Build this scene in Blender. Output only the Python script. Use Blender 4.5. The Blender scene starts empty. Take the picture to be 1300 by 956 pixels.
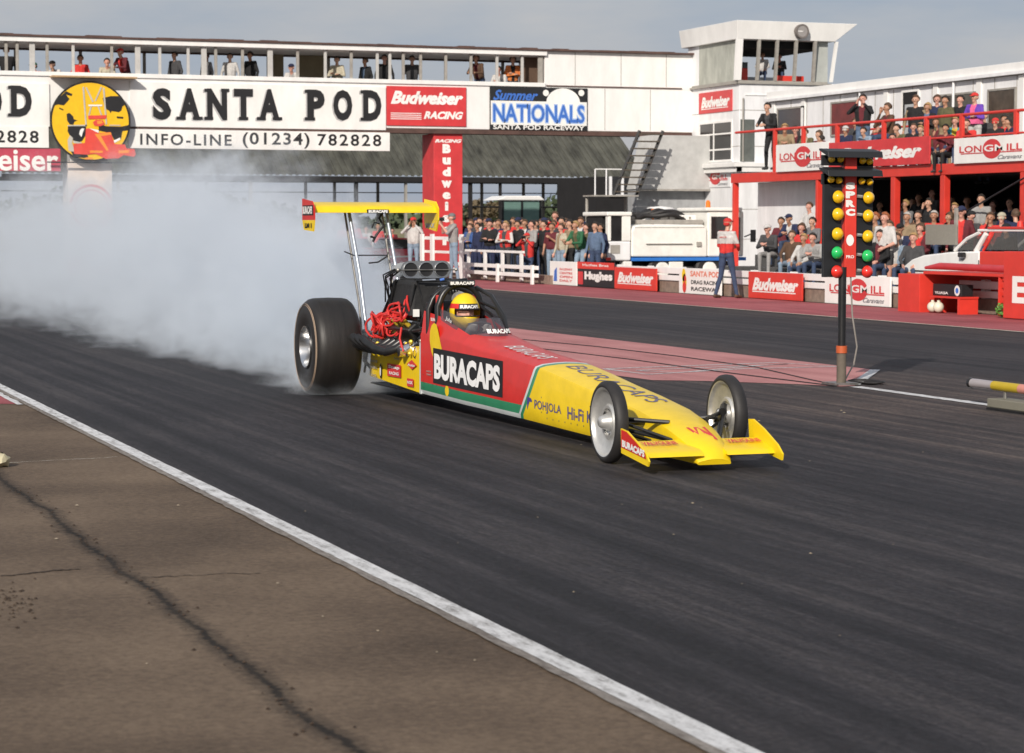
import bpy, math, random
import numpy as np
from mathutils import Vector, Matrix
R = random.Random(11)
sc = bpy.context.scene
col = sc.collection
rad = math.radians
# ------------------------------------------------------------------ survey of the place
# world: X runs along the strip (towards the finish), Y across it, camera stands over (0,0)
EYE = 1.7; FOC = 2900.0; CX = 650.0; CY = 478.0
YAW = math.atan(1065/2900.0); PIT = math.atan(193/2900.0)
FH = Vector((-math.cos(YAW), math.sin(YAW), 0))
FW = Vector((FH.x*math.cos(PIT), FH.y*math.cos(PIT), -math.sin(PIT)))
RT = Vector((math.sin(YAW), math.cos(YAW), 0))
UP = RT.cross(FW)
def ray(x, y): return FW + RT*((x-CX)/FOC) - UP*((y-CY)/FOC)
def on_y(x, y, Y):
    d = ray(x, y); t = Y/d.y; return Vector((d.x*t, Y, EYE+d.z*t))
def on_x(x, y, X):
    d = ray(x, y); t = X/d.x; return Vector((X, d.y*t, EYE+d.z*t))
def on_g(x, y, z=0.0):
    d = ray(x, y); t = (z-EYE)/d.z; return Vector((d.x*t, d.y*t, z))
# ------------------------------------------------------------------ materials
MATS = {}
def mat(name, rgb, rough=0.6, metal=0.0, var=0.12, scale=4.0, bump=0.0, coat=0.0, alpha=1.0, emit=0.0, stretch=None, spec=0.5):
    if name in MATS: return MATS[name]
    m = bpy.data.materials.new(name); m.use_nodes = True
    nt = m.node_tree; N = nt.nodes; L = nt.links
    b = N['Principled BSDF']
    b.inputs['Roughness'].default_value = rough; b.inputs['Metallic'].default_value = metal
    b.inputs['Coat Weight'].default_value = coat; b.inputs['Alpha'].default_value = alpha
    b.inputs['Specular IOR Level'].default_value = spec
    tc = N.new('ShaderNodeTexCoord'); mp = N.new('ShaderNodeMapping')
    L.new(tc.outputs['Object'], mp.inputs['Vector'])
    if stretch: mp.inputs['Scale'].default_value = stretch
    n = N.new('ShaderNodeTexNoise'); n.inputs['Scale'].default_value = scale; n.inputs['Detail'].default_value = 6
    n.inputs['Roughness'].default_value = 0.65
    L.new(mp.outputs[0], n.inputs['Vector'])
    r = N.new('ShaderNodeValToRGB')
    r.color_ramp.elements[0].position = 0.3; r.color_ramp.elements[1].position = 0.7
    r.color_ramp.elements[0].color = [max(0, c*(1-var)) for c in rgb]+[1]
    r.color_ramp.elements[1].color = [min(1, c*(1+var*0.6)) for c in rgb]+[1]
    L.new(n.outputs['Fac'], r.inputs['Fac']); L.new(r.outputs['Color'], b.inputs['Base Color'])
    if bump:
        bp = N.new('ShaderNodeBump'); bp.inputs['Strength'].default_value = bump; bp.inputs['Distance'].default_value = 0.02
        L.new(n.outputs['Fac'], bp.inputs['Height']); L.new(bp.outputs[0], b.inputs['Normal'])
    if emit:
        L.new(r.outputs['Color'], b.inputs['Emission Color']); b.inputs['Emission Strength'].default_value = emit
    MATS[name] = m; return m
WHITE = mat('white_paint', (.82,.81,.79), .55, var=.09, scale=1.6, bump=.1, stretch=(1.4,1.4,.5))
WHITE2 = mat('white_sign_board', (.84,.83,.8), .5, var=.12, scale=1.3, stretch=(1,1,.5))
WALLW = mat('white_cladding', (.8,.8,.81), .6, var=.15, scale=1.6, bump=.15, stretch=(1.6,1.6,.4))
DIRTY = mat('weathered_grey_board', (.42,.43,.38), .8, var=.35, scale=2.2, bump=.3, stretch=(1,1,.4))
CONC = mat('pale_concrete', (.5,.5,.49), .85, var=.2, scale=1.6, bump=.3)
GREYP = mat('grey_frame_paint', (.33,.31,.28), .7, var=.25, scale=5)
BROWNT = mat('brown_roof_edge', (.1,.055,.045), .7, var=.4, scale=2)
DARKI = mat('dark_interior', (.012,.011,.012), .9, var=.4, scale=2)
DARKW = mat('dark_window', (.03,.03,.032), .15, var=.5, scale=1.1)
MAROONW = mat('maroon_curtain_window', (.16,.022,.022), .3, var=.5, scale=2)
RED = mat('red_paint', (.66,.045,.03), .45, var=.14, scale=2.0)
REDS = mat('red_sign', (.62,.045,.05), .5, var=.2, scale=1.6)
PINKRED = mat('faded_red_sign', (.5,.06,.1), .6, var=.15, scale=2)
BLACKL = mat('black_lettering', (.012,.012,.014), .6, var=.3, scale=3)
GREYL = mat('grey_letter_shadow', (.45,.45,.45), .6)
BLUEL = mat('blue_lettering', (.05,.16,.55), .5)
LBLUE = mat('light_blue_edging', (.35,.5,.8), .5)
BLACKB = mat('black_board', (.015,.016,.018), .5)
YEL = mat('yellow_bodywork', (.86,.6,.008), .42, var=.1, scale=5, coat=.15, bump=.05)
REDB = mat('red_bodywork', (.6,.022,.016), .42, var=.12, scale=5, coat=.12, bump=.05)
GREENB = mat('green_stripe', (.03,.25,.12), .35, coat=.4)
SILV = mat('silver_edge', (.6,.63,.62), .35, metal=.3)
CHROME = mat('polished_aluminium', (.78,.78,.78), .2, metal=1, var=.1, scale=8)
ALU = mat('spun_aluminium', (.68,.67,.64), .32, metal=.65, var=.25, scale=6)
STEEL = mat('dull_steel', (.3,.29,.27), .45, metal=.8, var=.4, scale=12)
BLKM = mat('black_metal', (.015,.015,.016), .35, var=.4, scale=8)
BLKR = mat('black_rubber', (.022,.02,.02), .6, var=.3, scale=9, bump=.1)
BAG = mat('black_blanket', (.014,.014,.015), .75, var=.4, scale=14, bump=.6)
LEAD = mat('red_lead_rubber', (.62,.035,.03), .45, var=.1)
GOLD = mat('gold_fitting', (.7,.5,.05), .35, metal=.4)
NAVYL = mat('navy_lettering', (.05,.04,.18), .5)
TIMB = mat('pale_timber', (.45,.3,.16), .7, var=.3, scale=6)
TAN = mat('tan_brick', (.26,.19,.15), .9, var=.3, scale=8, bump=.3)
ORNG = mat('orange_beacon', (.85,.2,.02), .3)
# ------------------------------------------------------------------ mesh builder
ORG = {}
def tag(o, label=None, cat=None, group=None, kind=None):
    if label: o['label'] = label
    if cat: o['category'] = cat
    if group: o['group'] = group
    if kind: o['kind'] = kind
    return o
def thing(name, label, cat, loc, group=None):
    o = bpy.data.objects.new(name, None); col.objects.link(o)
    o.empty_display_size = .2
    o.location = loc; ORG[o.name] = Vector(loc)
    return tag(o, label, cat, group)
class M:
    def __init__(s): s.v=[]; s.f=[]; s.m=[]; s.k=0
    def add(s, v, f):
        b=len(s.v); s.v += [Vector(p) for p in v]
        for q in f: s.f.append([b+i for i in q]); s.m.append(s.k)
        return s
    def box(s, a, b):
        x0,y0,z0=[min(a[i],b[i]) for i in range(3)]; x1,y1,z1=[max(a[i],b[i]) for i in range(3)]
        return s.add([(x0,y0,z0),(x1,y0,z0),(x1,y1,z0),(x0,y1,z0),(x0,y0,z1),(x1,y0,z1),(x1,y1,z1),(x0,y1,z1)],
            [(0,3,2,1),(4,5,6,7),(0,1,5,4),(1,2,6,5),(2,3,7,6),(3,0,4,7)])
    def cb(s, c, d): return s.box([c[i]-d[i]/2 for i in range(3)],[c[i]+d[i]/2 for i in range(3)])
    def obox(s, c, d, m3):
        i=len(s.v); s.cb((0,0,0),d)
        for j in range(i,len(s.v)): s.v[j]=m3@s.v[j]+Vector(c)
        return s
    def quad(s,*p): return s.add(p,[tuple(range(len(p)))])
    def prism(s, pts, ax, a, b):
        # pts 2D outline (counter-clockwise), extruded on axis ax from a to b
        def P(p,t):
            q=list(p); q.insert(ax,t); return q
        n=len(pts); v=[P(p,a) for p in pts]+[P(p,b) for p in pts]
        f=[tuple(range(n-1,-1,-1)),tuple(range(n,2*n))]+[(i,(i+1)%n,n+(i+1)%n,n+i) for i in range(n)]
        return s.add(v,f)
    def tube(s, pts, r, n=8, cap=True):
        pts=[Vector(p) for p in pts]; rr=r if isinstance(r,(list,tuple)) else [r]*len(pts)
        b=len(s.v); prev=None
        for i,p in enumerate(pts):
            d=(pts[min(i+1,len(pts)-1)]-pts[max(i-1,0)])
            d=d.normalized() if d.length>1e-9 else Vector((0,0,1))
            if prev is None:
                u=d.cross(Vector((0,0,1)))
                if u.length<.05: u=d.cross(Vector((0,1,0)))
            else:
                u=prev-d*prev.dot(d)
            u.normalize(); prev=u; w=d.cross(u)
            for k in range(n):
                a=2*math.pi*k/n; s.v.append(p+(u*math.cos(a)+w*math.sin(a))*rr[i])
        for i in range(len(pts)-1):
            for k in range(n):
                s.f.append([b+i*n+k,b+i*n+(k+1)%n,b+(i+1)*n+(k+1)%n,b+(i+1)*n+k]); s.m.append(s.k)
        if cap:
            s.f.append([b+k for k in range(n)][::-1]); s.m.append(s.k)
            s.f.append([b+(len(pts)-1)*n+k for k in range(n)]); s.m.append(s.k)
        return s
    def lathe(s, prof, c, ax, n=48):
        # prof: list of (t along axis, radius)
        b=len(s.v); c=Vector(c)
        e=[Vector((0,1,0)),Vector((0,0,1)),Vector((1,0,0))][ax] if ax!=1 else Vector((0,0,1))
        A=Vector([1 if i==ax else 0 for i in range(3)]); g=A.cross(e)
        for t,r in prof:
            for k in range(n):
                a=2*math.pi*k/n; s.v.append(c+A*t+(e*math.cos(a)+g*math.sin(a))*r)
        for i in range(len(prof)-1):
            for k in range(n):
                s.f.append([b+i*n+k,b+i*n+(k+1)%n,b+(i+1)*n+(k+1)%n,b+(i+1)*n+k]); s.m.append(s.k)
        return s
    def disc(s, c, r, ax, n=32, rz=None, a0=0, a1=2*math.pi):
        pts=[]
        for k in range(n):
            a=a0+(a1-a0)*k/(n if abs(a1-a0-2*math.pi)<1e-6 else n-1); q=[r*math.cos(a),(rz or r)*math.sin(a)]; q.insert(ax,0); pts.append(Vector(c)+Vector(q))
        return s.add(pts,[tuple(range(n))])
    def ball(s, c, r, n=12, sc3=(1,1,1)):
        b=len(s.v); c=Vector(c); h=n//2
        for i in range(h+1):
            t=math.pi*i/h
            for k in range(n):
                a=2*math.pi*k/n
                s.v.append(c+Vector((r*math.sin(t)*math.cos(a)*sc3[0],r*math.sin(t)*math.sin(a)*sc3[1],r*math.cos(t)*sc3[2])))
        for i in range(h):
            for k in range(n):
                s.f.append([b+i*n+k,b+(i+1)*n+k,b+(i+1)*n+(k+1)%n,b+i*n+(k+1)%n]); s.m.append(s.k)
        return s
    def build(s, name, mats, parent=None, local=False, smooth=False, bevel=0, recalc=True):
        me=bpy.data.meshes.new(name)
        if parent is not None: o0=ORG[parent.name]
        else:
            lo=[min(p[i] for p in s.v) for i in range(3)]; hi=[max(p[i] for p in s.v) for i in range(3)]
            o0=Vector(((lo[0]+hi[0])/2,(lo[1]+hi[1])/2,lo[2]))
        vs=[tuple(p) if local else tuple(p-o0) for p in s.v]
        me.from_pydata(vs,[],s.f)
        for m in (mats if isinstance(mats,(list,tuple)) else [mats]): me.materials.append(m)
        me.polygons.foreach_set('material_index',s.m)
        if recalc:
            import bmesh
            bm=bmesh.new(); bm.from_mesh(me); bmesh.ops.remove_doubles(bm,verts=bm.verts,dist=1e-5)
            bmesh.ops.recalc_face_normals(bm,faces=bm.faces); bm.to_mesh(me); bm.free()
        if smooth:
            me.polygons.foreach_set('use_smooth',[True]*len(me.polygons))
            try: me.set_sharp_from_angle(angle=rad(38))
            except Exception: pass
        me.update()
        ob=bpy.data.objects.new(name,me); col.objects.link(ob)
        if parent is not None: ob.parent=parent
        else: ob.location=o0
        ORG[ob.name]=o0
        if bevel:
            bv=ob.modifiers.new('bevel','BEVEL'); bv.width=bevel; bv.segments=2; bv.limit_method='ANGLE'; bv.angle_limit=rad(40)
        return ob
# ------------------------------------------------------------------ lettering
TXT={}
def glyphs(s, bold=0.0, shear=0.0, spacing=1.0):
    k=(s,bold,shear,spacing)
    if k in TXT: return TXT[k]
    cu=bpy.data.curves.new('lettering_curve','FONT'); cu.body=s; cu.size=1; cu.offset=bold; cu.shear=shear; cu.space_character=spacing
    cu.resolution_u=3; cu.fill_mode='FRONT'
    ob=bpy.data.objects.new('lettering_curve',cu); col.objects.link(ob)
    dg=bpy.context.evaluated_depsgraph_get(); me=bpy.data.meshes.new_from_object(ob.evaluated_get(dg))
    v=[(p.co.x,p.co.y) for p in me.vertices]; f=[tuple(p.vertices) for p in me.polygons]
    bpy.data.objects.remove(ob); bpy.data.curves.remove(cu); bpy.data.meshes.remove(me)
    x0=min(p[0] for p in v); x1=max(p[0] for p in v); y0=min(p[1] for p in v); y1=max(p[1] for p in v)
    v=[((p[0]-x0)/(x1-x0),(p[1]-y0)/(y1-y0)) for p in v]
    TXT[k]=(v,f,(x1-x0)/(y1-y0)); return TXT[k]
def put_text(mb, s, fn, bold=.02, shear=0, spacing=1.0):
    # fn maps unit coordinates (0..1, 0..1) onto the surface
    v,f,_=glyphs(s,bold,shear,spacing); mb.add([fn(a,b) for a,b in v],f); return mb
def rect_x(X, y0, y1, z0, z1, skew=0):   # on a face that looks along +X
    return lambda a,b: (X, y0+(y1-y0)*a, z0+(z1-z0)*b+skew*a)
def rect_y(Y, x0, x1, z0, z1, skew=0):   # on a face that looks along -Y
    return lambda a,b: (x0+(x1-x0)*a, Y, z0+(z1-z0)*b+skew*a)
def letter(parent, s, fn, m, bold=.02, shear=0, spacing=1.0, name='lettering', local=False):
    return put_text(M(),s,fn,bold,shear,spacing).build(name,m,parent,local=local,recalc=False)
# ------------------------------------------------------------------ camera, sun, sky
cam=bpy.data.objects.new('camera',bpy.data.cameras.new('camera')); col.objects.link(cam); sc.camera=cam
cam.location=(0,0,EYE)
cam.matrix_world=Matrix.Translation((0,0,EYE))@Matrix((RT,UP,-FW)).transposed().to_4x4()
cam.data.sensor_width=36; cam.data.lens=36*FOC/1300; cam.data.clip_start=.1; cam.data.clip_end=6000
cam.data.dof.use_dof=True; cam.data.dof.focus_distance=19.5; cam.data.dof.aperture_fstop=6.3
SAZ=rad(-38); SEL=rad(27)
SD=Vector((math.cos(SAZ)*math.cos(SEL),math.sin(SAZ)*math.cos(SEL),math.sin(SEL)))
sun=bpy.data.objects.new('sun',bpy.data.lights.new('sun','SUN')); col.objects.link(sun)
sun.data.energy=4.3; sun.data.angle=rad(.6); sun.data.color=(1,.92,.82)
sun.rotation_euler=SD.to_track_quat('Z','Y').to_euler(); sun.location=(20,-10,30)
w=bpy.data.worlds.new('World'); sc.world=w; w.use_nodes=True
nt=w.node_tree; N=nt.nodes; L=nt.links; N.clear()
out=N.new('ShaderNodeOutputWorld'); bg=N.new('ShaderNodeBackground'); L.new(bg.outputs[0],out.inputs[0])
sky=N.new('ShaderNodeTexSky'); sky.sky_type='NISHITA'; sky.sun_disc=False; sky.sun_elevation=SEL; sky.sun_rotation=math.pi/2-SAZ
sky.dust_density=2.5; sky.air_density=1.2
tc=N.new('ShaderNodeTexCoord'); mp=N.new('ShaderNodeMapping'); mp.inputs['Scale'].default_value=(3,3,11)
L.new(tc.outputs['Generated'],mp.inputs[0])
nz=N.new('ShaderNodeTexNoise'); nz.inputs['Scale'].default_value=2.2; nz.inputs['Detail'].default_value=7; nz.inputs['Roughness'].default_value=.55
L.new(mp.outputs[0],nz.inputs['Vector'])
cr=N.new('ShaderNodeValToRGB'); cr.color_ramp.elements[0].position=.36; cr.color_ramp.elements[0].color=(3.6,4.15,5.1,1)
cr.color_ramp.elements[1].position=.68; cr.color_ramp.elements[1].color=(5.2,5.15,5.35,1)
L.new(nz.outputs['Fac'],cr.inputs[0])
mx=N.new('ShaderNodeMixRGB'); mx.inputs[0].default_value=.88
L.new(sky.outputs[0],mx.inputs[1]); L.new(cr.outputs[0],mx.inputs[2])
L.new(mx.outputs[0],bg.inputs[0]); bg.inputs[1].default_value=.1
sc.view_settings.view_transform='Standard'; sc.view_settings.look='None'; sc.view_settings.exposure=0
try:
    sc.cycles.use_denoising=True; sc.cycles.denoiser='OPENIMAGEDENOISE'
except Exception: pass
sc.cycles.max_bounces=8; sc.cycles.volume_bounces=3; sc.cycles.transparent_max_bounces=16
sc.cycles.volume_step_rate=1.0; sc.cycles.volume_max_steps=160
sc.cycles.use_adaptive_sampling=True
# ------------------------------------------------------------------ ground and strip
def ground_mat(name, c0, c1, streak=(.05,1.4,1), sscale=1.2, fine=60, rough=.8, blotch=.35, cmid=None, crack=0, bumpk=.5, seam=None, lanes=False):
    m=bpy.data.materials.new(name); m.use_nodes=True; nt=m.node_tree; N=nt.nodes; L=nt.links; b=N['Principled BSDF']
    g=N.new('ShaderNodeNewGeometry')
    mp=N.new('ShaderNodeMapping'); mp.inputs['Scale'].default_value=streak; L.new(g.outputs['Position'],mp.inputs[0])
    a=N.new('ShaderNodeTexNoise'); a.inputs['Scale'].default_value=sscale; a.inputs['Detail'].default_value=8; a.inputs['Roughness'].default_value=.62
    L.new(mp.outputs[0],a.inputs['Vector'])
    h=N.new('ShaderNodeTexNoise'); h.inputs['Scale'].default_value=.45; h.inputs['Detail'].default_value=8; L.new(g.outputs['Position'],h.inputs['Vector'])
    f=N.new('ShaderNodeTexNoise'); f.inputs['Scale'].default_value=fine; f.inputs['Detail'].default_value=8; f.inputs['Roughness'].default_value=.85; L.new(g.outputs['Position'],f.inputs['Vector'])
    s1=N.new('ShaderNodeMath'); s1.operation='MULTIPLY_ADD'; s1.inputs[1].default_value=blotch; L.new(h.outputs['Fac'],s1.inputs[0])
    s0=N.new('ShaderNodeMath'); s0.operation='MULTIPLY'; s0.inputs[1].default_value=1-blotch; L.new(a.outputs['Fac'],s0.inputs[0]); L.new(s0.outputs[0],s1.inputs[2])
    s2=N.new('ShaderNodeMath'); s2.operation='MULTIPLY_ADD'; s2.inputs[1].default_value=.8; L.new(f.outputs['Fac'],s2.inputs[0])
    s3=N.new('ShaderNodeMath'); s3.operation='SUBTRACT'; s3.inputs[1].default_value=.4; L.new(s1.outputs[0],s3.inputs[0]); L.new(s3.outputs[0],s2.inputs[2])
    r=N.new('ShaderNodeValToRGB'); r.color_ramp.elements[0].position=.3; r.color_ramp.elements[1].position=.72
    r.color_ramp.elements[0].color=tuple(c0)+(1,); r.color_ramp.elements[1].color=c1+(1,)
    if cmid: e=r.color_ramp.elements.new(.5); e.color=cmid+(1,)
    L.new(s2.outputs[0],r.inputs[0]); last=r.outputs[0]
    if lanes:
        sl=N.new('ShaderNodeSeparateXYZ'); L.new(g.outputs['Position'],sl.inputs[0])
        wob=N.new('ShaderNodeMath'); wob.operation='MULTIPLY_ADD'; wob.inputs[1].default_value=2.2; L.new(a.outputs['Fac'],wob.inputs[0]); L.new(sl.outputs[1],wob.inputs[2])
        lr=N.new('ShaderNodeValToRGB'); nm=N.new('ShaderNodeMapRange'); nm.inputs[1].default_value=3.2; nm.inputs[2].default_value=21.2; L.new(wob.outputs[0],nm.inputs[0]); L.new(nm.outputs[0],lr.inputs[0])
        e=lr.color_ramp.elements; W_=(2.0,1.72,1.5,1); K_=(.85,.86,.92,1)
        e[0].position=.0; e[0].color=(1.25,1.18,1.1,1); e[1].position=1.0; e[1].color=(1.5,1.35,1.2,1)
        for p_,c_ in ((.09,K_),(.33,K_),(.46,W_),(.60,W_),(.68,K_),(.88,K_)): x_=e.new(p_); x_.color=c_
        ml=N.new('ShaderNodeMixRGB'); ml.blend_type='MULTIPLY'; ml.inputs[0].default_value=1; L.new(last,ml.inputs[1]); L.new(lr.outputs[0],ml.inputs[2]); last=ml.outputs[0]
        # coarse stone showing through the rubber
        vs=N.new('ShaderNodeTexNoise'); vs.inputs['Scale'].default_value=9; vs.inputs['Detail'].default_value=10; vs.inputs['Roughness'].default_value=.9
        mv=N.new('ShaderNodeMapping'); mv.inputs['Scale'].default_value=(.35,1.6,1); L.new(g.outputs['Position'],mv.inputs[0]); L.new(mv.outputs[0],vs.inputs['Vector'])
        mr_=N.new('ShaderNodeMapRange'); mr_.inputs[1].default_value=.35; mr_.inputs[2].default_value=.65; mr_.inputs[3].default_value=.4; mr_.inputs[4].default_value=1.8; L.new(vs.outputs['Fac'],mr_.inputs[0])
        m2=N.new('ShaderNodeMixRGB'); m2.blend_type='MULTIPLY'; m2.inputs[0].default_value=1; L.new(last,m2.inputs[1]); L.new(mr_.outputs[0],m2.inputs[2]); last=m2.outputs[0]
    if crack:
        v=N.new('ShaderNodeTexVoronoi'); v.feature='DISTANCE_TO_EDGE'; v.inputs['Scale'].default_value=crack
        mpv=N.new('ShaderNodeMapping'); mpv.inputs['Scale'].default_value=(1,.7,1)
        wn=N.new('ShaderNodeTexNoise'); wn.inputs['Scale'].default_value=2.5; wn.inputs['Detail'].default_value=5; L.new(g.outputs['Position'],wn.inputs['Vector'])
        vm=N.new('ShaderNodeVectorMath'); vm.operation='MULTIPLY_ADD'; vm.inputs[1].default_value=(.9,.9,0); L.new(wn.outputs['Color'],vm.inputs[0]); L.new(g.outputs['Position'],vm.inputs[2])
        L.new(vm.outputs[0],mpv.inputs[0]); L.new(mpv.outputs[0],v.inputs['Vector'])
        mr=N.new('ShaderNodeMapRange'); mr.inputs[1].default_value=.0; mr.inputs[2].default_value=.006; mr.inputs[3].default_value=.62; mr.inputs[4].default_value=1
        L.new(v.outputs['Distance'],mr.inputs[0])
        mm=N.new('ShaderNodeMixRGB'); mm.blend_type='MULTIPLY'; mm.inputs[0].default_value=1; L.new(last,mm.inputs[1]); L.new(mr.outputs[0],mm.inputs[2]); last=mm.outputs[0]
    if seam is not None:
        # one long wandering seam with a stained margin, running along the strip
        sp_=N.new('ShaderNodeSeparateXYZ'); L.new(g.outputs['Position'],sp_.inputs[0])
        def mt(op,a,b_=None,c_=None):
            k=N.new('ShaderNodeMath'); k.operation=op
            for i,v in enumerate((a,b_,c_)):
                if v is None: continue
                if isinstance(v,(int,float)): k.inputs[i].default_value=v
                else: L.new(v,k.inputs[i])
            return k.outputs[0]
        wx=N.new('ShaderNodeCombineXYZ'); L.new(sp_.outputs[0],wx.inputs[0])
        n1=N.new('ShaderNodeTexNoise'); n1.inputs['Scale'].default_value=.7; n1.inputs['Detail'].default_value=9; n1.inputs['Roughness'].default_value=.62; L.new(wx.outputs[0],n1.inputs['Vector'])
        n2=N.new('ShaderNodeTexNoise'); n2.inputs['Scale'].default_value=22; n2.inputs['Detail'].default_value=6; n2.inputs['Roughness'].default_value=.7; L.new(g.outputs['Position'],n2.inputs['Vector'])
        n3=N.new('ShaderNodeTexNoise'); n3.inputs['Scale'].default_value=2.2; n3.inputs['Detail'].default_value=3; L.new(g.outputs['Position'],n3.inputs['Vector'])
        cy=mt('MULTIPLY_ADD',n1.outputs['Fac'],.30,seam-.15)
        d=mt('ABSOLUTE',mt('SUBTRACT',sp_.outputs[1],cy)); d=mt('ADD',d,mt('MULTIPLY_ADD',n2.outputs['Fac'],.09,-.045))
        def band(w0,w1,lo):
            r_=N.new('ShaderNodeMapRange'); r_.interpolation_type='SMOOTHSTEP'; r_.inputs[1].default_value=w0; r_.inputs[2].default_value=w1; r_.inputs[3].default_value=lo; r_.inputs[4].default_value=1; L.new(d,r_.inputs[0]); return r_.outputs[0]
        core=band(.004,.03,.25); mar=band(.02,.10,.55)
        # the seam is wider in some stretches than in others
        mul=mt('MULTIPLY',core,mar)
        vw=mt('MULTIPLY_ADD',n3.outputs['Fac'],.5,.72)
        mul=mt('MINIMUM',mt('MULTIPLY_ADD',mt('SUBTRACT',1.0,mul),mt('MULTIPLY',vw,-1.0),1.0),1.0)
        mm=N.new('ShaderNodeMixRGB'); mm.blend_type='MULTIPLY'; mm.inputs[0].default_value=1; L.new(last,mm.inputs[1]); L.new(mul,mm.inputs[2]); last=mm.outputs[0]
        # weathered patch at the near left
    L.new(last,b.inputs['Base Color']); b.inputs['Roughness'].default_value=rough; b.inputs['Specular IOR Level'].default_value=.3
    bp=N.new('ShaderNodeBump'); bp.inputs['Strength'].default_value=bumpk; bp.inputs['Distance'].default_value=.01; L.new(f.outputs['Fac'],bp.inputs['Height']); L.new(bp.outputs[0],b.inputs['Normal'])
    return m
G_FIELD=ground_mat('field_grass',(.045,.06,.02),(.13,.12,.05),(1,1,1),.3,8)
G_APRON=ground_mat('brown_asphalt',(.054,.037,.025),(.215,.158,.108),(.6,.6,1),1.3,22,.9,.55,(.124,.088,.060),seam=2.05)
G_TRACK=ground_mat('dark_rubbered_asphalt',(.005,.005,.006),(.070,.061,.057),(.045,4.6,1),1.1,26,.75,.25,(.024,.022,.024),lanes=True)
G_PIT=ground_mat('pit_asphalt',(.05,.047,.044),(.11,.1,.092),(1,1,1),.8,40)
G_RED=ground_mat('red_painted_concrete',(.2,.045,.05),(.45,.13,.14),(.3,1.6,1),1.6,50,.75,.4,(.34,.085,.095))
G_WHITE=ground_mat('worn_white_line',(.2,.19,.18),(.8,.8,.8),(.8,3,1),6,60,.7,.15,(.62,.62,.62))
G_DIRT=ground_mat('dark_dirt_crack',(.02,.013,.009),(.085,.055,.036),(1,1,1),4,60)
G_LINE=ground_mat('yellowish_white_line',(.3,.27,.2),(.75,.72,.62),(.8,3,1),6,60,.7,.2)
def struct(o): o['kind']='structure'; return o
def sheet(name, pts, z, m, wob=0):
    mb=M(); mb.add([(p[0],p[1],z) for p in pts],[tuple(range(len(pts)))])
    o=mb.build(name,m,recalc=False); return struct(o)
sheet('ground',[(-3000,-2500),(900,-2500),(900,3000),(-3000,3000)],-.012,G_FIELD)
sheet('paddock',[(-135,-30),(30,-30),(30,75),(-135,75)],-.008,G_PIT)
sheet('shoulder',[(-90,-6),(20,-6),(20,3.17),(-90,3.17)],-.004,G_APRON)
sheet('drag_strip',[(-200,3.16),(30,3.16),(30,20.0),(-200,20.0)],0,G_TRACK)
sheet('red_apron',[(-75,20.0),(10,20.0),(10,23.3),(-75,23.3)],.004,G_RED)
def ragged(name, y0, y1, x0, x1, z, m, step=.12, amp=.015, ends=None):
    mb=M(); n=int((x1-x0)/step); a=[];b=[]
    for i in range(n+1):
        x=x0+(x1-x0)*i/n; a.append((x,y0+R.uniform(-amp,amp),z)); b.append((x,y1+R.uniform(-amp,amp),z))
    mb.add(a+b,[(i,i+1,n+2+i,n+1+i) for i in range(n)]); return struct(mb.build(name,m,recalc=False))
ragged('white_lane_line',3.15,3.26,-60,-3,.004,G_WHITE,.25,.003)
G_WORN=ground_mat('worn_line_margin',(.11,.09,.075),(.34,.31,.28),(.8,3,1),9,50,.8,.2)
ragged('worn_lane_line',3.10,3.149,-60,-3,.004,G_WORN,.12,.006)
ragged('lane_edge_line',19.97,20.06,-75,-5,.008,G_LINE,.3,.01)
mid=[on_g(1075,490),on_g(1265,517)]
ragged('median_line',11.56,11.7,-21.2,-17.9,.004,G_WHITE,.1,.01)
G_PAD=ground_mat('pale_red_pad_paint',(.32,.13,.125),(.58,.29,.27),(.3,1.6,1),1.6,50,.75,.4,(.47,.205,.2))
sheet('median_pad',[on_g(*p) for p in ((540,428),(600,436),(650,445),(700,455),(781,477),(829,483),(894,484),(1010,488),(1068,491),(1085,490),(1112,470),(650,417),(560,406))],.004,G_PAD)
sheet('side_pad',[(-30,2.2),(-22.35,2.2),(-21.9,3.08),(-30,3.08)],.0,G_RED)
ragged('side_pad_edge',3.02,3.09,-24.2,-21.8,.004,G_WHITE,.2,.01)
def ground_line(name, pts, wd, z, m, jit=0):
    mb=M(); pts=[Vector((p[0],p[1],z)) for p in pts]; a=[];b=[]
    for i,p in enumerate(pts):
        d=(pts[min(i+1,len(pts)-1)]-pts[max(i-1,0)]).normalized(); n=Vector((-d.y,d.x,0)); k=wd/2*(1+R.uniform(-jit,jit))
        a.append(p-n*k); k=wd/2*(1+R.uniform(-jit,jit)); b.append(p+n*k)
    n=len(pts); mb.add(a+b,[(i,i+1,n+1+i,n+i) for i in range(n-1)]); return struct(mb.build(name,m,recalc=False))
ground_line('pad_marking',[on_g(*p) for p in ((767,469),(823,476),(940,469),(1062,466),(985,461),(767,469))],.07,.008,G_WHITE)
ground_line('pad_marking',[on_g(*p) for p in ((808,471),(860,474),(960,465),(1000,463),(808,471))],.05,.0085,G_WHITE)
ground_line('pad_marking',[on_g(1085,489),on_g(1111,470)],.12,.008,G_WHITE)
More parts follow.
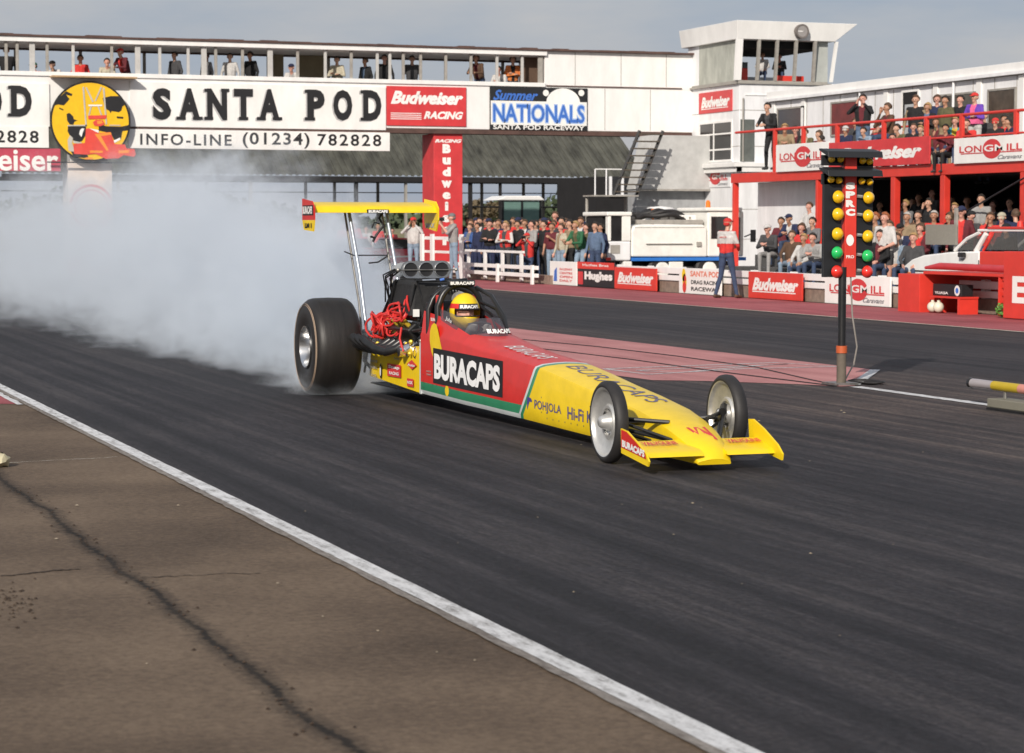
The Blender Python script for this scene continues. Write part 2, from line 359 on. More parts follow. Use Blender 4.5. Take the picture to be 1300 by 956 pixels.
# long crack in the shoulder, filled with dirt
pts=[];x=-19.0;
while x<-3.5:
    pts.append((x,2.05+.035*math.sin(x*1.3)+.03*math.sin(x*3.7+1)+R.uniform(-.015,.015))); x+=.07
pass
for (a,b,wd) in (((330,860,),(352,905),.03),):
    pass
def wander(p,q,n,amp):
    p=Vector(p).to_2d() if len(p)>2 else Vector(p); q=Vector(q).to_2d() if len(q)>2 else Vector(q); d=q-p; nn=Vector((-d.y,d.x)).normalized(); o=0; r=[]
    for i in range(n+1):
        o+=R.uniform(-amp,amp); o*=.8; r.append(p+d*i/n+nn*o)
    return r
ground_line('hairline_crack',wander(on_g(0,588),on_g(150,580),30,.02),.012,.0,G_LINE,.6)
ground_line('hairline_crack',wander(on_g(0,730),on_g(100,722),30,.02),.02,.0,G_DIRT,.8)
ground_line('hairline_crack',wander(on_g(180,733),on_g(330,727),30,.02),.01,.0,G_DIRT,.8)
# dirt patches by the crack
mb=M()
for i in range(200):
    if i<130: x=R.uniform(-15,-6.5); y=2.05+R.gauss(.0,.05)
    else: p=on_g(R.gauss(18,16),R.gauss(765,14)); x,y=p.x,p.y
    s=R.uniform(.004,.012); n=6; a0=R.random()*6
    c=Vector((x,y,0)); top=c+Vector((0,0,s*.6))
    ring=[c+Vector((math.cos(a0+k*math.pi/3)*s*R.uniform(.7,1.2),math.sin(a0+k*math.pi/3)*s*R.uniform(.7,1.2),0)) for k in range(n)]
    mb.add(ring+[top],[(k,(k+1)%n,n) for k in range(n)])
tag(mb.build('dirt_crumbs',G_DIRT),'dark crumbs of dirt scattered along the shoulder crack','dirt',kind='stuff')
mb=M()
for i in range(28):
    p=on_g(R.uniform(20,1280),R.uniform(520,860)); s=R.uniform(.006,.014)*(-p.x/14)
    n=6; ring=[p+Vector((math.cos(k*math.pi/3)*s*R.uniform(.6,1.2),math.sin(k*math.pi/3)*s*R.uniform(.6,1.2),.004)) for k in range(n)]
    mb.add(ring+[p+Vector((0,0,.004+s*.5))],[(k,(k+1)%n,n) for k in range(n)])
tag(mb.build('pebbles',mat('pale_grit',(.3,.25,.18),.9)),'pale grit specks scattered over the tarmac','grit',kind='stuff')
p=on_g(2,592); mb=M(); mb.ball(p+Vector((0,0,.045)),.075,10,(1.2,.8,.65))
for q in mb.v: q+=Vector((R.uniform(-.012,.012),R.uniform(-.012,.012),R.uniform(-.01,.01)))
tag(mb.build('stone',mat('pale_stone',(.5,.45,.3),.9,bump=.4),smooth=True),'small pale rounded stone lying beside the shoulder crack at the left picture edge','stone')
# ------------------------------------------------------------------ timing bridge over the strip
BX=-73.0
br=thing('timing_bridge','white enclosed spectator bridge spanning both lanes behind the dragster','bridge',(BX,16,0))
XB=-75.6
mb=M(); mb.box((BX,0,4.9),(BX-.12,33.5,6.36)); mb.build('parapet',WHITE,br,bevel=.01)
mb=M(); mb.box((BX+.06,0,6.363),(BX-.2,28.0,6.5)); mb.build('sill',WHITE,br,bevel=.01)
mb=M(); mb.box((BX-.003,0,4.82),(XB,33.5,4.897)); mb.box((BX+.02,0,4.74),(BX-.12,33.5,4.818)); mb.build('underside',BROWNT,br)
mb=M(); mb.box((BX-.12,0,4.9),(XB,33.5,5.45)); mb.build('floor',GREYP,br)
mb=M(); mb.box((XB,0,5.45),(XB+.08,33.5,6.42)); mb.build('rear_parapet',WALLW,br)
mb=M(); mb.box((BX+.1,0,7.42),(XB-.1,28.05,7.58)); mb.build('roof_fascia',WHITE,br,bevel=.01)
mb=M()
n=60
for i in range(n):
    y0=33.9*i/n; y1=33.9*(i+1)/n; h=R.uniform(-.015,.02)
    mb.box((BX+.16,y0,7.583),(XB-.16,y1-.002,7.65+h))
mb.build('roof',BROWNT,br)
mb=M(); mb.box((XB+.09,0,7.34),(XB+.14,28,7.418)); mb.build('header',BROWNT,br)
mb=M(); mb.box((BX-.13,0,7.405),(XB+.15,27.9,7.418)); mb.build('ceiling',WHITE,br)
mb=M(); mb.box((BX-.01,28.0,6.363),(XB+.02,33.5,7.58)); mb.build('solid_end_panel',WHITE,br,bevel=.01)
mb=M(); mb.box((BX-.0,28.05,6.39),(BX+.025,33.1,6.43)); mb.build('joint_strip',BROWNT,br)
for px_ in (8,22,41,60,93,142,175,203,239,259,274,308,343,378,413,446,479,495,512,534,566,598,631,663,686):
    y=on_x(px_,80,BX-.05).y; mb=M(); w_=.045 if px_ not in (41,175,259,343,686) else .085
    mb.box((BX-.02,y-w_,6.502),(BX-.1,y+w_,7.417)); mb.build('post',mat('grey_white_post',(.5,.49,.47),.7) if px_%2 else GREYP,br,bevel=.008)
for k in range(9):
    y=10.6+k*2.1; mb=M(); mb.box((XB+.01,y-.05,6.42),(XB+.07,y+.05,7.44)); mb.build('rear_post',GREYP,br)
for a,b in ((379,412),(344,360)):
    y0=on_x(a,80,XB+.2).y; y1=on_x(b,80,XB+.2).y
    mb=M(); mb.box((XB+.16,y0,6.42),(XB+.2,y1,7.4)); mb.build('tan_curtain',mat('tan_cloth',(.3,.25,.16),.9,bump=.3),br)
y0=on_x(688,80,BX-.3).y
mb=M(); mb.box((BX-.5,27.3,5.5),(BX-.55,27.99,7.4)); mb.build('dark_curtain',mat('brown_cloth',(.1,.06,.04),.9,bump=.3),br)
mb=M(); mb.box((BX+.05,on_x(63,98,BX).y,6.31),(BX+.55,on_x(170,98,BX).y,6.36)); mb.build('hatch_ledge',TIMB,br)
def board_x(name,label,pxs,X,m,th=.05,cat='sign',group=None,frame=None):
    x0,y0,x1,y1=pxs; a=on_x(x0,(y0+y1)/2,X).y; b=on_x(x1,(y0+y1)/2,X).y; t=on_x((x0+x1)/2,y0,X).z; bo=on_x((x0+x1)/2,y1,X).z
    o=thing(name,label,cat,(X,(a+b)/2,bo),group)
    mb=M(); mb.box((X,a,bo),(X-th,b,t)); mb.build('panel',m,o,bevel=.008)
    return o,(lambda u,v,e=.004:(X+e,on_x(u,v,X).y,on_x(u,v,X).z))
def tx(parent,s,F,x0,y0,x1,y1,m,bold=.02,shear=0,e=.004,spacing=1.0,name='lettering'):
    p=F(x0,y1,e); q=F(x1,y0,e)
    return letter(parent,s,lambda a,b:(p[0]+(q[0]-p[0])*a, p[1]+(q[1]-p[1])*a, p[2]+(q[2]-p[2])*b),m,bold,shear,spacing,name)
FX=lambda X:(lambda u,v,e=.004:(X+e,on_x(u,v,X).y,on_x(u,v,X).z))
# the venue name, individual raised letters
def slab(parent, ch, x0, x1, y0, y1, X, serifs):
    F=FX(X)
    for (m,dx,dy,e,nm) in ((GREYL,-1.7,1.2,.006,'letter_shadow'),(BLACKL,0,0,.012,'letter')):
        mb=M(); p=F(x0+dx,y1+dy,e); q=F(x1+dx,y0+dy,e)
        put_text(mb,ch,lambda a,b:(p[0],p[1]+(q[1]-p[1])*a,p[2]+(q[2]-p[2])*b),.055)
        for (sx0,sx1,top) in serifs:
            w=x1-x0; ya,yb=((y0,y0+4) if top else (y1-4,y1))
            a=F(x0+sx0*w+dx,yb+dy,e+.002); b=F(x0+sx1*w+dx,ya+dy,e+.002)
            mb.quad((a[0],a[1],a[2]),(a[0],b[1],a[2]),(a[0],b[1],b[2]),(a[0],a[1],b[2]))
        mb.build(nm,m,parent,recalc=False)
o,F=board_x('venue_name_sign','long white sign reading SANTA POD in black slab letters on the bridge','',0,0) if False else (None,None)
o,F=board_x('venue_name_sign','long white sign reading SANTA POD in black slab letters on the bridge',(165,107,490,163),BX+.05,WHITE2)
for ch,a,b,sr in (('S',194,217,()),('A',227,254,((-.12,.32,0),(.66,1.12,0))),('N',263,288,((-.15,.3,0),(-.15,.2,1),(.7,1.12,1))),('T',297,321,((.25,.75,0),)),
                  ('A',329,355,((-.12,.32,0),(.66,1.12,0))),('P',390,412,((-.15,.45,0),(-.15,.2,1))),('O',423,447,()),('D',461,484,((-.15,.3,0),(-.15,.3,1)))):
    t=(a-190)/300; slab(o,ch,a,b,112+3*t,152+1.5*t,BX+.05,sr)
o,F=board_x('venue_name_sign','white sign section ending in a black letter D at the left picture edge',(-60,105,63,160),BX+.05,WHITE2)
slab(o,'D',14,40,109,148,BX+.05,((-.15,.3,0),(-.15,.3,1))); slab(o,'O',-22,2,109,148,BX+.05,())
o,F=board_x('phone_number_board','white board reading INFO-LINE (01234) 782828 hung below the venue name',(163,166,495,190),BX+.08,WHITE2)
tx(o,'INFO-LINE',F,178,171,294,184,BLACKL,.02,spacing=1.25); tx(o,'(01234)',F,308,169,393,188,BLACKL,.02,spacing=1.15); tx(o,'782828',F,403,171,484,185,BLACKL,.02,spacing=1.25)
o,F=board_x('phone_number_board','white board showing the digits 2828 left of the round emblem',(-60,160,62,187),BX+.08,WHITE2)
tx(o,'2828',F,-5,166,49,181,BLACKL,.02,spacing=1.2)
o,F=board_x('sponsor_sign','dull red sign with large white letters below the 2828 board',(-60,188,77,217),BX+.02,PINKRED)
tx(o,'Budweiser',F,-92,189,74,216,WHITE2,.02)
o,F=board_x('sponsor_sign','red Budweiser RACING sign on the bridge beside the SANTA POD lettering',(491,110,592,160),BX+.05,REDS)
tx(o,'Budweiser',F,496,117,588,132,WHITE2,.05,.35); tx(o,'RACING',F,538,142,588,151,WHITE2,.05,.3)
mb=M()
for k in range(4):
    a=F(495+1,143+k*2.4,.004); b=F(535,144.6+k*2.4,.004); mb.quad((a[0],a[1],b[2]),(a[0],b[1],b[2]),(a[0],b[1],a[2]),(a[0],a[1],a[2]))
mb.build('speed_bars',WHITE2,o,recalc=False)
o,F=board_x('event_banner','black and white NATIONALS banner with blue letters, right of the red racing sign',(622,111,746,165),BX+.05,BLACKB)
def rx(o,F,x0,y0,x1,y1,m,e,name):
    a=F(x0,y1,e); b=F(x1,y0,e); mb=M(); mb.quad((a[0],a[1],a[2]),(a[0],b[1],a[2]),(a[0],b[1],b[2]),(a[0],a[1],b[2])); return mb.build(name,m,o,recalc=False)
rx(o,F,623,130,745,158,WHITE2,.004,'white_band')
mb=M(); c=F(715,131,.005); mb.disc(c,.62,0,24,.5,0,math.pi); mb.build('white_dome',WHITE2,o,recalc=False)
mb=M()
for u in (693,738):
    mb.disc(F(u,118+(u%3)*2,.005),.11,0,12)
mb.build('white_dots',WHITE2,o,recalc=False)
tx(o,'NATIONALS',F,625,132.5,743,156,LBLUE,.07,e=.007,name='lettering_edge'); tx(o,'NATIONALS',F,626,134,742,154.5,BLUEL,.02,e=.010)
tx(o,'Summer',F,626,115,683,127,BLUEL,.03,.4,e=.006)
tx(o,'SANTA POD RACEWAY',F,626,160,742,164,WHITE2,.02,e=.006)
# round emblem: a red dragster in front of a yellow sun
EX=BX+.35
o=thing('round_emblem_sign','round yellow emblem sign with a red dragster and dark clouds, rimmed in black','sign',(EX,on_x(115,154,EX).y,3.6))
c=on_x(115,154,EX); rr=(on_x(166,154,EX).y-on_x(64,154,EX).y)/2
mb=M(); mb.lathe([(-.08,0),(-.08,rr),(0,rr),(0,rr*.955)],c,0,64); mb.build('rim',BLACKL,o)
mb=M(); mb.disc(c+Vector((-.002,0,0)),rr*.957,0,64); mb.build('sun_disc',mat('emblem_yellow',(.85,.5,.01),.5),o,recalc=False)
def emb(parent,name,m,polys,e):
    mb=M()
    for P in polys: mb.add([Vector((EX+e,on_x(60+a/7.967,95+b/7.967,EX).y,on_x(60+a/7.967,95+b/7.967,EX).z)) for a,b in P],[tuple(range(len(P)))])
    return mb.build(name,m,parent,recalc=False)
EMR=mat('emblem_red',(.72,.07,.05),.5); EMO=mat('emblem_orange',(.85,.3,.04),.5); EMG=mat('emblem_grey',(.5,.48,.42),.6)
emb(o,'dark_cloud_shapes',BLACKL,[[(70,310),(110,240),(190,165),(255,195),(245,215),(190,200),(225,245),(205,270),(165,310),(110,300)],[(125,330),(165,350),(160,362),(118,342)],
  [(195,395),(225,385),(262,420),(268,450),(305,460),(275,475),(262,505),(225,500),(200,460)],
  [(560,235),(640,215),(720,215),(765,260),(790,300),(760,320),(750,360),(722,380),(690,372),(650,368),(640,390),(628,365),(600,350),(575,300)],
  [(520,500),(600,520),(740,525),(815,510),(842,480),(835,560),(760,570),(745,650),(700,660),(640,590),(520,565)],[(700,420),(770,425),(765,445),(705,440)]],.004)
emb(o,'dragster_wheels',BLACKL,[[(210,515),(390,515),(395,600),(350,670),(300,690),(245,650),(205,570)],[(640,585),(745,570),(740,650),(690,685)],[(285,720),(240,780),(270,830),(420,845),(400,800)]],.008)
emb(o,'dragster_frame',EMG,[[(355,125),(372,120),(400,520),(385,520)],[(385,130),(400,125),(470,270),(455,280)],[(540,120),(555,125),(490,270),(478,262)],[(560,130),(578,135),(605,500),(590,505)],
  [(410,420),(425,420),(455,300),(440,300)],[(500,300),(515,300),(560,420),(545,420)],[(205,508),(400,505),(400,518),(205,520)],[(630,505),(740,507),(740,517),(630,516)],[(230,610),(260,640),(250,690),(280,780),(215,770),(205,660)],[(262,665),(350,685),(345,700),(262,690)]],.012)
emb(o,'dragster_struts',WHITE2,[[(415,302),(555,302),(555,318),(415,318)],[(415,540),(520,560),(520,585),(440,580),(412,555)],[(330,560),(350,540),(375,545),(360,580),(345,630),(322,600)],[(670,665),(735,635),(740,655),(680,690)]],.016)
emb(o,'dragster_body',EMR,[[(390,545),(420,540),(520,590),(640,578),(680,700),(785,705),(800,745),(880,750),(895,800),(880,830),(770,812),(720,845),(590,850),(490,800),(400,808),(270,800),(262,700),(380,690)],[(412,412),(600,408),(595,445),(415,448)],[(460,480),(490,455),(560,460),(580,500),(540,520),(475,515)]],.020)
emb(o,'dragster_highlights',EMO,[[(430,765),(560,768),(560,790),(430,790)],[(720,765),(830,762),(825,790),(720,795)],[(480,600),(640,580),(650,605),(540,620),(620,760),(600,770)],[(500,470),(550,465),(560,490),(510,500)],[(385,835),(455,835),(455,855),(385,855)]],.024)
mb=M(); a=on_x(60,205,EX-.1); b=on_x(178,205,EX-.1); mb.box((EX-.1,a.y,a.z-.04),(EX-.16,b.y,a.z)); mb.build('lower_bar',BLKM,o)
# columns carrying the bridge
o=thing('support_column','red square column with white stacked Budweiser letters holding up the bridge','column',(BX-.7,24.55,0))
mb=M(); mb.box((BX-.1,24.05,0),(BX-1.35,25.07,4.74)); mb.build('shaft',REDS,o,bevel=.015)
mb=M(); mb.box((BX-.0,23.95,0),(BX-1.45,25.17,.25)); mb.build('base',REDS,o,bevel=.015)
F=FX(BX-.1)
for i,ch in enumerate('Budweiser'):
    yy=183+i*14.6; w_={'i':2.2,'w':6.5}.get(ch,5.2); tx(o,ch,F,567-w_,yy if ch in 'Bdi' else yy+2.5,567+w_,yy+11.5,WHITE2,.07,e=.005)
tx(o,'RACING',F,551+1,177,586,181,WHITE2,.05,.3,e=.005)
o=thing('support_column','wide pale column with a faded red ring, half hidden in tyre smoke','column',(BX-.7,12.4,0))
mb=M(); mb.box((BX-.1,11.85,0),(BX-1.2,13.25,3.7)); mb.build('shaft',mat('cream_paint',(.72,.62,.55),.6),o,bevel=.015)
mb=M(); mb.box((BX-.3,11.95,3.7),(BX-1.0,13.15,4.74)); mb.build('neck',CONC,o)
mb=M(); c=on_x(116,262,BX-.1)
for k in range(48):
    for r0,r1 in ((.62,.70),(.5,.54)):
        a=2*math.pi*k/48; b=2*math.pi*(k+1)/48
        if abs(math.cos(a)*r1)>.68: continue
        mb.quad(*[(BX-.095,c.y+r_*math.cos(t),c.z+r_*math.sin(t)) for r_,t in ((r0,a),(r1,a),(r1,b),(r0,b))])
mb.build('ring_mark',REDS,o,recalc=False)
mb=M(); mb.box((BX-.05,11.8,.1),(BX-.0,13.3,.75)); mb.build('lower_panel',REDS,o)
# ------------------------------------------------------------------ control tower
TX=-69.24; TY=33.5
tw=thing('control_tower','white control tower with glazed upper cabin at the right end of the bridge','tower',(-72,35.5,0))
mb=M(); mb.box((TX,TY,0),(-73.4,37.0,6.44)); mb.build('wall',WALLW,tw,bevel=.01)
mb=M(); mb.box((TX-.1,TY+.02,6.445),(TX-4.1,TY+.06,6.6)); mb.box((TX-4.1,35.5,6.5),(TX-4.16,36.9,6.9)); mb.build('cabin_back',WALLW,tw)
mb=M(); mb.box((TX-.02,TY-.02,6.443),(TX-4.16,36.8,6.5)); mb.build('cabin_floor',GREYP,tw)
mb=M(); mb.box((TX-.25,TY-.004,6.5),(TX-3.2,TY+.05,7.84)); mb.build('side_board',DIRTY,tw)
mb=M(); mb.box((TX-3.203,TY-.002,6.5),(TX-4.1,TY+.05,7.84)); mb.build('side_infill',WALLW,tw)
# overhanging roof band: bigger at the top
mb=M(); a=[(TX+.15,TY-.15),(TX+.15,36.98),(-73.6,36.98),(-73.6,TY-.15)]; b=[(TX+.3,TY-.25),(TX+.3,37.75),(-73.6,37.75),(-73.6,TY-.25)]
mb.add([(x,y,7.85) for x,y in a]+[(x,y,8.45) for x,y in b],[(3,2,1,0),(4,5,6,7)]+[(i,(i+1)%4,4+(i+1)%4,4+i) for i in range(4)])
mb.build('roof',WHITE,tw,bevel=.012)
mb=M(); mb.box((TX-.3,TY,7.6),(TX-4.1,36.8,7.845)); mb.build('cabin_ceiling',DARKI,tw)
mb=M(); mb.box((TX-4.1,TY+.1,6.5),(TX-4.15,35.4,7.6)); mb.build('dark_partition',DARKI,tw)
for i,px_ in enumerate((937,962,985,1009,1033,1056)):
    y=on_x(px_,75,TX).y; mb=M(); w_=.05 if px_!=937 else .12
    sl=.12 if px_==1056 else 0
    mb.add([(TX,y-w_,6.5),(TX,y+w_,6.5),(TX-.1,y+w_,6.5),(TX-.1,y-w_,6.5),(TX+.15,y-w_+sl,7.85),(TX+.15,y+w_+sl,7.85),(TX+.05,y+w_+sl,7.85),(TX+.05,y-w_+sl,7.85)],
       [(3,2,1,0),(4,5,6,7),(0,1,5,4),(1,2,6,5),(2,3,7,6),(3,0,4,7)]); mb.build('mullion',WHITE if px_ in (937,1056) else GREYP,tw)
mb=M(); y0=on_x(1034,75,TX).y; mb.box((TX-.12,y0,6.5),(TX-.14,36.85,7.84)); mb.build('blind',mat('grey_blind',(.4,.42,.4),.8),tw)
mb=M(); mb.box((TX+.05,TY-.1,6.38),(TX-4.15,TY-.002,6.442)); mb.box((TX+.003,TY-.1,6.38),(TX+.08,36.9,6.443)); mb.build('ledge',GREYP,tw)
mb=M(); mb.box((TX-1.0,TY+.3,6.5),(TX-1.5,TY+.8,6.98)); mb.build('red_chair_back',RED,tw,bevel=.03)
mb=M(); mb.box((TX-.6,35.2,6.5),(TX-.9,36.2,6.72)); mb.build('desk',RED,tw)
mb=M(); mb.box((TX-3.9,TY+1.5,6.9),(TX-3.95,TY+2.2,7.4)); mb.build('monitor',mat('pale_screen',(.3,.33,.36),.4),tw)
# middle storey window, panels
def win_y(parent,pxs,Y,m,fr=.05,bars=(),name='window',frm=GREYP):
    x0,y0,x1,y1=pxs; a=on_y(x0,(y0+y1)/2,Y).x; b=on_y(x1,(y0+y1)/2,Y).x; t=on_y((x0+x1)/2,y0,Y).z; bo=on_y((x0+x1)/2,y1,Y).z
    mb=M(); e=.03
    mb.box((a,Y-e,bo),(a+fr,Y+.02,t)); mb.box((b-fr,Y-e,bo),(b,Y+.02,t)); mb.box((a+fr,Y-e,bo),(b-fr,Y+.02,bo+fr)); mb.box((a+fr,Y-e,t-fr),(b-fr,Y+.02,t))
    for k,v in bars:
        if k=='v': x=a+(b-a)*v; mb.box((x-fr*.4,Y-e,bo+fr),(x+fr*.4,Y+.02,t-fr))
        else: z=bo+(t-bo)*v; mb.box((a+fr,Y-e-.003,z-fr*.4),(b-fr,Y+.015,z+fr*.4))
    f=mb.build(name,frm,parent)
    mb=M(); mb.quad((a+fr*.5,Y-.008,bo+fr*.5),(b-fr*.5,Y-.008,bo+fr*.5),(b-fr*.5,Y-.008,t-fr*.5),(a+fr*.5,Y-.008,t-fr*.5)); mb.build('pane',m,f,recalc=False)
    return f
win_y(tw,(888,154,930,206),TY,DARKW,.07,(('v',.45),('h',.3),('h',.68)),frm=WHITE)
a=on_x(937,180,TX).y; b=on_x(957,180,TX).y
mb=M(); mb.box((TX+.002,a+.08,3.8),(TX+.03,34.05,5.2)); mb.build('grey_panel',mat('dark_grey_panel',(.12,.13,.12),.6,var=.3),tw)
mb=M(); mb.box((TX+.002,TY+.2,6.0),(TX+.03,36.5,6.03)); mb.build('pipe_run',WHITE,tw)
mb=M(); mb.box((TX+.25,TY-.22,3.45),(TX-3.6,TY-.002,3.62)); mb.box((TX+.002,TY-.22,3.45),(TX+.25,34.5,3.62)); mb.box((TX+.3,TY-.3,3.62),(TX-3.6,TY-.005,3.76)); mb.box((TX+.003,TY-.3,3.62),(TX+.3,34.5,3.76)); mb.build('balcony_edge',WHITE,tw,bevel=.01)
# clock drum on the roof band
mb=M(); c=on_x(1017,40,TX+.3); mb.lathe([(-.05,0),(-.05,.24),(.12,.24),(.12,.19),(.1,.19),(.1,0)],c,0,28); ck=mb.build('clock',mat('grey_brown_metal',(.16,.14,.13),.6),tw)
mb=M(); mb.disc(c+Vector((.105,0,0)),.185,0,24); mb.build('dial',mat('grey_dial',(.3,.28,.27),.6),ck,recalc=False)
mb=M(); mb.box((c.x+.108,c.y-.16,c.z-.012),(c.x+.112,c.y+.02,c.z+.012)); mb.build('hand',WHITE2,ck)
# wing wall joined below the bridge
wl=thing('tower_side_wall','grey white rendered wall under the right end of the bridge','wall',(-71.5,31.2,0))
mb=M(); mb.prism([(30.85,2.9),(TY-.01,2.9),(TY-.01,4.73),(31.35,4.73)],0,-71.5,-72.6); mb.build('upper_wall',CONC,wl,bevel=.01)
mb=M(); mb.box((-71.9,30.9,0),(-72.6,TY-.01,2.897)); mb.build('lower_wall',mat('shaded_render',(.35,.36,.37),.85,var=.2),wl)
mb=M(); mb.box((-71.45,30.8,2.84),(-71.6,TY-.02,2.9)); mb.build('edge_strip',GREYP,wl)
# tank
tk=thing('storage_tank','round topped white tank standing behind the sweeper truck','tank',(-68,31.2,0))
c=Vector((-68.2,on_x(838,255,-68.2).y,0)); mb=M(); mb.lathe([(.1,.0),(.1,.62),(1.9,.62),(2.1,.57),(2.25,.4),(2.3,.0)],c,2,28); mb.build('shell',WHITE,tk,smooth=True)
mb=M(); mb.lathe([(1.88,.625),(1.94,.64),(1.97,.625)],c,2,28); mb.build('hoop',STEEL,tk)
for a in (0,1.57,3.14,4.71):
    mb=M(); mb.tube([c+Vector((.5*math.cos(a),.5*math.sin(a),0)),c+Vector((.5*math.cos(a),.5*math.sin(a),.15))],.05); mb.build('leg',STEEL,tk)
# signs on the tower
def board_y(name,label,pxs,Y,m,cat='sign',group=None,th=.04,lean=0):
    x0,y0,x1,y1=pxs; a=on_y(x0,(y0+y1)/2,Y).x; b=on_y(x1,(y0+y1)/2,Y).x
    t=on_y((x0+x1)/2,y0,Y).z; bo=max(on_y((x0+x1)/2,y1,Y).z,.01)
    o=thing(name,label,cat,((a+b)/2,Y,bo),group)
    mb=M(); mb.box((a,Y,bo),(b,Y+th,t)); mb.build('panel',m,o,bevel=.008)
    def U(u,v,e=.004): return (a+(b-a)*u,Y-e,bo+(t-bo)*v)
    return o,U,(b-a)/(t-bo)
def ty(parent,s,U,u0,v0,u1,v1,m,bold=.02,shear=0,e=.004,spacing=1.0,name='lettering',skew=0):
    p=U(u0,v0,e); q=U(u1,v1,e)
    return letter(parent,s,lambda a,b:(p[0]+(q[0]-p[0])*a,p[1],p[2]+(q[2]-p[2])*b+skew*a),m,bold,shear,spacing,name)
def ry(parent,U,u0,v0,u1,v1,m,e,name):
    p=U(u0,v0,e); q=U(u1,v1,e); mb=M(); mb.quad((p[0],p[1],p[2]),(q[0],p[1],p[2]),(q[0],p[1],q[2]),(p[0],p[1],q[2])); return mb.build(name,m,parent,recalc=False)
def bud(o,U,u0=.08,v0=.3,u1=.94,v1=.78):
    ty(o,'Budweiser',U,u0,v0,u1,v1,WHITE2,.05,.35)
    ry(o,U,u0,v0-.06,u1-.05,v0-.02,WHITE2,.004,'underline')
def longm(o,U,asp,word='LONGMILL'):
    mb=M(); c=U(.5,.52,.004); p=U(.5,.9,.004); r=(p[2]-c[2])
    mb.disc(c+Vector((.06,0,0)) if hasattr(c,'x') else (c[0]+.07,c[1],c[2]),r*1.75,1,32,r); mb.build('red_disc',REDS,o,recalc=False)
    ry(o,U,.1,.36,.92,.4,REDS,.007,'rule')
    ty(o,word[:3],U,.08,.42,.385,.68,REDS,.02,e=.008); ty(o,word[5:],U,.72,.42,.92,.68,REDS,.02,e=.008)
    ty(o,word[3:5],U,.42,.42,.69,.68,WHITE2,.02,e=.009)
    ty(o,'Caravans',U,.6,.1,.92,.27,mat('grey_script',(.2,.2,.22),.5),.02,.5)
o,U,asp=board_y('sponsor_sign','small red Budweiser sign on the tower side above the window',(887,116,929,143),TY-.03,REDS); bud(o,U,.08,.25)
o,U,asp=board_y('sponsor_sign','grey white Longmill sign with a red disc below the tower balcony',(888,214,927,238),TY-.03,WALLW); longm(o,U,asp)
# stairs
st=thing('metal_staircase','steep rusty metal staircase under the right end of the bridge','staircase',(-71,30.4,0))
Sx=-70.6
A=on_x(826,166,Sx); B=on_x(800,248,Sx)
for off in (0,.85):
    mb=M(); mb.tube([A+Vector((0,off-.4,0)),B+Vector((0,off-.6,0))],.06,4); mb.build('stringer',BLKM,st)
for k in range(9):
    t=(k+.5)/9; p=A.lerp(B,t); mb=M(); mb.box((Sx-.15,p.y-.42-.2*t,p.z-.02),(Sx+.15,p.y+.42-.2*t,p.z+.02)); mb.build('tread',mat('dark_worn_tread',(.1,.08,.06),.8,var=.4),st)
mb=M(); mb.box((Sx-.5,B.y-1.5,B.z-.05),(Sx+.5,B.y+.1,B.z)); mb.build('landing',GREYP,st)
for dy in (-1.4,.0):
    mb=M(); mb.tube([(Sx-.4,B.y+dy,0),(Sx-.4,B.y+dy,B.z-.07)],.05,6); mb.build('support_post',GREYP,st)
for dy in (-1.45,-1.05):
    mb=M(); mb.tube([(Sx+.45,B.y+dy,B.z),(Sx+.45,B.y+dy,B.z+.85)],.025,6); mb.build('railing_post',WALLW,st)
mb=M(); mb.tube([(Sx+.45,B.y-1.45,B.z+.85),(Sx+.45,B.y-.5,B.z+.85)],.022,6); mb.build('railing',WHITE,st)
# ------------------------------------------------------------------ terrace building on the right
hb=thing('terrace_building','two storey white hospitality building with red beam and open lower stand','building',(-50,31,0))
HW=31.5; HY0=28.0
mb=M(); mb.box((-63,HW,3.1),(-36,37,5.45)); mb.build('upper_wall',WALLW,hb)
mb=M(); mb.box((-63.1,HW-.06,5.48),(-35.9,37.1,5.72)); mb.build('roof',WHITE,hb,bevel=.012)
mb=M(); mb.box((-63,HW-.02,5.4),(-36,HW-.003,5.44)); mb.build('shadow_gap',GREYP,hb)
for px_ in (982,1020,1125,1188,1243,1297):
    x=on_y(px_,140,HW-.02).x; mb=M(); mb.box((x-.12,HW-.05,3.1),(x+.12,HW-.003,5.4)); mb.build('pilaster',WHITE,hb,bevel=.008)
mb=M(); mb.box((-58.4,HY0,2.86),(-36,HY0+.18,3.12)); mb.build('beam',RED,hb,bevel=.01)
mb=M(); mb.box((-58.4,HY0+.19,2.9),(-36,HW,3.09)); mb.build('terrace_floor',GREYP,hb)
mb=M(); mb.box((-58.4,HY0+.05,2.56),(-36,HY0+.13,2.62)); 
for i,px_ in enumerate((934,1040,1137,1200,1262)):
    p=on_y(px_,228,HY0+.09); w_=.1 if i>1 else .055
    if px_==1262: p.x=-43.6
    mb=M(); mb.box((p.x-w_,HY0+.01,0),(p.x+w_,HY0+.17,2.857)); mb.build('column',RED,hb,bevel=.01)
mb=M(); mb.box((-58.3,28.8,0),(-52.6,28.88,2.88)); mb.box((-58.3,28.885,.0),(-58.2,31.4,2.88)); mb.build('lower_white_wall',WALLW,hb)
for y,z in ((25.6,.3),(26.5,.6),(27.4,.9)):
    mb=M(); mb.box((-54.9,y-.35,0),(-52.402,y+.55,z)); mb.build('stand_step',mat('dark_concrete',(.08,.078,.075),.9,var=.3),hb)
mb=M(); mb.box((-54.9,28.0,0),(-52.402,28.78,1.1)); mb.build('stand_step',mat('dark_concrete',(.08,.078,.075),.9,var=.3),hb)
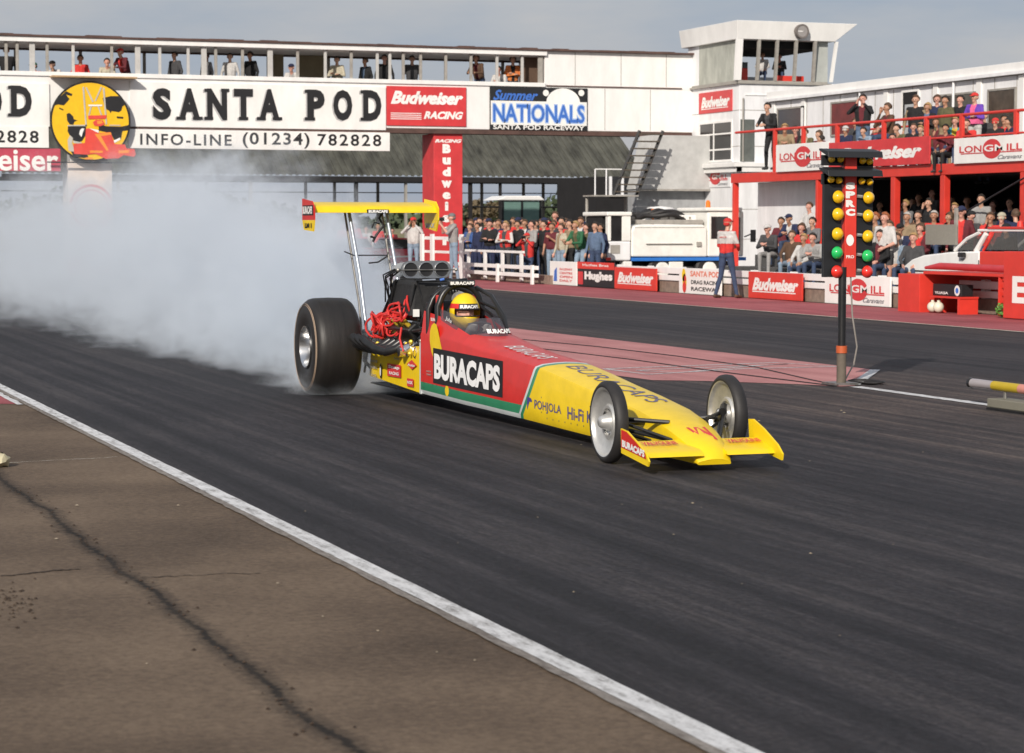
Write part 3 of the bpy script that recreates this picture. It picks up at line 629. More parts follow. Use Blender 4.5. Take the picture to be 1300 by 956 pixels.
mb=M(); mb.box((-52.5,33.4,0),(-36,33.5,2.9)); mb.box((-52.58,28.9,0),(-52.5,33.4,2.89)); mb.box((-36.1,HY0,0),(-36,33.4,2.9)); mb.build('dark_back_wall',DARKI,hb)
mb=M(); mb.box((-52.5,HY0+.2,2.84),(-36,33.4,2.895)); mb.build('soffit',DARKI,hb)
for i,(y,z) in enumerate(((25.6,.3),(26.5,.6),(27.4,.9),(28.5,1.15),(29.6,1.4),(30.7,1.65))):
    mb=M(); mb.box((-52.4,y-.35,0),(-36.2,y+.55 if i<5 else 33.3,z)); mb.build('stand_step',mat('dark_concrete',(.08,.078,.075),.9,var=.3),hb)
mb=M(); mb.tube([on_y(1195,287,27.9),on_y(1300,226,27.9)],.02,6); mb.build('stay_cable',BLKM,hb)
for px4,m in (((987,136,1022,178),DARKW),((1055,128,1094,172),MAROONW),((1194,118,1238,172),mat('grey_green_window',(.09,.085,.07),.3,var=.4)),((1254,112,1290,168),mat('brown_window',(.07,.05,.035),.2,var=.5))):
    win_y(hb,px4,HW-.02,m,.05)
f=win_y(hb,(1145,114,1167,172),HW-.02,DARKI,.06,name='door',frm=WHITE)
mb=M(); a=on_y(1149,133,HW-.05); b=on_y(1165,170,HW-.05); mb.box((a.x,HW-.06,b.z),(b.x,HW-.04,a.z)); mb.build('door_panel',mat('pale_grey_door',(.45,.47,.48),.5),f)
for i in range(26):
    x=-62.6+i*1.02
    mb=M(); mb.box((x,HW-.012,3.1),(x+.02,HW-.003,5.39)); mb.build('cladding_joint',GREYP,hb)
for x in (-57.2,-52.2,-45.6):
    mb=M(); mb.tube([(x,HW-.09,5.4),(x,HW-.09,3.1)],.035,8); mb.build('downpipe',WALLW,hb)
mb=M(); mb.box((-63.1,HW-.16,5.42),(-35.9,HW-.062,5.5)); mb.build('gutter',WALLW,hb)
for z in (1.2,2.2,4.3,5.5):
    mb=M(); mb.box((TX+.001,TY+.01,z),(TX+.006,36.98,z+.02)); mb.box((TX-3.9,TY-.006,z),(TX-.01,TY-.001,z+.02)); mb.build('wall_joint',GREYP,tw)
mb=M(); mb.tube([(TX+.05,TY+.12,5.9),(TX+.05,TY+.12,3.8)],.03,6); mb.build('downpipe',GREYP,tw)
for y in (28.5,30.2,31.9):
    mb=M(); mb.box((BX-.001,y,4.93),(BX+.004,y+.02,6.35)); mb.box((BX-.011,y+.6,6.45),(BX-.004,y+.62,7.56)); mb.build('panel_joint',GREYP,br)
# terrace railing
rl=thing('terrace_railing','red tube railing along the edge of the upper terrace','railing',(-50,28.05,3.12))
mb=M(); mb.tube([(-58.3,28.1,4.27),(-36,28.1,4.2)],.035,8); mb.build('top_rail',RED,rl)
mb=M(); mb.tube([(-56,30.9,4.3),(-51,30.9,4.3)],.03,8); mb.build('inner_rail',RED,rl)
mb=M(); mb.tube([(-55.9,28.1,3.74),(-36,28.1,3.72)],.025,8); mb.build('lower_rail',RED,rl)
for px_ in (984,1020,1063,1122,1176,1221,1290):
    p=on_y(px_,180,28.1); mb=M(); mb.box((p.x-.06,28.06,3.125),(p.x+.06,28.14,4.25)); mb.build('post',RED,rl,bevel=.006)
o,U,asp=board_y('sponsor_banner','white Longmill banner with red disc at the left end of the terrace',(985,182,1052,217),27.93,WHITE2); longm(o,U,asp)
o,U,asp=board_y('sponsor_banner','red Budweiser banner on the middle of the upper terrace rail',(1052,177,1180,211),27.9,REDS); ty(o,'Budweiser',U,.12,.25,.93,.75,WHITE2,.05,.35)
o,U,asp=board_y('sponsor_banner','white Longmill banner at the right end of the terrace rail',(1211,173,1306,206),27.93,WHITE2); longm(o,U,asp)
tb=thing('notice_board','grey square board on a post inside the lower stand','notice board',(on_y(1195,300,26).x,26,0))
a=on_y(1175,285,25.6); b=on_y(1213,311,25.6)
mb=M(); mb.box((a.x,25.6,b.z),(b.x,25.64,a.z)); mb.build('board',mat('hessian_grey',(.25,.235,.2),.9,bump=.5,scale=20),tb)
mb=M(); x=on_y(1213,300,25.66).x; mb.box((x-.04,25.645,0.2),(x+.04,25.7,on_y(1213,264,25.66).z)); mb.build('post',GREYP,tb)
# ------------------------------------------------------------------ covered stand behind the bridge
gs=thing('covered_stand','long open shelter with a mossy corrugated roof behind the bridge','shelter',(-108,33,0))
mb=M(); n=200
for i in range(n):
    y0=14+(45.6-14)*i/n; y1=14+(45.6-14)*(i+1)/n; dz=.05*(i%2)
    mb.add([(-104.6,y0,4.0+dz),(-104.6,y1,4.0+dz),(-112,y1,8.4+dz),(-112,y0,8.4+dz)],[(0,1,2,3)])
    if i<n-1: mb.add([(-104.6,y1,4.0+dz),(-112,y1,8.4+dz),(-112,y1,8.4+.05-dz),(-104.6,y1,4.0+.05-dz)],[(0,3,2,1)])
mb.build('roof',mat('mossy_asbestos_roof',(.08,.08,.065),.95,var=.7,scale=1.3,bump=.8,stretch=(.5,1.6,.5)),gs,recalc=False)
mb=M(); mb.prism([(-104.8,3.95),(-111.9,3.95),(-111.9,8.3)],1,45.55,45.65); mb.build('gable',CONC,gs)
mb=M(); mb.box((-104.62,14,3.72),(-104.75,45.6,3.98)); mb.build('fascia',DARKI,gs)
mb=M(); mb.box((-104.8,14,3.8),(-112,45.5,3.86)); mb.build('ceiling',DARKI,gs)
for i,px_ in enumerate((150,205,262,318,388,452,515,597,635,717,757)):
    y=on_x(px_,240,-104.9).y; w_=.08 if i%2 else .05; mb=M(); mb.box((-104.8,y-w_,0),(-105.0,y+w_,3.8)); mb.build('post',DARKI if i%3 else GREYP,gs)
for px_ in (425,480,542,567,612,665,690,740):
    y=on_x(px_,240,-111.5).y; mb=M(); mb.box((-111.5,y-.07,0),(-111.6,y+.07,3.8)); mb.build('rear_post',GREYP,gs)
mb=M(); y1=on_x(757,240,-105).y; mb.tube([(-105,14,3.22),(-105,y1,3.22)],.025,5); mb.tube([(-105,on_x(590,1,-105).y,2.55),(-105,y1,2.55)],.045,5); mb.build('wire_rail',BLKM,gs)
db=thing('dark_shed','dark open fronted shed with a white framed window beside the covered stand','shed',(-98,42,0))
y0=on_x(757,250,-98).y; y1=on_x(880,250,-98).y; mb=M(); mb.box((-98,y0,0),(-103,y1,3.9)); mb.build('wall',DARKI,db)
a=on_x(774,224,-97.9); b=on_x(814,250,-97.9); mb=M()
mb.box((-97.9,a.y,b.z),(-98,a.y+.12,a.z)); mb.box((-97.9,b.y-.12,b.z),(-98,b.y,a.z)); mb.box((-97.9,a.y+.12,b.z),(-98,b.y-.12,b.z+.1)); mb.box((-97.9,(a.y+b.y)/2-.2,b.z+.1),(-98,(a.y+b.y)/2-.08,a.z)); f=mb.build('window',WALLW,db)
mb=M(); mb.quad((-97.97,a.y,b.z),(-97.97,b.y,b.z),(-97.97,b.y,a.z),(-97.97,a.y,a.z)); mb.build('pane',DARKW,f,recalc=False)
# far bank, trees
mb=M(); n=60
for i in range(n):
    y0=-60+240*i/n; y1=-60+240*(i+1)/n
    mb.add([(-137,y0,-.02),(-137,y1,-.02),(-150,y1,1.15),(-150,y0,1.15),(-200,y0,1.3),(-200,y1,1.3)],[(0,1,2,3),(3,2,5,4)])
struct(mb.build('grass_bank',mat('dry_grass',(.2,.18,.09),.95,var=.35,scale=2,bump=.4),recalc=False))
LEAF=mat('dull_foliage',(.06,.085,.04),.8,var=.6,scale=.6)
LEAFB=mat('brown_foliage',(.12,.09,.05),.8,var=.5,scale=.8)
def leaves(mb,c,rx_,ry_,rz_,n,s):
    for i in range(n):
        while True:
            d=Vector((R.uniform(-1,1),R.uniform(-1,1),R.uniform(-1,1)))
            if .25<d.length<1: break
        d*=R.uniform(.8,1.12)
        p=Vector(c)+Vector((d.x*rx_,d.y*ry_,d.z*rz_)); u=Vector((R.uniform(-1,1),R.uniform(-1,1),R.uniform(-1,1))).normalized()*s; v=u.orthogonal().normalized()*s*R.uniform(.5,1)
        mb.add([p-u*.5,p+v*.5,p+u*.5,p-v*.5],[(0,1,2,3)])
mb=M()
for i in range(170):
    y=-80+i*2.1; h=R.uniform(3.0,4.6)+1.2*math.sin(i*.23)
    leaves(mb,(-262+R.uniform(-8,8),y,h*.5),3,R.uniform(2.2,3.6),h*.62,170,.95)
tag(mb.build('distant_wood',LEAF,recalc=False),'low green line of distant trees and hedges beyond the stand','wood',kind='stuff')
def tree(px_,py_,X,h,w_,m,label):
    b=on_x(px_,280,X); o=thing('tree',label,'tree',(X,b.y,0),'trees beyond the stand')
    top=on_x(px_,py_,X).z; mb=M(); mb.tube([(X,b.y,0),(X,b.y+.2,top*.5),(X,b.y,top*.85)],[.25,.17,.06],7)
    for k in range(6):
        a=k*1.05; mb.tube([(X,b.y+.1,top*.5),(X+.5*w_*math.cos(a),b.y+.5*w_*math.sin(a),top*.78)],[.09,.03],5)
    mb.build('trunk',mat('bark',(.07,.055,.04),.9),o)
    mb=M()
    for k in range(9):
        leaves(mb,(X+R.uniform(-.5,.5)*w_,b.y+R.uniform(-.6,.6)*w_,top-h*R.uniform(.25,.6)),w_*.4,w_*.4,h*.28,60,.35)
    mb.build('crown',m,o,recalc=False)
tree(745,245,-190,2.6,2.6,LEAF,'small round topped tree seen under the stand roof left of the dark shed')
tree(617,250,-180,2.4,2.0,LEAFB,'brownish tree beside the hedge right of the red column')
tree(600,256,-185,2.2,2.6,LEAF,'low green tree immediately right of the red column')
# ------------------------------------------------------------------ barrier, fences, boards
BY=23.5
def plank_run(parent,x0,x1,y,z0,z1,m,name):
    mb=M(); mb.box((x0,y,z0),(x1,y+.07,z1)); return mb.build(name,m,parent,bevel=.006)
ba=thing('crash_barrier','long low white two rail crash barrier behind the sponsor boards','barrier',(-48,BY,0))
for z0,z1 in ((.47,.62),(.3,.43)): plank_run(ba,-60.3,-25,BY,z0,z1,WHITE,'rail')
for i in range(18):
    x=-60+i*2; mb=M(); mb.box((x-.07,BY+.072,0),(x+.07,BY+.2,.64)); mb.build('post',WHITE,ba)
mb=M(); mb.box((-60.3,BY+.04,0),(-25,BY+.3,.28)); mb.build('brick_plinth',TAN,ba)
fe=thing('white_fence','white painted post and rail fence in front of the crowd','fence',(-63,22.9,0))
for z0,z1 in ((.42,.53),(.2,.31)): plank_run(fe,-69.5,-60.35,22.9,z0,z1,WHITE,'rail')
for i,x in enumerate((-69.3,-66.4,-63.5,-60.6)):
    mb=M(); mb.box((x-.07,22.83,0),(x+.07,22.897,.55)); mb.build('post',WHITE,fe,bevel=.006)
mb=M(); mb.box((-69.5,23.3,0),(-60.3,23.5,.26)); mb.build('kerb_wall',TAN,fe)
mb=M(); f2=thing('white_fence','taller white railing with uprights directly in front of the crowd','fence',(-64.5,23.25,0))
a=on_y(591,318,23.25); b=on_y(665,320,23.25)
mb=M(); mb.box((a.x,23.22,.86),(b.x,23.28,.93)); mb.build('top_rail',WHITE,f2,bevel=.005)
for px_ in (595,616,638,662):
    x=on_y(px_,330,23.25).x; mb=M(); mb.box((x-.1,23.225,.05),(x+.1,23.275,.858)); mb.build('post',WHITE,f2,bevel=.005)
f3=thing('white_fence','tall white gate railing left of the photographer in grey, partly in smoke','fence',(-71,22.6,0))
a=on_y(533,302,22.6).x; b=on_y(590,302,22.6).x
for z0,z1 in ((1.22,1.32),(.8,.88),(.3,.38)): plank_run(f3,a,b,22.6,z0,z1,WHITE,'rail')
for px_ in (538,551,588):
    x=on_y(px_,330,22.6).x; mb=M(); mb.box((x-.17,22.52,0),(x+.1,22.59,1.4)); mb.build('post',WHITE,f3,bevel=.005)
GB='sponsor boards along the crash barrier'
o,U,asp=board_y('sponsor_board','white board with small red print, first left on the barrier',(698,332,732,363),23.38,WHITE2,group=GB)
for k in range(4): ty(o,('RACEWAY','CENTRE','OPEN','DAILY')[k],U,.38,.62-.16*k,.85,.72-.16*k,REDS,.03)
mb=M(); p=U(.15,.15); q=U(.28,.75); mb.add([p,(q[0],p[1],p[2]),(q[0]-.02,p[1],q[2]),(p[0]+.06,p[1],q[2]-.1)],[(0,1,2,3)]); mb.build('blue_mark',BLUEL,o,recalc=False)
o,U,asp=board_y('sponsor_board','board with red top band and white lettering on black between the white and red boards',(733,333,780,366),23.4,BLACKB,group=GB)
ry(o,U,0,.72,1,1,RED,.004,'red_band'); ty(o,'Hughes Bros',U,.15,.8,.85,.93,WHITE2,.02,e=.006); ty(o,'Hughes',U,.2,.2,.95,.62,WHITE2,.07); ry(o,U,.02,.08,.16,.6,REDS,.004,'red_patch')
o,U,asp=board_y('sponsor_board','red Budweiser board left of the sweeper truck cab',(780,340,833,369),23.36,RED,group=GB); bud(o,U)
o,U,asp=board_y('sponsor_board','white SANTA POD RACEWAY board with a yellow and red figure, behind the marshal',(862,341,915,378),23.38,WHITE2,group=GB)
ty(o,'SANTA POD',U,.28,.68,.98,.9,mat('salmon_lettering',(.75,.2,.12),.5),.03); ty(o,'DRAG RACING',U,.3,.38,.98,.54,BLACKL,.03); ty(o,'RACEWAY',U,.3,.12,.98,.28,BLACKL,.03)
mb=M()
p=U(.12,.72,.005); mb.disc(p,.11,1,16,.16); mb.disc(U(.14,.45,.005),.12,1,16,.2); mb.build('yellow_figure',YEL,o,recalc=False)
mb=M(); mb.disc(U(.14,.25,.008),.11,1,16,.14); mb.disc(U(.16,.58,.008),.06,1,12,.08); mb.build('red_figure',RED,o,recalc=False)
o,U,asp=board_y('sponsor_board','large red Budweiser board right of the marshal in front of seated spectators',(950,346,1018,381),23.36,RED,group=GB); bud(o,U)
o,U,asp=board_y('sponsor_board','white Longmill board with red disc directly behind the black pole',(1047,350,1130,389),23.36,WHITE2,group=GB); longm(o,U,asp)
# red stall at the right edge
sl=thing('red_stall','red plywood stall with open alcove and ladder slats at the right edge','stall',(-38,23.2,0))
def ob(x0,x1,y0,y1,z0,z1,m,name,p=sl,bv=.006): mb=M(); mb.box((x0,y0,z0),(x1,y1,z1)); return mb.build(name,m,p,bevel=bv)
X0=on_y(1139,370,22.6).x; X1=on_y(1166,370,22.6).x; X2=on_y(1262,370,22.6).x; X3=on_y(1279,370,22.6).x
ob(X0,X1,22.62,23.9,.0,.74,RED,'side_panel'); ob(X1,X2,23.75,23.85,.06,.8,RED,'back_panel'); ob(X1,X3,22.7,23.7,.745,.8,RED,'top')
ob(X2-.03,X2,22.7,23.75,.03,.74,RED,'side_panel')
ob(X1,X2,23.70,23.745,.0,.055,BLKM,'skirting')
for k in range(5): ob(X2+.02,X3-.02,22.75,22.8,.12+k*.14,.19+k*.14,RED,'slat')
mb=M(); mb.tube([(X1-.25,22.9,.86),(X1+.3,22.9,.9),(X3+.3,22.9,.88)],[.03,.07,.07],10); mb.build('rolled_tarpaulin',mat('red_tarpaulin',(.5,.04,.05),.5,bump=.4),sl,smooth=True)
bx=thing('podium_panel','tall red panel carrying a large white letter at the right edge','panel',(-36,22.5,0))
mb=M(); mb.box((X3+.02,22.5,.02),(X3+2.2,22.6,1.22)); mb.build('panel',RED,bx,bevel=.01)
letter(bx,'E',rect_y(22.494,X3+.32,X3+.75,.3,.78),WHITE2,.04)
tb=thing('small_table','small red side table inside the red alcove','table',(-38.3,22.9,0))
xa=on_y(1188,370,22.9).x; xb=on_y(1228,370,22.9).x
mb=M(); mb.box((xa,22.75,.3),(xb,23.15,.335)); mb.build('top',RED,tb)
mb=M(); mb.box((xb-.1,22.75,.0),(xb-.02,23.15,.298)); mb.build('side_panel',RED,tb)
mb=M(); mb.box((xa+.02,23.0,.0),(xa+.07,23.1,.298)); mb.build('leg',RED,tb)
bb=thing('battery_box','black box with white label and blue white round badge on the small red table','box',((xa+xb)/2,22.95,.336))
mb=M(); mb.box((xa+.02,22.82,.337),(xb-.08,23.08,.56)); mb.build('case',BLACKB,bb,bevel=.01)
ORGx=rect_y(22.814,xa+.1,xa+.6,.37,.42); letter(bb,'YUASA',ORGx,WHITE2,.03)
mb=M(); mb.disc((xb-.22,22.813,.45),.1,1,20); mb.build('badge',WHITE2,bb,recalc=False); mb=M(); mb.disc((xb-.22,22.808,.45),.055,1,20); mb.build('badge_centre',BLUEL,bb,recalc=False)
for i,dx in enumerate((.14,.36)):
    mb=M(); mb.ball((xa+dx,22.75,.12),.105,14); mb.tube([(xa+dx,22.75,.2),(xa+dx,22.75,.25)],.03,8)
    tag(mb.build('plastic_bottle',mat('milky_plastic',(.7,.68,.55),.4),smooth=True),('left','right')[i]+' one of two round milky bottles under the small red table','bottle')
pl=thing('plant','small green plant growing below the red ladder slats','plant',((X2+X3)/2,22.6,0))
mb=M(); leaves(mb,((X2+X3)/2,22.62,.16),.16,.08,.15,90,.06); mb.build('leaf_cluster',mat('fresh_leaf',(.1,.25,.04),.6),pl,recalc=False)
mb=M(); mb.tube([((X2+X3)/2,22.62,0),((X2+X3)/2,22.62,.2)],.01,5); mb.build('stem',LEAF,pl)
# ------------------------------------------------------------------ white and red rescue car
rc=thing('rescue_car','white bonneted car with red doors parked behind the red stall','car',(-40,25,0))
CY0,CY1=24.9,26.5
def cx(px_,py_): p=on_y(px_,py_,CY0); return (p.x,p.z)
hood=[cx(1144,345),cx(1148,337),cx(1158,329),cx(1172,324),cx(1206,320),cx(1243,319)]
xh=hood[-1][0]
mb=M(); mb.prism([(hood[0][0],.35),(xh,.35)]+hood[::-1],1,CY0,CY1); mb.build('bonnet',WHITE,rc,smooth=True,bevel=.03)
mb=M(); mb.prism([(xh+.002,.35),(-36.5,.35),(-36.5,hood[-1][1]),(xh+.002,hood[-1][1])],1,CY0+.004,CY1-.004); mb.build('door',RED,rc,bevel=.02)
ap=[cx(1208,318),cx(1214,318),cx(1241,297),cx(1258,294),cx(1300,292)]
roofz=cx(1258,291)[1]
for y in (CY0+.06,CY1-.12):
    mb=M(); mb.tube([(cx(1209,318)[0],y,cx(1209,318)[1]),(cx(1222,303)[0],y+.05,cx(1222,303)[1]),(cx(1237,295)[0],y+.08,cx(1237,295)[1])],.035,6); mb.build('windscreen_pillar',WHITE,rc)
    mb=M(); mb.tube([(cx(1236,319)[0],y,cx(1236,319)[1]),(cx(1246,297)[0],y+.05,cx(1246,297)[1])],.055,8); mb.build('door_pillar',WHITE,rc)
    mb=M(); mb.tube([(cx(1245,318)[0],y,cx(1245,318)[1]),(cx(1256,297)[0],y+.05,cx(1256,297)[1])],.03,6); mb.build('door_frame',RED,rc)
mb=M(); mb.box((cx(1235,292)[0],CY0+.1,roofz-.05),(-36.8,CY1-.1,roofz)); mb.build('roof',WHITE,rc,bevel=.02)
mb=M(); mb.box((cx(1249,292)[0],CY0+.08,roofz+.002),(-36.8,CY1-.1,roofz+.05)); mb.build('roof_edge',RED,rc,bevel=.01)
mb=M(); mb.add([(cx(1211,318)[0],CY0+.08,cx(1211,318)[1]),(cx(1234,318)[0],CY0+.08,cx(1234,318)[1]),(cx(1242,299)[0],CY0+.12,cx(1242,299)[1]),(cx(1232,299)[0],CY0+.12,cx(1232,299)[1])],[(0,1,2,3)])
mb.add([(cx(1249,317)[0],CY0+.06,cx(1249,317)[1]),(-36.9,CY0+.06,cx(1249,317)[1]),(-36.9,CY0+.1,roofz-.06),(cx(1257,299)[0],CY0+.1,roofz-.06)],[(0,1,2,3)]); mb.build('window',mat('tinted_glass',(.03,.03,.03),.08,alpha=.85),rc,recalc=False)
mb=M(); mb.box((cx(1224,0)[0],CY0-.03,.98),(cx(1229,0)[0],CY0,1.0)); mb.build('handle',BLKM,rc)
for x in (-42.5,-38):
    for y in (CY0+.02,CY1-.2):
        mb=M(); mb.lathe([(0,.0),(0,.2),(.0,.3),(.18,.3),(.18,0)],(x,y,.3),1,28); wv=mb.build('wheel',BLKR,rc)
mb=M(); mb.box((hood[0][0]-.04,CY0+.05,.38),(hood[0][0]+.02,CY1-.05,.52)); mb.build('bumper',WALLW,rc,bevel=.02)
for nm_,x0,x1,z0,z1,m_ in (('door_gap',cx(1247,0)[0],cx(1247,0)[0]+.02,.4,.98,BLKM),('trim_strip',hood[0][0]+.4,-36.6,.70,.73,BLKM),('indicator',hood[0][0]+.25,hood[0][0]+.45,.62,.68,ORNG),('sill',hood[0][0]+.9,-36.6,.35,.42,BLKM)):
    mb=M(); mb.box((x0,CY0-.012,z0),(x1,CY0-.001,z1)); mb.build(nm_,m_,rc)
mb=M(); mb.box((cx(1226,0)[0],CY0-.12,1.03),(cx(1232,0)[0],CY0-.02,1.13)); mb.build('wing_mirror',BLKM,rc,bevel=.02)
mb=M(); mb.box((hood[0][0]-.01,CY0+.1,.6),(hood[0][0]+.03,CY0+.35,.74)); mb.build('headlight',CHROME,rc,bevel=.02)
bcn=M(); bcn.lathe([(0,.0),(0,.07),(.1,.06),(.13,0)],(on_y(1290,290,25.5).x,25.6,roofz+.052),2,14); bcn.build('beacon',RED,rc)
# ------------------------------------------------------------------ sweeper truck, parked square to the strip
TF=-59.0; TB=-61.0
tr=thing('sweeper_truck','white track sweeper truck with a blue stripe parked behind the barrier','truck',(-60,26.3,0))
def tp(px_,py_): p=on_x(px_,py_,TF); return (p.y,p.z)
def tbx(x0,y0,x1,y1,m,name,f0=0,f1=2.0,bv=.02,par=tr):
    a=tp(x0,y1); b=tp(x1,y0); mb=M(); mb.box((TF-f0,a[0],a[1]),(TF-f1,b[0],b[1])); return mb.build(name,m,par,bevel=bv)
CREAM=mat('cream_truck_paint',(.86,.85,.8),.4,var=.12,scale=2.5,coat=.2)
hp=[tp(802,326),tp(898,326),tp(898,290),tp(893,285),tp(812,285),tp(805,287),tp(802,293)]
mb=M(); mb.prism(hp,0,TF,TB); mb.build('hopper_body',CREAM,tr,bevel=.04)
tbx(802,326.4,947,331.5,mat('blue_stripe',(.03,.18,.6),.4),'blue_stripe',-.01,1.9,.005)
tbx(820,309,878,310.2,GREYP,'side_rail',-.05,-.002,0); tbx(884,307,890,313,GREYP,'latch',-.05,-.002,.01)
tbx(806,288.5,894,289.3,GREYP,'lid_seam',-.006,-.001,0)
tbx(898.6,268,945,326,CREAM,'rear_cab',.02,1.95,.05); tbx(903,275,924,303,DARKW,'rear_cab_window',-.0,.016,.0)
tbx(896,263.5,942,268,CREAM,'cab_roof',-.05,2.0,.03); tbx(930,276,940,318,mat('grey_door_glass',(.12,.12,.12),.3,var=.4),'door_opening',-.0,.016,0)
tbx(770,269,802,274,CREAM,'cab_roof',-.04,1.8,.03)
for x0,x1 in ((772,776),(790,801)): tbx(x0,274.3,x1,306,CREAM,'cab_pillar',0,.2,.015)
tbx(772,306.3,801,331,WALLW,'cab_lower',0,1.8,.04); tbx(776.3,275,789.7,305.5,DARKW,'cab_window',.04,.06,0)
tbx(773,274.5,800,306,DARKI,'cab_interior',.5,1.7,0); tbx(775,311,787,322,GREYP,'step_recess',-.012,-.001,0)
tbx(769,327,775,331,RED,'marker_lamp',-.05,-.003,.01)
tbx(812,279,896,284.6,GREYP,'hopper_lid',.15,1.8,.02); tbx(846,273,892,281,CREAM,'roof_box',.4,1.6,.03)
for x_ in (855,864,873,882): tbx(x_,275,x_+2.5,278,GREYP,'vent_slot',.385,.399,0)
tbx(850,332,868,345,CREAM,'mudguard',.02,.35,.03); tbx(792,331.8,803,345,CREAM,'front_step',.02,.35,.03)
tbx(778,332,945,339,BLKM,'chassis',.5,1.6,0)
for px_ in (842,902):
    for d in (.06,1.55):
        yy,_=tp(px_,340); mb=M(); mb.lathe([(0,0),(0,.36),(-.05,.42),(-.28,.42),(-.3,.36),(-.3,0)],(TF-d,yy,.43),0,30); wv=mb.build('wheel',BLKR,tr)
        mb=M(); mb.lathe([(.012,0),(.012,.16),(.0,.22),(-.02,.22)],(TF-d,yy,.43),0,24); mb.build('rim',CREAM,wv)
mb=M(); rh=random.Random(3)
for k in range(9):
    y0=tp(812+rh.uniform(0,10),283)[0]; L_=rh.uniform(1.2,1.75); pts=[]
    for j in range(14):
        t=j/13; pts.append((TF-.35-.1*k-.1*math.sin(t*7+k),y0+t*L_,tp(830,279)[1]+.02+.05*(k%3)+.12*math.sin(math.pi*t)*(1+.2*(k%2))+.03*math.sin(t*11+k)))
    mb.tube(pts,.065,8)
mb.build('suction_hose',BLKR,tr,smooth=True)
for px_,py_ in ((829,270),(899,259)):
    p=on_x(px_,py_,TF-.5); mb=M(); mb.lathe([(-.1,.0),(-.1,.07),(.05,.065),(.1,.04),(.11,0)],(p.x,p.y,p.z),2,16); mb.lathe([(-.35,.03),(-.1,.03)],(p.x,p.y,p.z),2,8); mb.build('beacon',ORNG,tr)
mb=M(); yy=tp(947,300)[0]; mb.tube([(TF-.1,yy,1.35),(TF+.1,yy+.18,1.45)],.02,6); mb.box((TF+.08,yy+.1,1.2),(TF+.11,yy+.26,1.55)); mb.build('wing_mirror',BLKM,tr)
# ------------------------------------------------------------------ tractor behind the crowd
tc_=thing('tractor','tractor with white cab roof and green tinted glass behind the crowd','tractor',(-84,31.3,0))
XT=-84
def qx(px_,py_): p=on_x(px_,py_,XT); return p
a=qx(640,255); b=qx(688,283)
mb=M(); mb.prism([(a.y-.35,a.z+.02),(a.y+.05,a.z+.2),(b.y-.1,a.z+.2),(b.y+.1,a.z+.02)],0,XT+.1,XT-1.6); mb.build('cab_roof',WHITE,tc_,bevel=.04)
for y in (a.y-.05,a.y+.75,b.y-.06):
    mb=M(); mb.box((XT,y-.04,1.0),(XT-.08,y+.04,a.z+.01)); mb.build('cab_frame',BLKM,tc_)
mb=M(); mb.box((XT-.03,a.y,1.2),(XT-.05,b.y-.1,a.z)); mb.build('cab_glass',mat('green_glass',(.16,.27,.24),.15,alpha=.85),tc_)
mb=M(); mb.box((XT+.0,a.y,.7),(XT-1.4,b.y-.1,1.15)); mb.build('body',mat('dark_green_paint',(.03,.07,.05),.4),tc_,bevel=.03)
mb=M(); mb.box((XT+.02,a.y+.2,.6),(XT+1.5,b.y-.3,1.3)); mb.build('bonnet',mat('dark_green_paint',(.03,.07,.05)),tc_,bevel=.06)
for y in (a.y-.2,b.y-.2):
    mb=M(); mb.lathe([(0,.3),(.0,.6),(.05,.75),(.35,.75),(.4,.6),(.4,.3)],(XT-.8,y,.76),1,30); mb.build('wheel',BLKR,tc_)
    mb=M(); mb.lathe([(0,.15),(.0,.35),(.04,.45),(.25,.45),(.28,.3),(.28,.15)],(XT+1.1,y+.05,.46),1,24); mb.build('wheel',BLKR,tc_)
# ------------------------------------------------------------------ start light tree
XS=-21.48
lt=thing('starting_light_tree','starting light tree with amber, green and red lamps on a black pole','traffic light',(XS,11.6,0))
def sp(px_,py_,X=XS): return on_x(px_,py_,X)
p0=sp(1068,489); p0.z=0; p1=sp(1069.5,351)
mb=M(); mb.tube([(XS,p0.y,.42),(XS,p1.y,p1.z+.1)],.043,14); pole=mb.build('pole',BLKM,lt,smooth=True)
mb=M(); mb.tube([(XS,p0.y,.0),(XS,p0.y,.34)],.052,14); mb.build('pole_base',mat('rusty_steel',(.14,.115,.09),.8,var=.4),lt,smooth=True)
mb=M(); mb.tube([(XS,p0.y,.342),(XS,p0.y,.418)],.06,14); mb.build('orange_collar',mat('orange_collar',(.5,.1,.03),.5),lt,smooth=True)
mb=M(); mb.box((XS-.18,p0.y-.14,0.005),(XS+.12,p0.y+.14,.03)); mb.build('foot_plate',STEEL,lt)
def sbox(x0,y0,x1,y1,xa,xb,m,name,bv=.004):
    a=sp(x0,y1); b=sp(x1,y0); mb=M(); mb.box((xa,a.y,a.z),(xb,b.y,b.z)); return mb.build(name,m,lt,bevel=bv)
sbox(1071,200,1087,352,XS+.02,XS-.1,RED,'centre_panel')
sbox(1046,212,1070.5,352,XS-.02,XS-.06,BLACKB,'lamp_panel'); sbox(1087.5,205,1110,345,XS-.02,XS-.06,BLACKB,'lamp_panel')
for y_ in (190,214):
    a=sp(1043,y_+9); b=sp(1112,y_-1)
    mb=M(); mb.prism([(XS+.16,a.z-.01),(XS+.14,a.z+.055),(XS-.06,b.z),(XS-.06,b.z-.02)],1,a.y,b.y); mb.build('hood',BLACKB,lt,bevel=.004)
    mb=M(); mb.box((XS-.02,a.y+.02,a.z-.09),(XS-.05,b.y-.02,a.z+.02)); mb.build('hood_back',BLACKB,lt)
AMB=mat('amber_lens',(.85,.5,.01),.2,var=.1,scale=30,coat=.8); GRN=mat('green_lens',(.02,.5,.12),.2,coat=.8); RDL=mat('red_lens',(.7,.03,.02),.25,coat=.8)
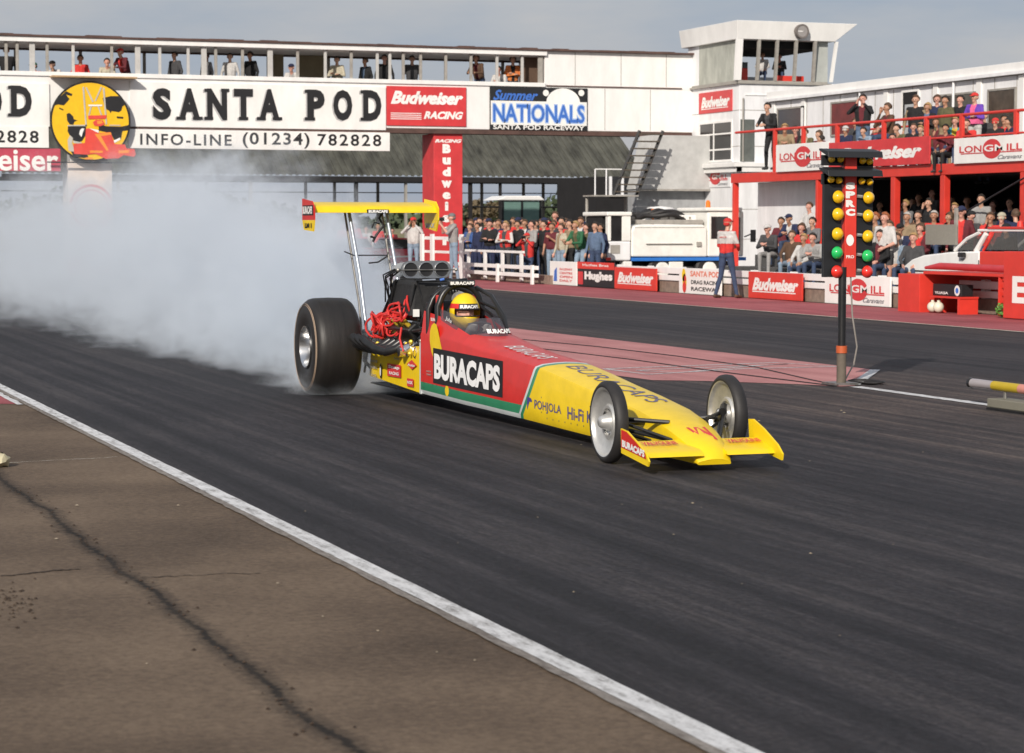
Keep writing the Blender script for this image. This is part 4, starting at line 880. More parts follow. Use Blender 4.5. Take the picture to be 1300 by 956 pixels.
def lamp(px_,py_,r,m,side=0,e=.03):
    c=sp(px_,py_,XS+e); mb=M()
    mb.lathe([(.055,0),(.05,r*.35),(.035,r*.7),(.01,r*.95),(0,r)],c,0,22); l=mb.build('lamp',m,lt,smooth=True)
    mb=M(); mb.lathe([(.0,r*1.02),(-.07,r*.75),(-.1,r*.3),(-.1,0)],c,0,18); mb.build('housing',BLKM,l,smooth=True)
for u,v in ((1055.5,202),(1067,202),(1095,204),(1104,205),(1055,228),(1065,229),(1094,230),(1104,231)): lamp(u,v,.038,AMB)
for v,m in ((250,AMB),(272,AMB),(297,AMB),(321,GRN),(345,RDL)): lamp(1064.5-.02*(v-250),v,.068,m)
for v,m in ((251,AMB),(274,AMB),(300,AMB),(325,GRN),(345,RDL)): lamp(1103-.02*(v-250),v,.066,m); 
for v in (251,274,300,325,345):
    mb=M(); mb.tube([sp(1088,v-2,XS+.0),sp(1098,v-1,XS+.0)],.018,6); mb.build('bracket',ALU,lt)
F=FX(XS+.02)
for i,ch in enumerate('SPRC'): tx(lt,ch,F,1073.5,231.5+i*11.2,1085.5,240.5+i*11.2,WHITE2,.08,e=.004)
mb=M(); mb.disc(F(1079,305,.004),.045,0,20,.06); mb.build('white_badge',WHITE2,lt,recalc=False)
tx(lt,'PRO',F,1074,324,1084,328,WHITE2,.03)
mb=M(); mb.disc(F(1079,196,.004),.03,0,16); 
mb=M(); mb.tube([sp(1080,352),sp(1082,400,XS-.1),sp(1088,440,XS-.2),sp(1084,462,XS-.3),(XS-.3,p0.y+.2,.02),(XS+.05,p0.y+.05,.02)],.009,6); mb.build('hanging_cable',GREYP,lt,smooth=True)
# cables on the pad
cb=M()
for k in range(3):
    pts=[]; c=on_g(1100,487)
    for j in range(22):
        t=j/21*2*math.pi*1.5+k; pts.append(c+Vector(((.22+.03*k)*math.cos(t),(.12+.02*k)*math.sin(t),.01+.008*k+.004*math.sin(3*t))))
    cb.tube(pts,.007,5)
tag(cb.build('coiled_cable',BLKR,smooth=True),'loose black cable coil on the ground beside the foot of the light tree','cable')
for lab,pts in (('upper dark cable lying across the pink median pad',((655,430),(760,440),(860,452),(960,466),(1030,482),(1064,489))),('lower dark cable lying across the pink median pad',((640,438),(700,444),(800,456),(900,470),(980,480),(1062,490)))):
    mb=M(); mb.tube([on_g(a,b,.012) for a,b in pts],.006,6); tag(mb.build('ground_cable',BLKR,smooth=True),lab,'cable')
# timing beam unit at right edge
tu=thing('beam_sensor','low timing beam tube in grey, yellow and pink on a small stand','sensor',(-18,11.5,0))
SY=11.5; za=.235
a=on_y(1233,486,SY); b=on_y(1262,486,SY); c=on_y(1296,484,SY)
mb=M(); mb.lathe([(0,.028),(0,.045),(b.x-a.x,.042)],(a.x,SY,a.z),0,20); mb.build('barrel',mat('grey_tube',(.35,.32,.33),.4,coat=.3),tu,smooth=True)
mb=M(); mb.lathe([(-.01,0),(-.01,.05),(.03,.05),(.03,.046)],(a.x,SY,a.z),0,20); mb.build('lens_ring',BLKM,tu)
mb=M(); mb.lathe([(0,.044),(c.x-b.x,.044)],(b.x+.001,SY,a.z),0,20); mb.build('yellow_band',mat('dull_yellow',(.5,.36,.02),.5),tu,smooth=True)
mb=M(); mb.lathe([(0,.044),(.5,.044),(.5,0)],(c.x+.002,SY,a.z),0,20); mb.build('pink_band',mat('pale_pink',(.6,.25,.2),.5),tu,smooth=True)
x=on_y(1276,500,SY).x
for xx in (x,x+.5): mb=M(); mb.tube([(xx,SY,.06),(xx,SY,a.z-.04)],.018,8); mb.build('leg',STEEL,tu)
mb=M(); mb.box((x-.1,SY-.13,.02),(x+.75,SY+.1,.1)); mb.build('base_box',mat('olive_grey_metal',(.2,.19,.15),.6),tu,bevel=.008)
mb=M(); mb.box((x-.06,SY-.16,.0),(x+.7,SY+.13,.02)); mb.build('base_plate',BLKM,tu)
# red service cars half hidden by smoke
for i,(pa,pb,pz,lab) in enumerate(((470,552,318,'red low car with pale stripe behind the wing struts, half in smoke'),(430,492,300,'small red car beyond the smoke left of the wing struts'))):
    X_=-80-6*i; a=on_x(pa,pz,X_); b=on_x(pb,pz,X_)
    o=thing('parked_car',lab,'car',(X_,(a.y+b.y)/2,0))
    w_=b.y-a.y; y=a.y; P=mat('pink_red_paint',(.6,.04,.07),.35,coat=.5)
    mb=M(); mb.prism([(y,.25),(y+w_,.25),(y+w_,.6),(y+w_*.93,.72),(y+w_*.7,.8),(y+w_*.25,.82),(y,.72)],0,X_,X_-1.7); mb.build('body',P,o,bevel=.05)
    mb=M(); mb.prism([(y+w_*.22,.82),(y+w_*.72,.8),(y+w_*.6,1.15),(y+w_*.32,1.17)],0,X_-.1,X_-1.6); mb.build('cabin',DARKW,o,bevel=.04)
    mb=M(); mb.prism([(y+w_*.31,1.172),(y+w_*.61,1.152),(y+w_*.6,1.2),(y+w_*.33,1.22)],0,X_-.1,X_-1.6); mb.build('roof',P,o)
    mb=M(); mb.box((X_+.004,y+.05,.5),(X_+.01,y+w_-.05,.56)); mb.build('pale_stripe',WHITE2,o)
    for yy in (y+w_*.18,y+w_*.82):
        mb=M(); mb.lathe([(0,0),(0,.29),(-.18,.29),(-.18,0)],(X_+.012,yy,.29),0,24); mb.build('wheel',BLKR,o)
# ------------------------------------------------------------------ the dragster
DO=Vector((-22.1,6.8,0))
dr=thing('dragster','yellow and red top fuel dragster with tall rear wing leaving smoke','race car',DO)
def D(mb,name,m,smooth=False,bevel=0,par=None,recalc=True): return mb.build(name,m,par or dr,local=True,smooth=smooth,bevel=bevel,recalc=recalc)
# x, z bottom, half width, shoulder z, top z, top half width, slant
ST=[(1.85,.125,.27,.70,.90,.235,0),(2.3,.12,.27,.69,.86,.22,0),(2.7,.115,.27,.675,.79,.21,0),(3.05,.11,.268,.655,.725,.2,0),(3.6,.108,.262,.615,.655,.2,0),
    (4.0,.103,.258,.585,.61,.2,.12),(4.40,.10,.253,.545,.57,.195,.4),
    (4.44,.10,.252,.542,.566,.194,.4),(4.50,.10,.25,.54,.56,.193,.4),(5.0,.093,.246,.50,.52,.185,.3),(5.7,.083,.235,.445,.465,.18,.1),(6.3,.075,.222,.40,.42,.17,0),
    (6.9,.068,.205,.345,.365,.155,0),(7.25,.064,.19,.29,.315,.14,0),(7.5,.06,.175,.235,.262,.13,0),(7.68,.058,.155,.185,.212,.115,0),(7.80,.056,.14,.135,.16,.105,0),(7.86,.054,.13,.09,.112,.1,0),(7.88,.05,.125,.065,.075,.1,0)]
def ring(s):
    x,zb,h,zs,zt,ht,sl=s; q=zs-zb; z1=zb+min(.04,.2*q); z2=zb+min(.115,.5*q); z3=zs-min(.02,.2*q); dy=-.09*max(0,(x-6.2)/1.66)**1.2
    def X(z): return x+sl*(z-zb)/max(zs-zb,.01)
    L_=[(X(zb),-h*.93,zb-.0),(X(z1),-h,z1),(X(z2),-h,z2),(X(z3),-h,z3),(X(zs),-h*.965,zs+.004),(X(zt),-ht,zt),(X(zt)+.02,-ht*.5,zt+.012),(X(zt)+.02,0,zt+.016),
            (X(zt)+.02,ht*.5,zt+.012),(X(zt),ht,zt),(X(zs),h*.965,zs+.004),(X(z3),h,z3),(X(z2),h,z2),(X(z1),h,z1),(X(zb),h*.93,zb)]
    return [(a,b+dy,c) for a,b,c in L_]
def shell(name,sts,cols,open_top=False,cap=True):
    mb=M(); rs=[ring(s) for s in sts]; n=15; b=0
    for i in range(len(rs)-1):
        for k in range(n):
            if k==14: kk=0
            else: kk=k+1
            if open_top and 5<=k<=8: continue
            mb.k=cols(k); mb.add([rs[i][k],rs[i][kk],rs[i+1][kk],rs[i+1][k]],[(0,1,2,3)])
    mb.k=0
    if cap: mb.add(rs[-1],[tuple(range(n))])
    return mb
RW=mat('silver_white_sill',(.62,.66,.66),.35,coat=.5)
BR=[REDB,GREENB,RW]
colr=lambda k:{0:2,1:1,13:2,12:1,14:2}.get(k,0)
D(shell('x',ST[:4],colr,True,False),'cockpit_body',BR,True)
D(shell('x',ST[3:7],colr,False,False),'cowl_body',BR,True)
D(shell('x',ST[6:8],lambda k:0,False,False),'silver_stripe',RW,True)
D(shell('x',ST[7:9],lambda k:0,False,False),'green_stripe_band',GREENB,True)
D(shell('x',ST[8:],lambda k:0),'nose_body',YEL,True)
# engine side panels
for s in (-1,1):
    mb=M(); y=s*.262
    mb.add([(.15,y,.19),(1.8,y,.128),(1.84,y,.57),(1.2,y,.52),(.7,y,.45),(.2,y,.42)],[(0,1,2,3,4,5)])
    mb.add([(.15,y-s*.02,.19),(1.8,y-s*.02,.128),(1.84,y-s*.02,.57),(1.2,y-s*.02,.52),(.7,y-s*.02,.45),(.2,y-s*.02,.42)],[(5,4,3,2,1,0)])
    D(mb,'engine_side_panel',YEL,recalc=False)
    mb=M(); mb.box((1.805,y-s*.006,.122),(1.85,y+s*.006,.60)); D(mb,'panel_edge',RW)
mb=M(); mb.box((-.2,-.25,.12),(7.0,.25,.135)) if False else mb.box((.15,-.25,.11),(1.86,.25,.125)); D(mb,'belly_pan',BLKM)
# decals on the near side
def side(x,z,e=.004):
    # width of the body side at x
    for a,b in zip(ST[:-1],ST[1:]):
        if a[0]<=x<=b[0]:
            t=(x-a[0])/(b[0]-a[0]); return (x,-(a[2]+(b[2]-a[2])*t)-e,z)
    return (x,-.272-e,z)
def quadmap(p00,p10,p11,p01,e):
    def f(a,b):
        x=(1-a)*(1-b)*p00[0]+a*(1-b)*p10[0]+a*b*p11[0]+(1-a)*b*p01[0]; z=(1-a)*(1-b)*p00[1]+a*(1-b)*p10[1]+a*b*p11[1]+(1-a)*b*p01[1]
        return side(x,z,e)
    return f
def px2(px_,py_,Y=6.54): p=on_y(px_,py_,Y); return (p.x-DO.x,p.z)
def patch(name,m,P,e,n=6,par=None):
    f=quadmap(*P,e); mb=M()
    for i in range(n): mb.quad(f(i/n,0),f((i+1)/n,0),f((i+1)/n,1),f(i/n,1))
    return D(mb,name,m,recalc=False,par=par)
def dtext(s,m,P,e,bold=.02,shear=0,spacing=1,par=None):
    mb=M(); put_text(mb,s,quadmap(*P,e),bold,shear,spacing); return D(mb,'lettering',m,recalc=False,par=par)
Q=[px2(551.5,486),px2(638,505),px2(638.5,458.5),px2(551.5,441.5)]
pn=patch('black_name_panel',BLACKL,Q,.003)
def sub(Q,u0,v0,u1,v1):
    g=lambda a,b:((1-a)*(1-b)*Q[0][0]+a*(1-b)*Q[1][0]+a*b*Q[2][0]+(1-a)*b*Q[3][0],(1-a)*(1-b)*Q[0][1]+a*(1-b)*Q[1][1]+a*b*Q[2][1]+(1-a)*b*Q[3][1])
    return [g(u0,v0),g(u1,v0),g(u1,v1),g(u0,v1)]
dtext('BURACAPS',mat('clean_white_vinyl',(.92,.92,.92),.4),sub(Q,.025,.13,.97,.86),.008,.05,par=pn)
# yellow swoosh behind the panel
mb=M(); ps=[]
for a,b in ((553,458),(549,446),(547,432),(547.5,420),(549.5,413),(552.5,410),(555.5,412),(557.5,419),(560,432),(563,446),(565,458)):
    ps.append(side(*px2(a,b),.0015))
mb.add(ps,[tuple(range(11))]); D(mb,'yellow_swoosh',YEL,recalc=False)
mb=M(); mb.disc(side(2.62,.205,.0015),.055,1,16,.05); D(mb,'yellow_dot',YEL,recalc=False)
NB=mat('navy_vinyl',(.06,.05,.25),.4); NG=mat('grey_navy_vinyl',(.12,.1,.2),.4)
P=[px2(683,523,6.56),px2(714,530,6.56),px2(714,515,6.56),px2(683,508,6.56)]
dtext('P',NB,[px2(671,520,6.56),px2(677,521,6.56),px2(677,505,6.56),px2(671,504,6.56)],.004,.1); dtext('POHJOLA',NG,[px2(680,522,6.56),px2(713,529,6.56),px2(713,515,6.56),px2(680,507,6.56)],.004,.015)
dtext('Hi-Fi Klub',NG,[px2(720.5,532,6.56),px2(764,541,6.56),px2(764,526,6.56),px2(720.5,516,6.56)],.004,.02)
# sponsor patches on the yellow engine panel
def ep(px_,py_): return px2(px_,py_,6.535)
def eq(name,m,x0,y0,x1,y1,e,sl=.16):
    return patch(name,m,[ep(x0,y1),ep(x1,y1+sl*(x1-x0)),ep(x1,y0+sl*(x1-x0)),ep(x0,y0)],e,1)
def et(s,m,x0,y0,x1,y1,e=.009,b=.03,sl=.16): return dtext(s,m,[ep(x0,y1),ep(x1,y1+sl*(x1-x0)),ep(x1,y0+sl*(x1-x0)),ep(x0,y0)],e,b)
eq('red_sticker',REDS,493,461,510,477,.004); et('Snap',WHITE2,495,463,509,468); et('RACING',WHITE2,496,471,508,475)
def dia(x,y,r,m,nm):
    mb=M(); mb.add([side(*ep(x-r,y-1),.004),side(*ep(x,y+r),.004),side(*ep(x+r,y+1),.004),side(*ep(x,y-r),.004)],[(0,1,2,3)]); D(mb,nm,m,recalc=False)
dia(524,463,6.2,REDS,'diamond_sticker'); et('Auto',WHITE2,519.5,461,528.5,464.5)
eq('red_sticker',REDS,518,480,526,490,.004); et('NGK',WHITE2,519,483,526,487)
mb=M(); mb.disc(side(*ep(484.5,471),.004),.035,1,18,.075); D(mb,'dark_oval_sticker',BLACKL,recalc=False)
mb=M(); mb.disc(side(*ep(484.5,471),.007),.022,1,18,.05); D(mb,'pale_oval',WHITE2,recalc=False)
et('RACE',GREYL,472,456,481,459); et('FUEL',GREYP,472,464,481,467); et('OIL',GREYP,472,474,481,478); et('Sox',GREYP,502,453,509,456)
et('PARTS',GREYP,543,470,549,472); et('TEAM',GREYP,543,474,549,476)
# lettering on the top of the nose, faces up
def topm(x0,x1,y0,y1,e):
    def zt(x):
        for a,b in zip(ST[:-1],ST[1:]):
            if a[0]+a[6]<=x<=b[0]+b[6]: t=(x-a[0]-a[6])/(b[0]+b[6]-a[0]-a[6]); return a[4]+(b[4]-a[4])*t
        return ST[-1][4]
    return lambda a,b:(x0+(x1-x0)*a,y0+(y1-y0)*b,zt(x0+(x1-x0)*a)+.016+e)
mb=M(); put_text(mb,'BURACAPS',topm(5.05,6.75,-.085,.075,.004),.0)
D(mb,'top_lettering',NG,recalc=False)
mb=M(); put_text(mb,'BURACAPS',topm(3.75,4.6,-.14,.04,.004),.0); D(mb,'cowl_lettering',WHITE2,recalc=False)
# nose emblem
mb=M(); nx=7.80
def ne(px_,py_):
    best=None; d=ray(px_,py_)
    # intersect the sloping nose plane through stations 13..15
    p0=Vector((DO.x+7.55,DO.y,.245)); p1=Vector((DO.x+7.80,DO.y,.150)); n=Vector((-(p1.z-p0.z),0,p1.x-p0.x)).normalized()
    c=Vector((0,0,EYE)); t=(p0-c).dot(n)/d.dot(n); q=c+d*t+n*.012; return q-DO
fe_=topm(7.52,7.74,-.145,.0,.006); put_text(mb,'VN',lambda a,b:fe_(1-b,a),.06); D(mb,'red_nose_emblem',REDS,recalc=False)
# fasteners and seams on the flank
mb=M()
for k in range(46):
    x=1.95+k*.125
    if 2.7<x<4.75: continue
    mb.disc(side(x,.235 if x<5 else .15,.004),.007,1,8)
for x in (1.93,4.95,5.95,6.75):
    for z in (.19,.25,.31): mb.disc(side(x,z,.004),.007,1,8)
D(mb,'rivet_row',STEEL,recalc=False)
for x in (5.98,6.78):
    mb=M(); mb.quad(side(x,.10,.002),side(x+.008,.10,.002),side(x+.03,.33,.002),side(x+.022,.33,.002)); D(mb,'panel_seam',GREYP,recalc=False)
# front wing
def airfoil(x,z,ch,th,tilt):
    pts=[]
    for k in range(12):
        t=k/11; pts.append((t,th*1.6*(math.sqrt(t)-t)*1.0+.0))
    for k in range(10,0,-1):
        t=k/11; pts.append((t,-th*.5*(math.sqrt(t)-t)))
    c,s=math.cos(tilt),math.sin(tilt)
    return [(x-(ch*a*c-b*s), z+(ch*a*s+b*c)) for a,b in pts]
for s,y0,y1 in ((-1,-.62,-.18),(1,.0,.36)):
    mb=M(); mb.prism(airfoil(7.90,.115,.34,.05,rad(14)),1,y0,y1); fw=D(mb,'front_wing',YEL,True)
    ya=y0+.06 if s<0 else y0+.08; 
    f=lambda a,b,ya=ya:(7.74-.07*b,ya+.26*a,.186+.017*b)
    mb=M(); put_text(mb,'VALVOLINE',f,.04); D(mb,'wing_lettering',REDS,recalc=False,par=fw)
# endplates
mb=M(); ypl=-.625
mb.prism([(7.52,.115),(7.98,.065),(8.0,.1),(7.95,.15),(7.78,.22),(7.62,.275),(7.51,.285)],1,ypl-.012,ypl+.0); e1=D(mb,'wing_endplate',YEL)
mb=M(); mb.add([(7.525,ypl-.015,.155),(7.96,ypl-.015,.112),(7.945,ypl-.015,.148),(7.78,ypl-.015,.215),(7.62,ypl-.015,.27),(7.525,ypl-.015,.28)],[tuple(range(6))]); D(mb,'red_area',REDB,recalc=False,par=e1)
mb=M(); put_text(mb,'BURACAPS',lambda a,b:(7.55+.39*a,ypl-.019,.162-.04*a+.05*b),.06); D(mb,'lettering',WHITE2,recalc=False,par=e1)
mb=M(); ypl=.36
mb.prism([(7.5,.14),(8.0,.075),(8.01,.12),(7.93,.18),(7.72,.27),(7.55,.325),(7.48,.32)],1,ypl,ypl+.014); D(mb,'wing_endplate',YEL)
# front wheels, arms
def wheel(x,y,z,r,w_,rimr,outer,prof,parm,nm='front_wheel',ang=0):
    mb=M(); s=1 if outer>0 else -1
    mb.lathe([(0,rimr),(-s*.004,rimr*1.04),(0,r*.93),(s*w_*.18,r*.985),(s*w_*.5,r),(s*w_*.82,r*.985),(s*w_,r*.93),(s*w_,rimr),(s*w_*.5,rimr*.96),(0,rimr)],(0,0,0),1,64)
    R_=Matrix.Rotation(ang,4,'Z')
    for i,v in enumerate(mb.v): mb.v[i]=R_@v+Vector((x,y,z))
    t=D(mb,nm,parm,True)
    mb=M(); mb.lathe([(a*s,b) for a,b in prof],(0,0,0),1,64)
    for i,v in enumerate(mb.v): mb.v[i]=R_@v+Vector((x,y,z))
    D(mb,'rim',ALU,True,par=t)
    return t
rimp=[(.0,.249),(.004,.24),(.025,.232),(.04,.215),(.05,.13),(.035,.118),(.035,.10),(.055,.095),(.06,.07),(.03,.06),(.0,.048),(-.02,.04),(-.03,.025),(-.03,0)]
t=wheel(7.09,-.60,.295,.295,.095,.25,1,rimp,BLKR,ang=rad(-2))
mb=M()
for k in range(5):
    a=k*1.2566; mb.tube([(7.09+.1*math.cos(a),-.56,.295+.1*math.sin(a)),(7.09+.1*math.cos(a),-.545,.295+.1*math.sin(a))],.016,10)
D(mb,'lightening_hole',BLKM,par=t)
t=wheel(6.90,.42,.305,.295,.095,.25,1,rimp,BLKR,ang=rad(-2))
mb=M(); mb.tube([(6.90,.40,.3),(6.90,.47,.3)],.05,16); mb.tube([(6.97,.40,.33),(6.87,.46,.36)],.03,10); mb.tube([(6.83,.41,.27),(6.87,.46,.24)],.03,10); D(mb,'hub',BLKM,par=t)
for s in (-1,1):
    w0=-.52 if s<0 else .42; xx=7.09 if s<0 else 6.90
    mb=M(); mb.tube([(xx,w0,.32),(xx+.25,s*.19,.30)],.016,8); mb.tube([(xx,w0,.26),(xx+.45,s*.175,.17)],.015,8); mb.tube([(xx-.05,w0,.24),(xx+.05,s*.2,.14)],.013,8); mb.tube([(xx+.05,w0,.31),(xx+.5,s*.17,.16)],.012,8); mb.tube([(xx,w0,.29),(xx-.1,s*.2,.27)],.018,8)
    D(mb,'suspension_arms',BLKM,True)
# rear wheels
RTY=mat('worn_slick_rubber',(.016,.014,.013),.5,var=.35,scale=3,bump=.15,stretch=(1,6,1))
def rear(y,s,name='rear_tyre'):
    w_=.45; r=.485
    pf=[(0,.205),(-.02,.24),(-.03,.33),(-.022,.42),(.0,.455),(.03,.478),(.07,.487),(.21,.492),(.355,.487),(.395,.478),(.425,.455),(.445,.42),(.453,.33),(.445,.24),(.425,.205),(.21,.2),(0,.205)]
    mb=M(); mb.lathe(pf,(0,y,r-.006),1,80); t=D(mb,'rear_wheel',RTY,True)
    mb=M()
    for rr_ in (.415,.432):
        mb.lathe([(-.0265+(.004 if rr_>.42 else 0),rr_-.003),(-.03+(.004 if rr_>.42 else 0),rr_),(-.0235+(.004 if rr_>.42 else 0),rr_+.003)],(0,y,r-.006),1,80)
    D(mb,'sidewall_line',mat('tan_tyre_line',(.3,.22,.16),.8),True,par=t)
    mb=M(); mb.lathe([(-.012,.213),(-.03,.212),(-.03,.203),(-.005,.195),(.06,.18),(.10,.17),(.115,.12),(.10,.10),(.10,.075),(.05,.065),(.03,.04),(.03,0)],(0,y,r-.006),1,64); D(mb,'rim',CHROME,True,par=t)
    mb=M()
    for k in range(8):
        a=k*math.pi/4; mb.tube([(.135*math.cos(a),y+.1,r+.135*math.sin(a)),(.135*math.cos(a),y+.125,r+.135*math.sin(a))],.012,8)
    D(mb,'wheel_nut',STEEL,par=t)
rear(-.86,-1); rear(.38,1)
mb=M(); mb.tube([(0,-.45,.49),(0,.45,.49)],.075,16); mb.tube([(-.02,-.13,.49),(-.02,.13,.49)],.19,18); D(mb,'rear_axle',BLKM,True)
# rear frame and tubes
mb=M()
for s in (-1,1):
    mb.tube([(-.25,s*.2,.32),(.3,s*.22,.2),(1.8,s*.24,.17)],.018,8); mb.tube([(-.25,s*.2,.62),(.4,s*.22,.60),(1.8,s*.235,.72)],.018,8)
    for x in (-.2,.3,.8,1.3): mb.tube([(x,s*.21,.2),(x+.2,s*.21,.62)],.013,6)
    mb.tube([(-.25,s*.2,.62),(-.25,s*.2,.32)],.018,6)
D(mb,'chassis_tubes',BLKM,True)
# engine
mb=M(); mb.box((.75,-.17,.25),(1.5,.17,.62)); mb.box((.5,-.12,.3),(.75,.12,.6)); mb.box((1.5,-.1,.35),(1.62,.1,.6)); D(mb,'engine_block',STEEL,bevel=.02)
for s in (-1,1):
    mb=M()
    mb.obox((1.12,s*.20,.69),(.72,.12,.13),Matrix.Rotation(s*rad(-40),3,'X')); vc=D(mb,'valve_cover',BLKM,bevel=.02)
    mb=M(); 
    for k in range(4): mb=M(); mb.tube([(.86+k*.18,s*.23,.73),(.86+k*.18,s*.29,.79)],.022,8); D(mb,'gold_plug_cap',GOLD,par=vc)
mb=M(); mb.tube([(1.45,-.30,.50),(1.45,-.18,.56)],.06,16); mb.tube([(1.45,-.36,.50),(1.45,-.30,.50)],.05,16); D(mb,'magneto',CHROME,True)
mb=M(); mb.lathe([(0,.04),(0,.055),(.012,.055),(.012,.04)],(1.66,-.27,.50),1,20); D(mb,'chrome_ring',CHROME)
for k in range(10):
    x=.3+R.random()*1.3; z=.45+R.random()*.15; mb=M(); mb.ball((x,-.25-R.random()*.05,z),.018+R.random()*.012,8); D(mb,'brass_fitting',GOLD)
mb=M()
for k in range(6):
    x=.4+.16*k; mb.tube([(x,-.24,.5),(x+.06,-.3,.46),(x+.15,-.28,.5)],.011,6)
D(mb,'fuel_lines',mat('yellow_hose',(.7,.55,.03),.5),True)
# ignition leads
mb=M()
R2=random.Random(5)
for k in range(26):
    big=k%2
    cx_,cy_,cz_=(1.02+R2.uniform(-.28,.38),-.24+R2.uniform(-.05,.05),.79+R2.uniform(-.02,.05)) if big else (.75+R2.uniform(-.32,.25),-.27,.73+R2.uniform(-.05,.03))
    if big: cz_+= (cx_-.9)*.18
    a0=R2.random()*6; n=22; ra=R2.uniform(.1,.2); rb=R2.uniform(.06,.11); th=R2.uniform(-.5,.5)
    pts=[]
    for j in range(n+1):
        a=a0+j/n*R2.uniform(4.6,5.6); u=ra*math.cos(a); v=rb*math.sin(a)
        pts.append((cx_+u*math.cos(th)-v*math.sin(th),cy_+.04*math.sin(a*1.3+k)-.02*(k%3),cz_+u*math.sin(th)*.6+v*math.cos(th)))
    mb.tube(pts,.0105,6)
mb.tube([(1.35,-.3,.72),(1.42,-.34,.62),(1.5,-.33,.5)],.011,6)
for k in range(4): mb.tube([(1.3,-.26,.85),(1.0-.2*k,-.3,.86-.04*k),(.6-.1*k,-.28,.76),(.5,-.27,.66)],.0105,6)
D(mb,'ignition_leads',LEAD,True)
# blower with blanket
mb=M(); mb.box((.72,-.19,.78),(1.5,.19,.86)); mb.box((.78,-.17,.86),(1.42,.17,1.14)); bl=D(mb,'blower',BLKM,bevel=.02)
mb=M()
mb.add([(1.5,-.27,.84),(1.5,.26,.84),(1.46,.24,1.15),(1.46,-.22,1.17),(.75,-.27,.84),(.75,.26,.84),(.78,.24,1.15),(.78,-.22,1.17)],[(0,1,2,3),(5,4,7,6),(4,0,3,7),(1,5,6,2),(3,2,6,7)])
bgx=D(mb,'blower_blanket',BAG,bevel=.04)
for pa_ in ([(1.47,-.25,.9),(1.49,-.21,1.14)],[(1.49,-.1,.84),(1.47,-.19,1.19)],[(.85,-.28,.8),(1.0,-.25,1.17)]): mb=M(); mb.tube(pa_,.009,6); D(mb,'blanket_strap',BLKM,par=bgx)
mb=M(); mb.box((1.52,-.24,.83),(1.535,-.18,.90)); D(mb,'white_tag',WHITE2,par=bgx)
# injector scoop: three round throats facing forward
mb=M(); yc=.045; zc=1.265; hw=.255; hh=.085; prof=[]
def stad(h,w_): 
    out=[]
    for k in range(24):
        a=2*math.pi*k/24; cx_=(w_-h) if math.cos(a)>=0 else -(w_-h); out.append((yc+cx_+h*math.cos(a),h*math.sin(a)))
    return out
secs=[(.62,.055,.2,1.235),(.72,.075,.235,1.25),(1.02,.082,.25,1.262),(1.05,.086,.257,1.265)]
rs=[[(x,y,zz+z) for y,z in stad(h,w_)] for x,h,w_,zz in secs]
for i in range(3):
    for k in range(24): mb.add([rs[i][k],rs[i][(k+1)%24],rs[i+1][(k+1)%24],rs[i+1][k]],[(0,1,2,3)])
mb.add(rs[0],[tuple(range(24))])
# front face with three holes
fr=rs[3]; sc_=D(mb,'injector_scoop',ALU,True)
mb=M(); mb.add([(1.05,y,1.265+z) for y,z in stad(.085,.255)],[tuple(range(24))]); D(mb,'scoop_face',CHROME,recalc=False,par=sc_)
for k in (-1,0,1):
    c=(1.053,yc+k*.158,1.265)
    mb=M(); mb.disc(c,.068,0,28); th=D(mb,'throat',BLACKL,recalc=False,par=sc_)
    mb=M(); mb.lathe([(0,.066),(.012,.068),(.012,.073),(0,.074)],c,0,28); D(mb,'throat_ring',CHROME,True,par=sc_)
mb=M(); mb.tube([(1.068,yc-.29,1.262),(1.068,yc+.3,1.262)],.006,8); mb.ball((1.068,yc-.29,1.262),.02,8); mb.ball((1.068,yc+.3,1.262),.018,8); D(mb,'throttle_shaft',STEEL,par=sc_)
mb=M(); mb.box((.82,-.15,1.14),(1.3,.22,1.185)); D(mb,'injector_plate',BLKM,par=sc_)
mb=M()
for k in range(7):
    y=-.27+R2.uniform(-.04,.04); mb.tube([(1.05,y+.03,1.27),(1.0+R2.uniform(-.1,.1),y-.05,1.2+R2.uniform(-.03,.04)),(.9,y-.02,1.1),(.85+R2.uniform(-.1,.1),y+.02,.95)],.008,6)
mb.tube([(1.5,-.2,1.17),(1.52,.1,1.165),(1.5,.3,1.18),(1.4,.4,1.1)],.012,6); mb.tube([(.95,-.22,1.15),(.3,-.24,.62)],.012,6); mb.tube([(.95,-.24,1.13),(.25,-.27,.55)],.008,6)
mb.tube([(1.5,.25,1.16),(1.65,.34,1.05),(1.8,.3,.9)],.014,6)
D(mb,'hoses',BLKM,True)
mb=M()
for k in range(5): mb.tube([(1.5,.02+.03*k,1.11+.012*(k%2)),(1.56,.07+.03*k,1.12),(1.52,.1+.03*k,1.07)],.008,6)
mb.tube([(1.53,-.15,1.17),(1.53,-.02,1.175)],.012,8); D(mb,'braided_line',CHROME,True)
mb=M(); mb.lathe([(0,.0),(0,.075),(.32,.075),(.34,.05),(.34,0)],(1.52,.22,.99),0,22); D(mb,'breather_tank',ALU,True)
mb=M(); mb.tube([(1.55,.02,1.175),(1.56,.06,1.185)],.012,8); D(mb,'blue_fitting',BLUEL,True)
# exhaust headers, four a side
for s in (-1,1):
    for k in range(4):
        x0=.85+.17*k
        pts=[(x0,s*.26,.58),(x0-.02,s*.34,.52),(x0-.12,s*.42,.485),(x0-.28,s*.48,.51),(x0-.44,s*.52,.56),(x0-.52,s*.535,.60)]
        mb=M(); mb.tube(pts,[.036,.04,.042,.042,.042,.042],12,cap=False); ex=D(mb,'exhaust_pipe',BLKM,True)
        mb=M(); e=Vector(pts[-1]); d=(Vector(pts[-1])-Vector(pts[-2])).normalized(); mb.tube([e-d*.03,e-d*.025],.038,12); D(mb,'pipe_bore',BLACKL,par=ex)
